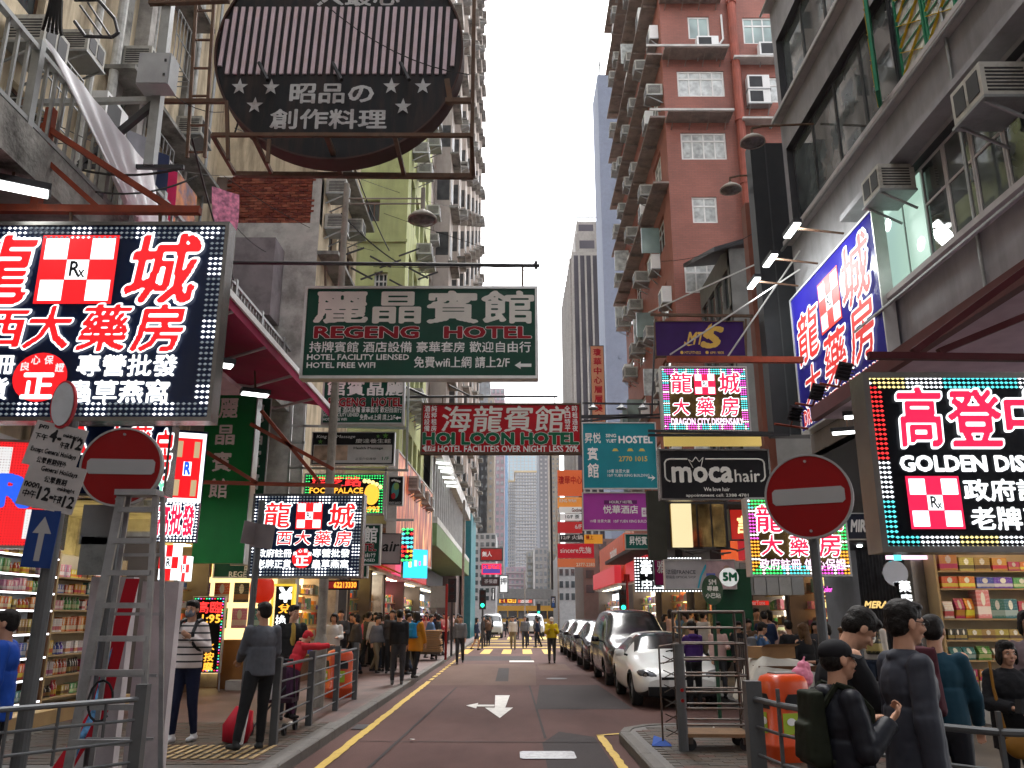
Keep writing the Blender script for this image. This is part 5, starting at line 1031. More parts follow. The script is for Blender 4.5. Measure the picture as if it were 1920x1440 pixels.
# ================================================================== right side signs
s = Sign('vertical_sign', 'tall orange and pink vertical sign with red characters high beside the office tower', 'sign', (1108, 648, 1134, 792), 42, .3, mat('peach_print', (.75, .34, .2), .5, var=.25, scale=.25), DARKM, .03)
for i, ch in enumerate('瓊華中心層層美食'): s.text(ch, (1114, 654+i*17.5-(i > 3)*0, 1128, 667+i*17.5), REDC, .06, 22, d=.01)
dirs = [((1045, 881, 1092, 930), (.72, .13, .03), '瓊華中心', (1047, 893, 1091, 908), (.5, .01, .01)), ((1045, 932, 1092, 953), (.8, .3, .05), 'KING WAH', (1049, 936, 1080, 942), (.8, .8, .75)), ((1048, 950, 1091, 962), (.7, .7, .68), 'Goobne', (1072, 953, 1090, 960), (.2, .05, .03)), ((1050, 963, 1091, 976), (.75, .75, .75), '10/F 茶', (1060, 965, 1086, 973), (.03, .03, .03)),
        ((1045, 978, 1092, 1000), (.5, .02, .02), '6/F', (1078, 984, 1090, 992), (.8, .8, .8)), ((1049, 1002, 1095, 1017), (.02, .02, .02), '12/F 火鍋', (1052, 1004, 1092, 1012), (.8, .8, .8)), ((1095, 1002, 1130, 1020), (.8, .35, .03), '樓上', (1098, 1004, 1112, 1012), (.4, 0, 0)), ((1045, 1019, 1114, 1047), (.5, .005, .02), 'sincere先施', (1050, 1026, 1108, 1038), (.8, .8, .78)), ((1045, 1047, 1116, 1064), (.6, .16, .06), '2377-2283', (1080, 1056, 1114, 1062), (.8, .8, .7))]
t0 = thing('directory_sign', 'stack of mostly red and orange tenant panels hanging left of the teal banner', 'sign', at(1068, 970, 29)); 
for i, (b, c, t, tb_, lc) in enumerate(dirs):
    s = Sign.__new__(Sign); s.px = b; x0, y0, x1, y1 = b; a_ = at(x0, (y0+y1)/2, 29); b_ = at(x1, (y0+y1)/2, 29); s.w = b_.x-a_.x; s.h = at(x0, y0, 29).z-at(x0, y1, 29).z; s.k = s.w/(x1-x0); s.kz = s.h/(y1-y0)
    cc = Vector(((a_.x+b_.x)/2, 29-.01*i, (at(x0, y0, 29).z+at(x0, y1, 29).z)/2)); s.c = cc
    p = box_obj('tenant_panel', emit('tenant_%d' % i, c, .25, base=c), -s.w/2+.01, s.w/2-.01, 0, .12, -s.h/2+.01, s.h/2-.01, t0); p.location = cc-t0.location; s.o = p; s.text(t, tb_, mat('tenant_ink_%d' % i, lc, .5), .04, 20, d=.008)
box_obj('frame', DARKM, -.65, -.58, .13, .2, -2.4, 2.2, t0)
TEALB = mat('teal_banner_cloth', (.015, .22, .27), .6, var=.12, scale=1.5); MAGB = mat('magenta_banner_cloth', (.36, .05, .33), .6, var=.12, scale=1.5); YLET = mat('yellow_letter', (.6, .45, .1), .5)
s = Sign('hostel_banner', 'teal cloth hostel banner with white characters and a yellow phone number', 'sign', (1092, 792, 1232, 917), 24, .06, TEALB, ALF, .03)
s.text('昇悦', (1097, 812, 1127, 831), WLET, .03, 24); s.text('賓', (1101, 839, 1121, 863), WLET, .035, 24); s.text('館', (1101, 869, 1121, 896), WLET, .035, 24)
s.text('SING', (1137, 814, 1156, 820), WLET, .04, 18); s.text('YUET', (1137, 824, 1156, 830), WLET, .04, 18); s.text('HOSTEL', (1161, 818, 1224, 831), WLET, .05, 22)
for x in (1148, 1176, 1198): s.poly([(x, 846), (x+3, 841), (x+9, 841), (x+12, 846)], YLET, 'service_icon', .006)
s.text('2770 1015', (1160, 856, 1213, 865), YLET, .035, 20); s.text('10樓 遠景大廈', (1138, 880, 1179, 887), WLET, .01, 18); s.text('10/F YUEN KING BUILDING', (1138, 889, 1216, 894), WLET, .01, 18)
s.poly([(1213, 894.5), (1222, 894.5), (1219, 890), (1227, 896), (1219, 902), (1222, 897), (1213, 897)], WLET)
s = Sign('hotel_banner', 'magenta cloth hotel banner hanging under the teal hostel banner', 'sign', (1092, 923, 1234, 995), 24.1, .06, MAGB, ALF, .03)
s.text('悦華酒店', (1131, 948, 1196, 963), WLET, .035, 22); s.rect((1133, 938, 1195, 945), mat('plum_print', (.12, .02, .12), .5), 'label_strip', .005); s.text('HOURLY HOTEL', (1143, 939, 1186, 944), WLET, .02, 18, d=.01); s.text('10樓 遠景大廈', (1106, 974, 1144, 980), WLET, .01, 18); s.text('10/F YUEN KING BUILDING', (1150, 975, 1222, 980), WLET, .01, 18)
s.poly([(1203, 952), (1214, 952), (1214, 949), (1222, 960), (1214, 972), (1214, 969), (1203, 969)], WLET); s.text('出口', (1205, 955, 1215, 965), MAGB, .03, 16, d=.01)
fr = thing('sign_bracket', 'horizontal pipes and lamps above the teal hostel banner', 'sign bracket', (3.5, 24, 7)); 
for a, b in (((1088, 783), (1240, 783)), ((1090, 790), (1280, 773)), ((1088, 780), (1222, 778)), ((1235, 752), (1260, 920)), ((1092, 756), (1236, 758)), ((1228, 620), (1222, 780))): world_parent(MB().sq(F(*a, 24.2), F(*b, 24.2), .05).build('pipe', DARKM), fr)
for px in (1112, 1165, 1205): world_parent(MB().lathe([(.02, 0), (.05, -.05), (.16, -.14), (.15, -.16)], n=10).build('flood_lamp', STEEL), fr).location = F(px, 757, 24)
PURP = mat('deep_purple_banner', (.035, .008, .085), .5, var=.15); GOLD = mat('gold_print', (.6, .38, .08), .4)
s = Sign('fitness_banner', 'deep purple banner with a gold winged letter mark', 'sign', (1228, 602, 1397, 669), 21.5, .08, PURP, RUST, .025)
s.text('MT', (1287, 624, 1316, 646), GOLD, .045, 26, shear=.25); s.text('S', (1313, 614, 1344, 652), GOLD, .06, 26, shear=.3); s.poly([(1283, 640), (1290, 646), (1300, 646), (1290, 649), (1282, 645)], GOLD, 'wing_mark'); s.poly([(1318, 630), (1330, 611), (1337, 606), (1334, 618), (1341, 616), (1337, 630), (1326, 636)], GOLD, 'wing_mark', .008)
s.text('MTS.FITNESS', (1282, 659, 1312, 664), GOLD, .01, 18); s.text('6991 9808', (1330, 659, 1355, 664), GOLD, .01, 18); s.disc(1277, 661, 3, GOLD, 'icon', .006); s.disc(1324, 661, 3, GOLD, 'icon', .006)
fr = thing('sign_bracket', 'brown and orange steel rails above and below the purple banner', 'sign bracket', (6, 21.6, 9))
for a, b, w in (((1220, 590), (1441, 593), .07), ((1229, 598), (1230, 672), .05), ((1398, 598), (1399, 670), .05)): world_parent(MB().sq(F(*a, 21.6), F(*b, 21.6), w).build('rail', RUST), fr)
wires('stay_wire', [(F(1440, 485, 20), F(1216, 586, 21.5)), (F(1500, 470, 18.5), F(1365, 668, 20)), (F(1500, 505, 18.5), F(1256, 665, 20))], 'thin stay rod running down from the dark grey block to the banner rails', .022, 0.0, 'stay rods above the small mirror pharmacy sign', m=ALF)
fr = thing('sign_bracket', 'red painted box beam carrying the small lit pharmacy sign', 'sign bracket', (5, 17, 6.5)); world_parent(MB().sq(F(1250, 674, 17.6), F(1505, 675, 17.6), .11, .13).build('beam', REDPAINT), fr)
MIRR = mat('mirror_gold_board', (.22, .14, .05), .12, .6, var=.7, scale=2.2)
s = Sign('pharmacy_sign', 'small mirror faced pharmacy sign with cyan and pink dotted rim, above the hair salon sign', 'sign', (1240, 687, 1404, 809), 17.6, .22, MIRR, ALF, .03)
s.leds((1243, 691, 1401, 806), 3, .05, [LC, LMG, LLED], lambda k, r, t: (0 if (k//7) % 2 else 1) if k % 5 else 2, .5)
s.rxcross((1303, 700, 1343, 740), LP, LW, LK)
for t, b in (('龍', (1258, 700, 1297, 737)), ('城', (1349, 700, 1387, 738)), ('大', (1260, 748, 1290, 779)), ('藥', (1304, 746, 1336, 780)), ('房', (1350, 746, 1382, 780))): s.text(t, b, LP, .055, 26, BRUSH, .05, outline=LW, ob=.065, d=.02)
s.text('DRAGON CITY DISPENSARY', (1256, 785, 1390, 797), emit('lit_pale_pink', (1, .7, .9), 1.4), .05, 22, outline=LK, ob=.03, d=.014)
YEL_LIT = emit('yellow_strip_glow', (.8, .58, .16), .45)  # even yellow emission over the whole strip
s = Sign('hair_salon_sign', 'black hair salon sign with a white rounded outline and crown over the pavement', 'sign', (1236, 842, 1445, 938), 16.6, .2, mat('matte_black_board', (.012, .011, .013), .4), CHROME, .035)
s.text('moca', (1260, 877, 1372, 904), CREAML, .045, 28); s.text('hair', (1377, 881, 1424, 904), CREAML, .012, 26); s.text('We love hair', (1318, 914, 1366, 921), CREAML, .03, 20); s.text('appointment call: 2388 4781', (1284, 926, 1400, 933), CREAML, .03, 20)
mb = MB()
def sp(x, y): 
    a = s.L((x, y, x, y)); return (a[0], -.012, a[2])
path = [sp(1256, 903), sp(1250, 900), sp(1247, 894), sp(1247, 868), sp(1250, 863), sp(1256, 861), sp(1290, 861)]; mb.path(path, .016, 5)
path = [sp(1324, 861), sp(1424, 861), sp(1431, 863), sp(1434, 868), sp(1434, 894), sp(1431, 900), sp(1425, 903)]; mb.path(path, .016, 5); mb.build('outline_tube', CREAML, s.o)
MB().path([sp(1300, 877), sp(1292, 862), sp(1299, 866), sp(1306, 857), sp(1312, 866), sp(1320, 858), sp(1315, 876)], .008, 5).build('crown_mark', CREAML, s.o)
world_parent(MB().sq(F(1215, 808, 16.8), F(1450, 812, 16.8), .05).sq(F(1215, 816, 17), F(1480, 816, 17), .05).build('rail', DARKM), s.o)
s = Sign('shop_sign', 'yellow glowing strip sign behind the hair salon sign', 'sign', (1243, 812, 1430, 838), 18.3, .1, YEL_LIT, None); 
s = Sign('shop_sign', 'small red square sign with a yellow character left of the flashing pharmacy sign', 'sign', (1368, 954, 1402, 1013), 17.3, .15, emit('red_lit_board', (.6, .02, .01), .5), DARKM, .02); s.text('言', (1380, 968, 1398, 1000), LY, .07, 24, shear=.1)
s = Sign('pharmacy_sign', 'flashing pharmacy sign with rainbow dotted rim, behind the right no entry sign', 'sign', (1402, 933, 1590, 1081), 13.4, .22, MIRR, ALF, .03)
s.leds((1405, 936, 1588, 1078), 3, .052, [LG, LO, LMG, LC, LLED], lambda k, r, t: (k//9) % 4 if k % 7 else 4, .5)
for t, b in (('龍', (1418, 948, 1466, 998)), ('城', (1540, 950, 1580, 996)), ('大', (1424, 1004, 1464, 1042)), ('藥', (1477, 1004, 1512, 1044)), ('房', (1532, 1002, 1572, 1044))): s.text(t, b, LP, .055, 26, BRUSH, .05, outline=LW, ob=.065, d=.02)
s.text('政府註冊 信心保證', (1420, 1048, 1580, 1068), MATS['lit_pale_pink'], .04, 26, outline=LK, ob=.03, d=.014)
# big blue wall sign on the dark grey block
q0, q1 = at(1497, 650, 19.35), at(1668, 560, 14.4); zt_ = 9.05; zb_ = 5.75; Yc = (14.3+19.1)/2
VIOL = mat('deep_blue_panel', (.015, .012, .2), .22, var=.3, scale=.5)
s = Sign('wall_sign', 'large blue violet pharmacy sign on the grey wall lit by arm lamps', 'sign', (0, 0, 480, 330), corners=(Vector((XR-.28, Yc, (zt_+zb_)/2)), 4.8, zt_-zb_, -PI/2), board=VIOL, frame=ALU, fw=.04, th=.2)
WPL = emit('backlit_white', (.9, .9, .95), .9, base=(.8, .8, .8)); RPL = emit('backlit_red', (.7, .03, .02), .5, base=(.5, .02, .02))
for t, b in (('龍', (30, 65, 160, 180)), ('城', (310, 25, 440, 150)), ('大', (50, 195, 150, 280)), ('藥', (175, 165, 295, 275)), ('房', (320, 150, 430, 265))): s.text(t, b, RPL, .05, 28, BRUSH, .1, outline=WPL, ob=.05, d=.03)
s.rxcross((180, 35, 295, 150), RPL, WPL, LK); s.text('DRAGON CITY DISPENSARY', (30, 285, 450, 318), RPL, .05, 22, outline=WPL, ob=.05, d=.03)
TUBE = emit('lit_tube', (.95, 1, .97), 9)
for k, (y, up) in enumerate([(18.4, 1), (17.1, 1), (15.6, 1)]):
    t = thing('arm_lamp', ('lit strip lamp on an arm, lowest and farthest over the blue wall sign', 'lit strip lamp on an arm, middle one over the blue wall sign', 'lit strip lamp on an arm, highest and nearest over the blue wall sign')[k], 'lamp', (XR-.3, y, 9.15), 0, 'arm lamps over the blue wall sign')
    MB().sq((0, 0, 0), (-1.0, 0, .12), .035).build('arm', RUST, t); MB().box(-1.12, -.95, -.35, .35, .08, .16).build('housing', DARKM, t); MB().box(-1.1, -.97, -.33, .33, .05, .079).build('tube', TUBE, t)
    ld = bpy.data.lights.new('lamp_light', 'AREA'); ld.energy = 9; ld.size = .5; ld.color = (.95, 1, .98); lo = bpy.data.objects.new('lamp_light', ld); C.objects.link(lo); lo.parent = t; lo.location = (-1.0, 0, 0); lo.rotation_euler = (0, math.radians(-50), 0)
for k, (px, py, Y) in enumerate([(1582, 696, 14.2), (1532, 735, 15.6), (1490, 775, 16.9)]):
    t = thing('floodlight', ('black finned floodlight in front of the blue wall sign, nearest', 'black finned floodlight in front of the blue wall sign, middle', 'black finned floodlight in front of the blue wall sign, farthest')[k], 'floodlight', F(px, py, Y), .4, 'floodlights below the blue wall sign')
    MB().box(-.16, .16, -.02, .02, -.16, .16).build('casing', BLACK, t)
    fm = MB().box(-.17, .17, -.08, -.02, -.012, .012).mesh('fin', BLACK)
    for j in range(5): link(fm, 'fin', t, (0, 0, -.13+j*.065))
    MB().sq((0, 0, -.16), (.1, .1, -.3), .03).sq((-.35, .1, -.3), (.6, .1, -.3), .04).build('bracket', REDPAINT, t); t.rotation_euler = (.5, 0, .5)
for k, (px, py, Y) in enumerate([(1430, 575-0, 15.0)] if 0 else []): pass
for k, (px, py, Y, w) in enumerate([(1612, 782, 14.3, .55), (1590, 812, 15.5, .6), (405, 685, 11.5, .5), (478, 741, 14.5, .5), (20, 352, 8.6, .8)]):
    t = thing('shop_floodlight', ('lit floodlight under the soffit beside the rainbow edged sign', 'lower lit floodlight under the soffit at right', 'lit floodlight under the left maroon awning near the big sign', 'lit floodlight under the left maroon awning near the green banners', 'lit panel lamp under the balcony at the left edge')[k], 'floodlight', F(px, py, Y), -.4 if k < 2 else .5, 'lit floodlights')
    MB().box(-w/2, w/2, -.12, .12, .02, .1).build('casing', DARKM, t); MB().box(-w/2+.03, w/2-.03, -.1, .1, 0, .019).build('diffuser', TUBE, t); MB().sq((0, 0, .1), (0, .2, .5), .03).build('arm', RUST, t)
# rainbow edged golden pharmacy sign, nearest right
s = Sign('pharmacy_sign', 'black lit pharmacy sign with rainbow dotted rim and crimson characters, nearest at right', 'sign', (1634, 699, 2130, 1036), 8.0, .3, NBLK, CHROME, .06)
def rb(k, r, t): return [1, 1, 4, 2, 2, 2, 4, 0, 0, 4, 3, 3][int(k/7) % 12] if 1 else 0
s.leds((1643, 706, 2122, 1030), 3, .046, [LRD, LY, LC, LG, LLED], lambda k, r, t: [1, 4, 2, 2, 4, 0, 0, 4, 3, 1, 3, 3, 4, 0, 4][int(k/8) % 15], .46)
for t, b in (('高', (1690, 730, 1770, 838)), ('登', (1785, 735, 1883, 838)), ('中', (1893, 733, 1990, 838)), ('西', (2000, 735, 2090, 838))): s.text(t, b, LP, .065, 34, BRUSH, .04, outline=LW, ob=.06, d=.03)
s.text('GOLDEN DISPENSARY', (1686, 856, 2085, 884), LW, .07, 26, d=.02); s.text('政府註冊藥房', (1797, 900, 2090, 940), LW, .055, 26, d=.02); s.text('老牌正貨批發', (1803, 952, 2090, 994), LW, .055, 26, d=.02); s.rxcross((1693, 893, 1792, 992), LP, LW, LK)
fr = thing('steel_gantry', 'dark red steel beams above the nearest right pharmacy sign', 'gantry', (5, 8, 4.6))
for a, Y1, b, Y2 in (((1628, 667), 8.1, (1990, 672), 8.1), ((1712, 660), 8.1, (1930, 500), 8.1), ((1760, 660), 8.3, (1930, 590), 8.3)): world_parent(MB().sq(F(*a, Y1), F(*b, Y2), .07).build('beam', mat('dark_maroon_steel', (.06, .012, .015), .5)), fr)
s = Sign('restaurant_sign', 'small teal direction sign with white characters and arrow under the magenta banner', 'sign', (1172, 1001, 1257, 1030), 22, .1, mat('teal_green_board', (.01, .11, .09), .5), ALF, .02); s.text('昇悦賓館', (1180, 1006, 1224, 1022), WLET, .04, 22); s.poly([(1229, 1010), (1243, 1010), (1243, 1006), (1251, 1014), (1243, 1022), (1243, 1018), (1229, 1018)], mat('silver_arrow', (.45, .45, .42), .5))
s = Sign('shop_sign', 'black sign with white glowing dotted rim and white characters, behind the optical shop sign', 'sign', (1189, 1044, 1318, 1112), 21, .2, NBLK, None); s.leds((1189, 1044, 1317, 1111), 2, .07, [LLED], lambda k, r, t: 0, .42)
s.text('幸', (1201, 1051, 1222, 1080), LW, .08, 24); s.text('中西', (1203, 1087, 1243, 1104), LW, .06, 24)
s = Sign('shop_sign', 'magenta vertical panel behind the optical shop sign', 'sign', (1226, 1040, 1250, 1098), 20.6, .1, mat('magenta_print', (.28, .01, .1), .5), DARKM, .02); s.text('雅', (1232, 1052, 1246, 1075), WLET, .03, 20)
s = Sign('optical_sign', 'white optical shop sign with a portrait and blue swoosh', 'sign', (1246, 1049, 1380, 1105), 18.8, .15, mat('pale_grey_print', (.42, .41, .42), .4), ALF, .02); s.text('法國FRANCE', (1249, 1068, 1304, 1077), mat('dark_ink', (.06, .06, .07), .5), .02, 20); s.text('眼鏡店 OPTICAL SHOP', (1249, 1079, 1304, 1085), MATS['dark_ink'], .01, 18)
s.poly([(1306, 1103), (1312, 1080), (1322, 1060), (1332, 1051), (1326, 1062), (1316, 1080), (1309, 1103)], mat('cyan_swoosh', (.05, .4, .55), .4), 'swoosh'); s.rect((1325, 1052, 1378, 1104), mat('pink_portrait_print', (.5, .36, .38), .5, var=.4, scale=3), 'portrait_print', .008); s.disc(1363, 1066, 6, mat('face_print', (.5, .32, .25), .5), 'face_print', .012); s.rect((1324, 1075, 1341, 1084), mat('pack_print', (.12, .15, .5), .5), 'pack_print', .012)
# minibus stop signs
t = thing('bus_stop_sign', 'white round 5M lightbox over the pavement at right', 'sign', F(1368, 1082, 16.5)); t.rotation_euler = (0, 0, 0)
def discmesh(r, th, n=32, ry=None): 
    ry = ry or r; f1 = [(r*math.cos(2*PI*k/n), 0, ry*math.sin(2*PI*k/n)) for k in range(n)]; f2 = [(x, th, z) for x, _, z in f1]
    return MB().add(f1+f2, [tuple(range(n)), tuple(range(2*n-1, n-1, -1))]+[(k, n+k, n+(k+1) % n, (k+1) % n) for k in range(n)])
discmesh(.17*1.02, .1).build('disc', emit('stop_white', (.75, .78, .76), .5), t); lettering('5M', (-.125, .125, -.07, .07), -.006, GLT, t, 'lettering', 24, .06)
t = thing('bus_stop_sign', 'green oval minibus stop sign on a green pole behind the cage trolley', 'sign', F(1336, 1106, 14.0)); discmesh(.17, .03, 32, .24).build('plate', mat('faded_green_enamel', (.04, .09, .05), .5, dirt=.4, dscale=8, dirtcol=(.2, .12, .1)), t); lettering('5M', (-.06, .06, .08, .16), -.005, CREAML, t, R=18); lettering('專線', (-.09, .09, -.02, .06), -.005, CREAML, t, R=20); lettering('小巴站', (-.12, .12, -.13, -.05), -.005, CREAML, t, R=20); MB().bar((0, .02, -.24), (0, .02, -t.location.z+.14), .03, 8).build('pole', mat('dark_green_pole', (.02, .06, .035), .5), t)
# ================================================================== goods and shops
def pack(name, c1, c2, sc=22, c3=(.7, .68, .62)):
    """printed packaging: base colour, a coloured band, an oval label and rows of small print"""
    if name in MATS: return MATS[name]
    m, nt, b = _nodes(name); N = nt.nodes.new; L = nt.links.new; g = N('ShaderNodeTexCoord'); sx = N('ShaderNodeSeparateXYZ'); L(g.outputs['Generated'], sx.inputs[0])
    def mth(op, a, b_=None, c=None):
        n = N('ShaderNodeMath'); n.operation = op
        for i, q in enumerate((a, b_, c)):
            if q is None: continue
            if isinstance(q, (int, float)): n.inputs[i].default_value = q
            else: L(q, n.inputs[i])
        return n.outputs[0]
    def mix(f, a, b_):
        n = N('ShaderNodeMix'); n.data_type = 'RGBA'; L(f, n.inputs['Factor'])
        for k_, q in (('A', a), ('B', b_)):
            if isinstance(q, tuple): n.inputs[k_].default_value = (*q, 1)
            else: L(q, n.inputs[k_])
        return n.outputs['Result']
    x, z = sx.outputs[0], sx.outputs[2]; band = mth('COMPARE', z, .28, .14)
    dx = mth('MULTIPLY', mth('SUBTRACT', x, .5), 1.5); dz = mth('SUBTRACT', z, .68); d = mth('SQRT', mth('ADD', mth('MULTIPLY', dx, dx), mth('MULTIPLY', dz, dz))); oval = mth('LESS_THAN', d, .24)
    n = N('ShaderNodeTexNoise'); n.inputs['Scale'].default_value = sc; L(g.outputs['Generated'], n.inputs['Vector']); pr_ = mth('MULTIPLY', mth('GREATER_THAN', n.outputs[0], .56), mth('GREATER_THAN', mth('FRACT', mth('MULTIPLY', z, 7.0)), .5))
    col = mix(pr_, mix(oval, mix(band, c1, c2), c3), c2); oi = N('ShaderNodeObjectInfo'); h = N('ShaderNodeHueSaturation'); L(col, h.inputs['Color']); L(mth('ADD', mth('MULTIPLY', oi.outputs['Random'], .10), .45), h.inputs['Hue']); L(mth('ADD', mth('MULTIPLY', oi.outputs['Random'], .6), .7), h.inputs['Value'])
    L(h.outputs[0], b.inputs['Base Color']); b.inputs['Roughness'].default_value = .3; MATS[name] = m; return m
PK = [('red', pack('pack_red', (.55, .02, .02), (.6, .45, .05))), ('white', pack('pack_white', (.7, .7, .68), (.5, .1, .12))), ('blue', pack('pack_blue', (.03, .06, .4), (.5, .5, .55))), ('green', pack('pack_green', (.06, .3, .06), (.5, .55, .3))), ('yellow', pack('pack_yellow', (.65, .45, .04), (.6, .08, .03))), ('orange', pack('pack_orange', (.65, .2, .02), (.7, .6, .4))),
      ('pink', pack('pack_pink', (.6, .2, .3), (.7, .6, .6))), ('gold', pack('pack_gold', (.4, .26, .07), (.1, .05, .02))), ('dark', pack('pack_dark', (.02, .03, .03), (.25, .12, .04))), ('teal', pack('pack_teal', (.03, .16, .15), (.3, .4, .38)))]
_gm2 = {}
def good_mesh(kind, mi, w, h, d):
    key = (kind, mi, w, h)
    if key not in _gm2:
        mb = MB()
        if kind == 'box': mb.box(-w/2, w/2, 0, d, 0, h)
        elif kind == 'bottle': mb.lathe([(0, 0), (w*.46, 0), (w*.46, h*.68), (w*.2, h*.82), (w*.2, h), (0, h)], 0, d/2, 8)
        else: mb.add([(-w/2, d*.3, 0), (w/2, d*.3, 0), (w/2, d*.7, 0), (-w/2, d*.7, 0), (-w*.44, d*.1, h*.5), (w*.44, d*.1, h*.5), (w*.44, d*.9, h*.5), (-w*.44, d*.9, h*.5), (-w*.5, d*.45, h), (w*.5, d*.45, h), (w*.5, d*.55, h), (-w*.5, d*.55, h)], [(0, 3, 2, 1), (0, 1, 5, 4), (1, 2, 6, 5), (2, 3, 7, 6), (3, 0, 4, 7), (4, 5, 9, 8), (5, 6, 10, 9), (6, 7, 11, 10), (7, 4, 8, 11), (8, 9, 10, 11)])
        _gm2[key] = mb.mesh({'box': 'boxed_product', 'bottle': 'product_bottle', 'bag': 'snack_bag'}[kind], PK[mi][1])
    return _gm2[key]
ORD = ['lowest', 'second', 'third', 'fourth', 'fifth', 'sixth', 'seventh', 'topmost', 'topmost']
def stock(origin, rz, width, z_levels, where, rows, seed=1, dmax=.3):
    """rows: list of lists of (kind, palette index, w, h, count)"""
    r_ = random.Random(seed); c_, s_ = math.cos(rz), math.sin(rz)
    for li, (z, row) in enumerate(zip(z_levels, rows)):
        x = -width/2+.03
        while x < width/2-.06:
            kind, mi, w, h, n = r_.choice(row) if isinstance(row, list) else row
            n = r_.randint(max(1, n-1), n+1); mi = mi if r_.random() < .45 else r_.randrange(10); hs_ = r_.uniform(.72, 1.12)
            for k in range(n):
                if x+w > width/2-.02: x = width; break
                lx, ly = x+w/2, r_.uniform(.0, .03); P = (origin[0]+lx*c_-ly*s_, origin[1]+lx*s_+ly*c_, z)
                o = link(good_mesh(kind, mi, w, h, min(dmax, w*1.1)), {'box': 'boxed_product', 'bottle': 'product_bottle', 'bag': 'snack_bag'}[kind], None, P, rz+r_.uniform(-.12, .12)); o.scale = (1, 1, hs_)
                kn = {'box': 'boxed product', 'bottle': 'bottle', 'bag': 'snack bag'}[kind]
                tag(o, '%s %s on the %s shelf of %s' % (PK[mi][0], kn, ORD[min(li, 8)], where), kn, '%s %ss on the %s shelf of %s' % (PK[mi][0], kn, ORD[min(li, 8)], where)); x += w+.006
            x += r_.uniform(.0, .03)
def shelves(name, label, origin, rz, width, z_levels, m, back, lit=None, depth=.36, ztop=None):
    t = thing(name, label, 'shelf', (origin[0], origin[1], .14), rz)
    ztop = ztop or z_levels[-1]+.4
    box_obj('back_panel', back, -width/2, width/2, depth, depth+.03, 0, ztop-.14, t)
    for s in (-1, 1): box_obj('side_panel', m, s*(width/2), s*(width/2+.04), -.01, depth+.03, 0, ztop-.14, t)
    for z in z_levels:
        box_obj('shelf_board', m, -width/2, width/2, -.02, depth, z-.165, z-.14, t)
        if lit: box_obj('shelf_tube_light', lit, -width/2+.02, width/2-.02, -.035, -.021, z-.175, z-.150, t)
    return t
SHW = mat('pale_shelf_wood', (.42, .3, .16), .5, dirt=.1); SHB = mat('shelf_back_warm', (.5, .4, .26), .6); SHC = mat('shelf_back_cool', (.55, .58, .6), .5); SHD = mat('dark_wood_shelf', (.12, .06, .03), .5)
TUBE2 = emit('shelf_tube', (.95, .98, 1), 4)
# left pharmacy: shelving along the wall
zl = [.45, .78, 1.1, 1.45, 1.8, 2.06, 2.32, 2.6]
rowsL = [[('box', 9, .11, .2, 4), ('box', 2, .1, .22, 3), ('bottle', 8, .1, .24, 3)], [('bottle', 8, .09, .22, 5), ('box', 0, .1, .2, 2), ('box', 1, .12, .22, 2)], [('box', 2, .09, .2, 3), ('box', 1, .13, .22, 3), ('bottle', 2, .11, .22, 2), ('box', 9, .09, .2, 2)], [('box', 4, .1, .22, 2), ('box', 5, .12, .22, 3), ('box', 1, .08, .24, 3), ('box', 7, .09, .2, 2)],
         [('box', 5, .1, .18, 2), ('bottle', 3, .09, .2, 5), ('box', 1, .1, .16, 2)], [('bottle', 3, .08, .16, 5), ('box', 6, .09, .18, 3), ('box', 4, .1, .15, 2)], [('box', 6, .09, .18, 3), ('bottle', 1, .08, .18, 3), ('box', 3, .08, .18, 2)], [('box', 0, .1, .2, 2), ('box', 7, .1, .2, 3), ('bottle', 3, .08, .2, 3)]]
shelves('shop_shelf', 'lit shelving packed with bottles and boxes in the left pharmacy, behind the ladder', (-7.35, 12.2), PI/2, 3.4, zl, SHD, SHC, TUBE2)
stock((-7.38, 12.2), PI/2, 3.36, [z+.005 for z in zl], 'the left pharmacy', rowsL, 3)
shelves('shop_shelf', 'second bay of shelving deeper along the left pharmacy wall', (-7.35, 15.2), PI/2, 2.4, zl[:7], SHW, SHB, None)
stock((-7.38, 15.2), PI/2, 2.36, [z+.005 for z in zl[:7]], 'the second bay of the left pharmacy', rowsL, 5)
# shop boxes (ceiling, back, lamps)
def shop(label, x0, x1, y0, y1, zc, wallm, lamp, lamps, name='shop_unit', side=0, floor=None):
    t = thing(name, label, 'shop', ((x0+x1)/2, (y0+y1)/2, .13)); X, Y = t.location.x, t.location.y
    box_obj('ceiling', WHITE, x0-X, x1-X, y0-Y, y1-Y, zc-.13, zc-.05, t)
    if side: bx = x0 if side < 0 else x1; box_obj('back_wall', wallm, bx-X-.05, bx-X+.05, y0-Y, y1-Y, 0, zc-.13, t)
    for (lx, ly, lw, ll) in lamps: box_obj('ceiling_lamp', lamp, lx-lw/2-X, lx+lw/2-X, ly-ll/2-Y, ly+ll/2-Y, zc-.17, zc-.131, t)
    return t
shop('left pharmacy interior with white ceiling strip lamps', -9.5, -6.6, 9, 16.6, 3.9, SHC, WHITELIT, [(-7.0, 10+k*1.6, .25, 1.1) for k in range(4)]+[(-8.3, 11, .25, 1.2)], side=-1)
tag(box_obj('floor_step', mat('counter_laminate', (.45, .3, .14), .5), -7.6, -6.95, 10.5, 16.4, .13, .33), 'low wooden plinth under the left pharmacy shelving', 'plinth')
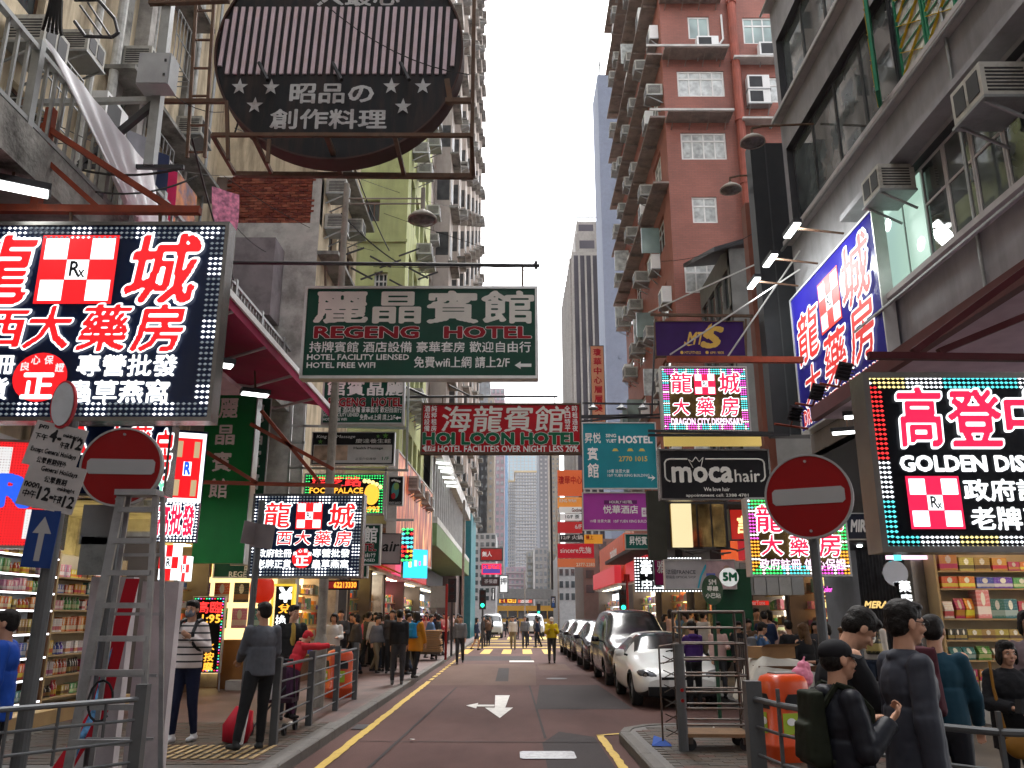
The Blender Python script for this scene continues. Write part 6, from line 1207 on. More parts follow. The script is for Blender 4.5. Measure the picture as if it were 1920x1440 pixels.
# right pharmacy corner
zr = [.66, 1.0, 1.32, 1.66, 2.15, 2.44]
rowsR = [[('box', 2, .09, .2, 3), ('box', 4, .09, .2, 2), ('bottle', 7, .1, .2, 2), ('box', 8, .09, .2, 2)], [('bag', 4, .22, .24, 2), ('bag', 5, .2, .22, 2), ('box', 4, .16, .2, 2), ('bag', 1, .2, .22, 1)], [('box', 7, .22, .2, 3), ('box', 1, .1, .22, 2), ('box', 4, .2, .16, 2)], [('bag', 3, .16, .3, 2), ('bag', 7, .17, .3, 4), ('bag', 2, .14, .28, 2), ('box', 4, .22, .42, 1), ('box', 0, .16, .26, 2)], [('box', 2, .3, .22, 2), ('box', 0, .28, .2, 1)], [('box', 3, .2, .14, 1), ('box', 2, .26, .22, 1), ('box', 7, .3, .26, 1)]]
shelves('shop_shelf', 'pale wood display shelves of snacks and boxes in the right pharmacy', (8.15, 14.6), 0, 1.9, zr, SHW, SHB)
stock((8.15, 14.58), 0, 1.86, [z+.005 for z in zr], 'the right pharmacy', rowsR, 11)
shelves('shop_shelf', 'white lit shelves of bottles at the right edge of the right pharmacy', (9.95, 14.6), 0, 1.5, [.8, 1.3, 1.7, 2.1, 2.5], WHITE, SHC, TUBE2)
stock((9.95, 14.58), 0, 1.46, [.805, 1.305, 1.705, 2.105, 2.505], 'the white shelves at right', [[('bottle', 1, .12, .26, 3), ('bottle', 8, .1, .24, 3)], [('bottle', 9, .1, .24, 3), ('box', 4, .1, .2, 2)], [('bottle', 8, .09, .22, 3), ('bottle', 1, .12, .24, 3)], [('bottle', 3, .11, .26, 4), ('box', 2, .1, .22, 2)], [('bottle', 3, .1, .24, 4), ('bottle', 7, .1, .22, 3)]], 12)
t = shop('right pharmacy interior with downlights in a pale ceiling', 7.0, 12, 9.0, 15.0, 3.2, SHB, WARMLIT, [(7.7+i*.9, 13.9-j*1.1, .3, .16) for i in range(4) for j in range(4)])
tag(box_obj('wall_panel', mat('ivory_panel', (.5, .43, .3), .6), 7.05, 12, 15.0, 15.06, .13, 3.2), 'ivory back wall panel of the right pharmacy', 'wall panel')
cn = thing('display_counter', 'white stepped display counter with a red rim in front of the right pharmacy shelves', 'counter', (8.0, 13.6, .13)); box_obj('base', WHITE, -.8, .9, -.3, .5, 0, .42, cn); box_obj('rim', mat('red_plastic', (.5, .02, .015), .4), -.85, .95, -.36, -.3, .16, .26, cn); box_obj('top_step', WHITE, -.6, .8, -.1, .5, .42, .58, cn)
rv = thing('door_frame', 'polished metal pillar with a round convex mirror at the pharmacy corner', 'pillar', (7.05, 15.1, .13)); box_obj('pillar', CHROME, -.12, .1, -.15, .1, 0, 3.1, rv); q = at(1679, 1075, 15.0); d_ = discmesh(.22, .05).build('convex_mirror', mat('mirror', (.35, .35, .36), .08, 1, var=0), rv); d_.location = q-rv.location
s = Sign('vertical_sign', 'narrow lit vertical sign with white characters on the pharmacy corner pillar', 'sign', (1686, 1088, 1712, 1162), 14.9, .06, NBLK, None)
for i, ch in enumerate('藥房大'): s.text(ch, (1688, 1090+i*24, 1710, 1110+i*24), LW, .06, 22)
s = Sign('led_strip', 'pink and cyan glowing LED strip above the dark doorway', 'sign', (1660, 1038, 1760, 1052), 14.8, .06, MATS['lit_pale_pink'], None); s.rect((1675, 1038, 1690, 1051), LC, 'cyan_segment', .006)
# dark fashion shop beside it
DS = mat('charcoal_curtain', (.03, .03, .034), .7, var=.4, scale=4); ds = thing('shopfront', 'dark shopfront with a charcoal curtain and downlights between the pharmacy and the warm shops', 'shopfront', (7.3, 17.2, .13))
box_obj('curtain', DS, .5, .6, -2.1, 2.1, 0, 3.0, ds)
for k in range(26): MB().bar((.48, -2.05+k*.165, 0), (.48, -2.05+k*.165, 3), .05, 6).build('curtain_fold', DS, ds)
box_obj('fascia', BLACK, -.3, .6, -2.15, 2.15, 3.0, 5.2, ds)
for k in range(5): box_obj('downlight', WHITELIT, -.05, .03, -1.7+k*.8, -1.62+k*.8, 2.97, 2.999, ds)
s = Sign('shop_sign', 'dark navy shop sign with white slanted letters right of the right no entry sign', 'sign', (1584, 962, 1668, 1012), 15.4, .15, mat('navy_print', (.02, .025, .045), .4), ALF, .015); s.text('MIRAB', (1594, 976, 1642, 997), WLET, .07, 22, shear=.15)
s = Sign('shop_sign', 'gold lettering on the dark curtain shopfront', 'sign', (1618, 1126, 1682, 1146), 16.5, .02, None, None); s.text('MERABE', (1620, 1128, 1680, 1140), emit('gold_lit', (.9, .6, .2), 1.0), .07, 22, shear=.3)
# ---- generic glowing shop rows
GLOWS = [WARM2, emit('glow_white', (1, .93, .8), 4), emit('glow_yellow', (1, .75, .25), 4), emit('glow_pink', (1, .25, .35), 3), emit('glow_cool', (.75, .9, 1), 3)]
def glow_shop(label, X, y0, y1, side, glow, lit_h=2.3, seed=1, canopy=None, depth=.9, fascia=None):
    """side=+1: on the left of the street, opening towards +X"""
    t = thing('shop_unit', label, 'shop', (X, (y0+y1)/2, .13)); Y = t.location.y; r_ = random.Random(seed); s = -side
    box_obj('back_wall', glow, s*depth-.03, s*depth+.03, y0-Y+.1, y1-Y-.1, .5, lit_h+.6, t); box_obj('floor_plinth', SHD, 0, s*depth, y0-Y+.1, y1-Y-.1, 0, .5, t)  # back wall itself glows, standing in for a lit interior
    for yy in (y0-Y, y1-Y-.1): box_obj('party_wall', mat('shop_pier', (.12, .1, .09), .7), -.02 if s > 0 else -s*0-.0, s*depth, yy, yy+.1, 0, 3.1, t)
    box_obj('ceiling', CREAM2, -s*.2, s*depth, y0-Y, y1-Y, 3.1, 3.2, t)
    st = MB(); mats_ = [p[1] for p in PK]
    for z in (.55, .95, 1.35, 1.75, 2.15):
        y = y0-Y+.2
        while y < y1-Y-.3:
            w = r_.uniform(.1, .35); h = r_.uniform(.12, .34)
            if r_.random() < .85: st.box(s*(depth-.5), s*(depth-.2), y, y+w, z, z+h, mi=r_.randrange(len(mats_)))
            y += w+.03
        st.box(s*(depth-.55), s*(depth-.1), y0-Y+.1, y1-Y-.1, z-.03, z, mi=7)
    tag(st.build('shelf_goods', mats_, t), kind='stuff')
    for k in range(max(1, int((y1-y0)/1.3))): box_obj('ceiling_lamp', WARMLIT, s*.2, s*.45, y0-Y+.5+k*1.3, y0-Y+.9+k*1.3, 3.088, 3.099, t)
    if fascia: box_obj('fascia', fascia, -s*.35, s*.0, y0-Y+.04, y1-Y-.04, 3.2, 4.1, t)
    if canopy: MB().add([(-s*1.6, y0-Y, 2.75), (-s*1.6, y1-Y, 2.75), (0, y1-Y, 3.4), (0, y0-Y, 3.4), (-s*1.6, y0-Y, 2.79), (-s*1.6, y1-Y, 2.79), (0, y1-Y, 3.44), (0, y0-Y, 3.44)], [(0, 3, 2, 1), (4, 5, 6, 7), (0, 1, 5, 4), (1, 2, 6, 5), (2, 3, 7, 6), (3, 0, 4, 7)]).build('canopy', canopy, t)
    return t
ORC = mat('orange_canopy', (.6, .22, .03), .6); REDF = emit('red_fascia', (.55, .02, .03), .6); PKF = emit('pink_fascia', (.9, .08, .2), .8)
glow_shop('yellow lit poster shop behind the LED board on the left', -7.0, 17.0, 20.0, 1, GLOWS[2], seed=2)
ks = thing('street_kiosk', 'yellow lit kiosk front with posters and a brown counter, left of the money changer', 'kiosk', (-6.3, 20.3, .13)); box_obj('back_wall', emit('kiosk_glow', (1, .7, .3), 1.6), -1.3, .75, .1, .16, .3, 3.2, ks); box_obj('counter', mat('counter_brown', (.25, .11, .03), .5), -.3, .75, -.35, .1, 0, 1.05, ks); box_obj('step', CREAM2, .0, 1.4, -.7, -.35, 0, .2, ks); box_obj('awning_board', DARKM, -1.4, .9, -.4, .2, 3.2, 3.4, ks)  # kiosk light is put into the glowing back wall, no lamp inside
for i in range(4):
    for j in range(3): MB().box(-1.15+i*.46, -.8+i*.46, .07, .1, 1.3+j*.58, 1.75+j*.58).build('poster', PK[(i*3+j*2) % 10][1], ks)
glow_shop('warm shop behind the money changer sign', X2-.1, 20.9, 25.5, 1, GLOWS[0], seed=3, fascia=DARKM)
glow_shop('bright bakery like shop under an orange canopy on the left', -4.9, 26.2, 30, 1, GLOWS[2], seed=4, canopy=ORC)
glow_shop('white lit shop beyond the orange canopy', -4.9, 30.2, 33.6, 1, GLOWS[1], seed=5, fascia=REDF)
glow_shop('pink lit shop at the near end of the glazed block', -5.0, 34.2, 40, 1, GLOWS[3], seed=6, fascia=PKF)
glow_shop('small white lit shop in the middle of the glazed block', -5.0, 40.2, 47, 1, GLOWS[1], seed=7, fascia=REDF)
glow_shop('dim shop at the far end of the glazed block', -5.0, 47.2, 58, 1, GLOWS[4], seed=8, fascia=DARKM)
glow_shop('golden lit shop with red scroll banners right of the no entry pole', 7.2, 19.8, 22.6, -1, GLOWS[0], seed=9, fascia=DARKM)
glow_shop('phone shop with white blanketed display behind the crowd', 7.2, 22.8, 26, -1, GLOWS[1], seed=10, fascia=REDF)
glow_shop('warm shop at the foot of the red flats', 6.4, 26.2, 30.5, -1, GLOWS[2], seed=11, fascia=DARKM)
glow_shop('yellow lit food shop beside the parked cars', 6.2, 30.7, 36, -1, GLOWS[2], seed=12, canopy=None, fascia=DARKM)
glow_shop('white lit shop further up beside the parked cars', 6.0, 36.2, 43, -1, GLOWS[1], seed=13, fascia=REDF)
glow_shop('shop under the orange panels', 5.6, 44.2, 56, -1, GLOWS[4], seed=14, fascia=REDF)
tag(box_obj('street_canopy', mat('dark_canopy', (.06, .055, .055), .7), 4.7, 7.2, 19.6, 43.5, 4.2, 4.35), 'long dark concrete canopy over the right pavement shops', 'canopy')
s = Sign('shop_sign', 'red scroll banner with yellow characters beside the golden lit shop', 'sign', (1532, 1078, 1552, 1168), 19.6, .04, mat('red_scroll', (.4, .01, .01), .6), None)
for i, ch in enumerate('滿記留山'): s.text(ch, (1535, 1082+i*21, 1549, 1098+i*21), LY, .05, 20)
s = Sign('shop_sign', 'small red phone shop sign with white lettering above the crowd', 'sign', (1400, 1124, 1444, 1137), 20.5, .06, emit('red_phone_sign', (.7, .02, .01), .8), None); s.text('SmarTone', (1403, 1126, 1434, 1134), WLET, .04, 20)
s = Sign('shop_sign', 'multicolour neon word above the golden lit shop', 'sign', (1538, 1098, 1562, 1112), 19.4, .03, NBLK, None); s.text('Color', (1540, 1100, 1560, 1110), LMG, .05, 20)
tag(MB().lathe([(0, 0), (.16, .03), (.24, .14), (.26, .3), (.24, .46), (.16, .57), (0, .6)], n=16).build('paper_lantern', emit('red_lantern', (.6, .02, .004), .5), smooth=True), 'round red lantern hanging behind the traffic sign pole on the left', 'lantern').location = at(489, 1132, 18.5)
gp_ = thing('notice_panel', 'dark green glossy hoarding panel beside the minibus stop sign', 'hoarding', at(1382, 1155, 19)); box_obj('panel', mat('dark_green_panel', (.01, .07, .03), .2), -.45, .35, 0, .12, -.95, 1.0, gp_); box_obj('frame', DARKM, -.49, -.45, -.02, .14, -.95, 1.0, gp_)
# golden reflective glazing behind the hair salon sign, roller box row
gz = thing('glazed_bay', 'golden reflecting first floor window bay under the hair salon sign', 'window bay', at(1308, 985, 19.5)); W2 = at(1362, 985, 19.5).x-at(1256, 985, 19.5).x; H2 = at(1308, 942, 19.5).z-at(1308, 1022, 19.5).z
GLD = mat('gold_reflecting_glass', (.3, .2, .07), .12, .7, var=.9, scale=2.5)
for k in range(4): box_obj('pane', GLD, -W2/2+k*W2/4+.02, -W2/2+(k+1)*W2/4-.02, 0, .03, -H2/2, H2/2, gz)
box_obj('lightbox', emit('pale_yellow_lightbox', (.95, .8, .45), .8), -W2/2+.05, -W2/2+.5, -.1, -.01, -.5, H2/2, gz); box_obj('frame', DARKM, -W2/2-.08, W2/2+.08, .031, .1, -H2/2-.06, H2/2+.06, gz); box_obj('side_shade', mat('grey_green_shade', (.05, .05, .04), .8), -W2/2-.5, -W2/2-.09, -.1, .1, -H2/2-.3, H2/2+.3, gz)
rb_ = thing('roller_box', 'grey roller shutter boxes and clutter below the golden window bay', 'shutter box', at(1420, 1085, 19.2))
for k in range(8): box_obj('panel', ALF if k % 3 else CREAM2, -1.2+k*.28, -1.2+k*.28+.26, 0, .25, -.35, .35, rb_)
for k in range(9): tag(MB().bar(at(1270+k*16, 1028+(k % 3)*5, 19), at(1300+k*14, 1040-(k % 4)*4, 19.3), .02).build('loose_rod', DARKM), 'loose rod or cable in the tangle above the optical sign', 'rod', 'tangle of rods above the optical sign')
# ================================================================== traffic signs, poles, lamps
NER = mat('no_entry_red', (.22, .003, .004), .45, var=.05, dirt=.06); NEW_ = mat('no_entry_white', (.3, .3, .3), .4, var=.04); RIMG = mat('sign_rim_grey', (.3, .3, .3), .4, .5)
def no_entry(label, px, py, Y, r, rz):
    c = at(px, py, Y); t = thing('no_entry_sign', label, 'traffic sign', c, rz); discmesh(r, .045, 48).build('disc', NER, t); 
    n = 48; i1 = [(r*math.cos(2*PI*k/n), -.008, r*math.sin(2*PI*k/n)) for k in range(n)]; o1 = [((r+.018)*math.cos(2*PI*k/n), -.008, (r+.018)*math.sin(2*PI*k/n)) for k in range(n)]; o2 = [(x, .06, z) for x, _, z in o1]; i2 = [(x, .06, z) for x, _, z in i1]
    MB().add(i1+o1+o2+i2, [(k, (k+1) % n, n+(k+1) % n, n+k) for k in range(n)]+[(n+k, n+(k+1) % n, 2*n+(k+1) % n, 2*n+k) for k in range(n)]+[(2*n+k, 2*n+(k+1) % n, 3*n+(k+1) % n, 3*n+k) for k in range(n)]).build('rim', RIMG, t)
    bx = MB(); w, h = r*.86, r*.2; c_ = .025; bx.prism([(-w+c_, -h), (w-c_, -h), (w, -h+c_), (w, h-c_), (w-c_, h), (-w+c_, h), (-w, h-c_), (-w, -h+c_)], -.006, 0); bx.build('bar', NEW_, t)
    for z in (r*.86, -r*.86): MB().bar((0, -.02, z), (0, 0, z), .012, 8).build('bolt', STEEL, t)
    MB().bar((0, .1, r*.4), (0, .1, -c.z+.13), .042, 12).build('pole', RAILG, t); return t
no_entry('round red no entry sign on a grey pole at the right', 1515, 930, 7.3, .35, -.48); no_entry('round red no entry sign behind the top of the ladder at the left', 227, 875, 7.9, .36, .1)
pt = thing('sign_pole', 'grey traffic sign pole with parking plates, one way arrow and round mirror at far left', 'sign pole', (0, 0, 0)); base = at(42, 1440, 6.7); top = at(76, 1060, 6.7); px_ = (base.x+top.x)/2; pt.location = (px_, 6.7, .13)
MB().bar((0, 0, 0), (.04, 0, 3.1), .056, 14).build('pole', RAILG, pt)
def plate(nm, m, px, py, w, h, rz, rx, yo=-.09):
    q = at(px, py, 6.7+yo)-pt.location; o = MB().box(-w/2, w/2, -.006, .006, -h/2, h/2).build(nm, m, pt); o.location = q; o.rotation_euler = (0, rx, rz); return o
PLG = mat('plate_grey', (.36, .34, .33), .5, dirt=.1); BLP = mat('blue_plate', (.01, .035, .15), .35)
p1 = plate('parking_plate', PLG, 104, 838, .40, .36, .15, .2); p2 = plate('parking_plate', PLG, 97, 912, .43, .37, .15, .2)
for t_, b in (('pm', (-.17, -.10, .11, .15)), ('下午', (-.18, -.08, .03, .08)), ('4-', (-.07, .02, .03, .13)), ('midnight', (.03, .17, .08, .12)), ('午夜', (.03, .1, .0, .05)), ('12', (.11, .19, .01, .1)), ('Except General Holidays', (-.17, .18, -.08, -.03)), ('公眾假期例外', (-.1, .13, -.15, -.10))): lettering(t_, b, -.009, LK, p1, R=18, bold=.03)
for t_, b in (('General Holidays', (-.12, .16, .09, .14)), ('公眾假期', (-.07, .1, .02, .07)), ('noon', (-.2, -.09, -.04, .0)), ('中午', (-.19, -.09, -.12, -.06)), ('12-', (-.08, .04, -.12, -.02)), ('midnight', (.05, .18, -.03, .01)), ('午夜', (.04, .11, -.12, -.06)), ('12', (.12, .2, -.14, -.05))): lettering(t_, b, -.009, LK, p2, R=18, bold=.03)
p3 = plate('one_way_plate', BLP, 77, 1010, .22, .44, .1, .06); MB().add([(-.022, -.009, -.17), (.022, -.009, -.17), (.022, -.009, .04), (.07, -.009, .04), (0, -.009, .17), (-.07, -.009, .04), (-.022, -.009, .04)], [(0, 1, 2, 6), (3, 4, 5), (2, 3, 5, 6)]).build('arrow', NEW_, p3)
MB().box(-.12, .12, .007, .02, .23, .25).build('bracket', STEEL, p3)
q = at(118, 758, 6.6)-pt.location; mo = discmesh(.1, .03, 32, .2).build('mirror_rim', mat('pink_red_rim', (.4, .04, .05), .4), pt); mo.location = q; m2 = discmesh(.086, .01, 32, .18).build('mirror', mat('scratched_mirror', (.45, .48, .52), .3, .7, dirt=.4, dscale=8, dirtcol=(.3, .3, .33)), pt); m2.location = q-Vector((0, .012, 0)); MB().bar(q+Vector((0, .05, -.2)), (.04, 0, 2.9), .015).build('mirror_arm', RAILG, pt)
# grey back of other plates, boards, ladder
q = at(185, 985, 8.2); tag(box_obj('sign_back_plate', mat('grey_plate_back', (.17, .18, .18), .5, dirt=.3), q.x-.17, q.x+.17, 8.2, 8.22, q.z-.18, q.z+.2), 'plain grey upper plate fixed behind the ladder', 'plate'); q = at(184, 1040, 8.2); tag(box_obj('sign_back_plate', mat('scratched_plate_back', (.2, .21, .2), .5, dirt=.6, dscale=9, dirtcol=(.06, .06, .06)), q.x-.18, q.x+.18, 8.2, 8.22, q.z-.19, q.z+.17), 'scratched grey lower plate fixed behind the ladder', 'plate')
FOAM = mat('pale_foam_board', (.45, .41, .42), .8, dirt=.25, dscale=2)
for (pa_, pb_, yt, Y, lab) in [(150, 232, 1082, 8.5, 'pale upright board leaning behind the ladder, left piece'), (250, 320, 1090, 8.3, 'pale upright board beside the ladder rungs, right piece')]:
    a = at(pa_, 1250, Y); b = at(pb_, 1250, Y); z = at((pa_+pb_)/2, yt, Y).z; o = tag(MB().box(a.x, b.x, Y, Y+.12, .14, z).build('foam_board', FOAM), lab, 'board')
lad = thing('step_ladder', 'folded aluminium step ladder standing at the left kerb', 'ladder', (at(240, 1250, 7.4).x, 7.4, .13)); ALD = mat('ladder_aluminium', (.36, .37, .38), .35, .7, dirt=.3, dscale=5)
def LP_(px, py, Y=7.4): return at(px, py, Y)-lad.location
xl0, xr0 = LP_(228, 930), LP_(292, 930); xl1, xr1 = LP_(128, 1440), LP_(262, 1440)
def ext(a, b, z=0): 
    t_ = (z-a.z)/(b.z-a.z); return a+(b-a)*t_
l0, r0 = ext(xl0, xl1), ext(xr0, xr1)
MB().sq(xl0, l0, .075, .03).build('rail', ALD, lad); MB().sq(xr0, r0, .05, .03).build('rail', ALD, lad)
for k in range(9):
    z = xl0.z-.27*(k)-.12
    if z < .1: break
    a = ext(xl0, l0, z); b = ext(xr0, r0, z); MB().sq(a, b, .06, .045).build('rung', ALD, lad)
MB().box(xl0.x-.03, xr0.x+.03, -.08, .1, xl0.z, xl0.z+.05).build('top_cap', ALD, lad)
for s_, e_ in ((xl0, l0), (xr0, r0)): MB().sq(s_+Vector((.03, .08, 0)), e_+Vector((.1, .22, 0)), .04, .02).build('rear_rail', ALD, lad)
for k in range(4): z = xl0.z-.5-.5*k; a = ext(xl0, l0, z); b = ext(xr0, r0, z); MB().sq(a+Vector((.05, .12, 0)), b+Vector((.05, .12, 0)), .025).build('cross_brace', ALD, lad)
MB().path([(l0+Vector((.25, -.06, .9)))+Vector((.1*math.cos(t_), 0, .16*math.sin(t_))) for t_ in [k*.5 for k in range(12)]], .01, 5).build('lock_cable', BLACK, lad)
tag(MB().add([at(262, 1085, 8.0), at(236, 1085, 8.0), at(170, 1330, 7.9), at(85, 1460, 7.7), at(120, 1470, 7.7), at(205, 1330, 7.9), at(262, 1100, 8.1)], [(0, 1, 2, 5), (2, 3, 4, 5)]).build('folded_banner', mat('red_banner_cloth', (.4, .01, .02), .8)), 'red folded banner cloth hanging behind the ladder', 'banner')
tag(MB().add([at(200, 1225, 7.95), at(212, 1210, 7.95), at(180, 1340, 7.8), at(125, 1460, 7.6), at(110, 1460, 7.6), at(172, 1330, 7.8)], [(0, 5, 2, 1), (5, 4, 3, 2)]).build('folded_banner', mat('blue_white_cloth', (.1, .25, .45), .8, var=.8, scale=16)), 'narrow blue and white banner strip behind the ladder', 'banner')
# street lamp with twin arms
sl = thing('street_lamp', 'tall slim concrete lamp post with twin rod arm and hooded lamp on the left', 'street lamp', (-3.5, 16.1, .13)); LPM = mat('lamp_post_paint', (.3, .27, .23), .7, dirt=.6, dscale=4, dirtcol=(.12, .1, .09))
MB().lathe([(.13, 0), (.13, 1.1), (.09, 1.25), (.085, 4.5), (.06, 10.4)], n=14).build('post', LPM, sl); ha = at(793, 377, 16.1)-sl.location
MB().bar((0, 0, ha.z+.06), (ha.x, 0, ha.z+.06), .02).bar((0, 0, ha.z-.06), (ha.x, 0, ha.z-.06), .02).bar((ha.x, 0, ha.z+.3), (ha.x, 0, ha.z-.25), .05).build('arm', LPM, sl)
def hood(parent, loc, s=1.0):
    o = MB().lathe([(.02, .18), (.06, .16), (.10, .1), (.22, .05), (.3, -.03), (.31, -.09), (.29, -.09), (.2, .02)], n=24).build('hood', LPM, parent, True); o.location = loc; o.scale = (s, s, s)
    g = MB().lathe([(.0, -.16), (.12, -.15), (.23, -.11), (.29, -.07)], n=24).build('bowl_glass', mat('lamp_bowl', (.12, .11, .11), .2, .3, var=.5, scale=12), parent, True); g.location = loc; g.scale = (s, s, s)
hood(sl, (ha.x, 0, ha.z-.36))
for k, (px, py, Y, xe) in enumerate([(1411, 262, 17.5, 7.1), (1370, 352, 20.5, 7.6)]):
    q = at(px, py, Y); t = thing('wall_lamp', ('hooded street lamp on a thin arm, upper one beside the dark grey block', 'hooded street lamp on a thin arm, lower one before the red flats')[k], 'street lamp', q); hood(t, (0, 0, 0), .95)
    MB().path([(0, 0, .17), (0, 0, .3), (.25, 0, .36), (xe-q.x, 0, .42)], .03).build('arm', RUST, t)
q = at(480, 997, 11.6); t = thing('traffic_sign', 'grey plates seen from behind on a slim pole over the grey jacket man', 'traffic sign', (q.x, 11.6, .13)); MB().bar((0, 0, 0), (.05, 0, q.z+.3), .045, 10).build('pole', RAILG, t)
for (px, py, w, h, rz) in ((471, 1000, .26, .3, .8), (492, 1005, .36, .32, -.35)):
    o = MB().box(-w/2, w/2, -.005, .005, -h/2, h/2).build('plate', mat('brown_grey_plate', (.2, .17, .17), .5, dirt=.3), t); o.location = at(px, py, 11.5)-t.location; o.rotation_euler = (0, .12, rz)
# traffic lights
TLG = emit('traffic_green', (.02, .9, .45), 3.0)
def tlight(px, py, Y, label, s=1.0, lit=True):
    q = at(px, py, Y); t = thing('traffic_light', label, 'traffic light', (q.x, Y, .13)); z = q.z-.13; MB().bar((0, 0, 0), (0, 0, z+.5), .05, 8).build('pole', DARKM, t); MB().box(-.17, .17, -.2, -.02, z-.2, z+.75).build('head', BLACK, t)
    for k in range(3): o = discmesh(.1, .02, 14).build('lens', TLG if k == 0 and lit else mat('dead_lens', (.03, .01, .01), .3), t); o.location = (0, -.22, z+k*.3)
    MB().box(-.14, .14, -.3, -.2, z+.1, z+.12).build('visor', BLACK, t)
tlight(1168, 1139, 38, 'traffic light showing green on the right before the orange shop'); tlight(905, 1135, 44, 'traffic light showing green on the left by the crossing'); tlight(1010, 1148, 80, 'small far traffic light showing green by the bus'); tlight(848, 1120, 36, 'dark traffic light seen side on near the red post', lit=False)
REDPOST = mat('red_post_paint', (.25, .01, .01), .4)
for (px, yt, Y, lab) in [(1175, 1078, 36, 'slim red post on the right pavement beside the optical sign'), (838, 1095, 33, 'slim red post on the left pavement carrying a grey plate')]:
    q = at(px, yt, Y); t = thing('signal_post', lab, 'post', (q.x, Y, .13)); MB().bar((0, 0, 0), (0, 0, q.z-.13), .05, 8).build('post', REDPOST, t)
    if px < 900: o = box_obj('plate', STEEL, -.62, -.06, -.02, .01, q.z-1.0, q.z-.2, t)
    else: box_obj('plate', REDPOST, -.12, .12, -.02, .01, q.z-.4, q.z-.1, t)
for (px, Y, h) in [(868, 40, 7), (1047, 60, 9), (984, 85, 6)]:
    q = gnd(px, 1200); t = tag(MB().bar((at(px, 1100, Y).x, Y, .1), (at(px, 1100, Y).x, Y, h), .06, 8).build('lamp_post', LPM), 'thin grey post standing by the far crossing', 'post', 'thin posts by the far crossing')
# railings
def railing(name, label, pts, z=1.0, rails=5, postr=.045, square=True, curve=False):
    base = Vector(pts[0]); t = thing(name, label, 'railing', (base.x, base.y, .13))
    for p in pts:
        q = Vector(p)-base; MB().box(q.x-postr, q.x+postr, q.y-postr, q.y+postr, 0, z+.06).build('post', RAILG, t)
    for a, b in zip(pts[:-1], pts[1:]):
        a = Vector(a)-base; b = Vector(b)-base
        for k in range(rails): zz_ = z-.05-k*(z-.2)/(rails-1); MB().bar((a.x, a.y, zz_), (b.x, b.y, zz_), .022 if k == 0 else .012, 8).build('rail', RAILG, t)
    return t
rt = railing('guard_rail', 'steel guard railing along the left kerb beside the stroller', [(-3.0, 11.4), (-3.02, 13.4), (-3.05, 15.5), (-3.08, 17.5)], 1.0, 5)
rt = railing('guard_rail', 'steel guard railing at the bottom left corner in front of the ladder', [(-2.97, 7.2), (-3.72, 6.25), (-5.0, 5.2)], .98, 6)
for k in range(3): MB().bar((-.18-.22*k, -.23-.28*k, .93), (-.18-.22*k, -.23-.28*k, .93-.16*(k+1)-.1), .012, 6).build('vertical_bar', RAILG, rt)
rt = railing('guard_rail', 'curved steel guard railing around the right corner, in front of the orange bin', [(1.88, 7.0), (1.93, 6.5), (2.1, 5.9), (2.35, 5.4), (2.7, 5.0), (3.3, 4.85), (4.4, 4.8)], 1.0, 5, .012)
MB().box(-.06, .06, -.06, .06, 0, 1.08).build('end_post', RAILG, rt)
# litter bins
ORB = mat('orange_bin_plastic', (.6, .06, .006), .3, var=.06, spec=.6)
def bin_(label, x, y, rz=0, s=1.0):
    t = thing('litter_bin', label, 'litter bin', (x, y, .13), rz, 'orange litter bins'); t.scale = (s, s, s)
    def sq(w, z, e=4): return [(w*math.copysign(abs(math.cos(a))**(2/e), math.cos(a)), w*.85*math.copysign(abs(math.sin(a))**(2/e), math.sin(a)), z) for a in [2*PI*k/28 for k in range(28)]]
    prof = [(.25, .0), (.27, .02), (.27, .14), (.285, .16), (.285, .2), (.25, .24), (.255, .75), (.25, .84), (.22, .90), (.14, .93), (.01, .935)]
    mb = MB(); n = 28; vs = []
    for w, z in prof: vs += sq(w, z)
    mb.add(vs, [(i*n+k, i*n+(k+1) % n, (i+1)*n+(k+1) % n, (i+1)*n+k) for i in range(len(prof)-1) for k in range(n)]); mb.build('body', ORB, t, True)
    MB().prism([(-.11, .56), (.11, .56), (.11, .66), (.07, .72), (-.07, .72), (-.11, .66)], -.235, -.2).build('slot', BLACK, t); MB().prism([(-.11, .56), (.11, .56), (.11, .66), (.07, .72), (-.07, .72), (-.11, .66)], -.26, -.2).build('left_slot', BLACK, t).rotation_euler = (0, 0, -PI/2)
    for (a, pz) in ((-PI/2, 0), (0, 0)):
        o = MB().box(-.16, .05, -.0, .004, .3, .52).build('sticker', mat('lime_sticker', (.32, .42, .04), .5), t); o.rotation_euler = (0, 0, a); o.location = (0, -.225, 0) if a == 0 else (-.262, 0, 0)
        o = discmesh(.055, .003, 16, .04).build('sticker_mark', WHITE, t); o.rotation_euler = (0, 0, a); o.location = (-.06, -.232, .43) if a == 0 else (-.266, -.0, .43)
    box_obj('ash_tray', STEEL, -.13, .13, -.09, .09, .925, .945, t); return t
bin_('orange litter bin at the right corner behind the curved railing', 3.12, 10.3, .25); bin_('orange litter bin on the left pavement behind the railing', -3.5, 18.0, .5, .98)
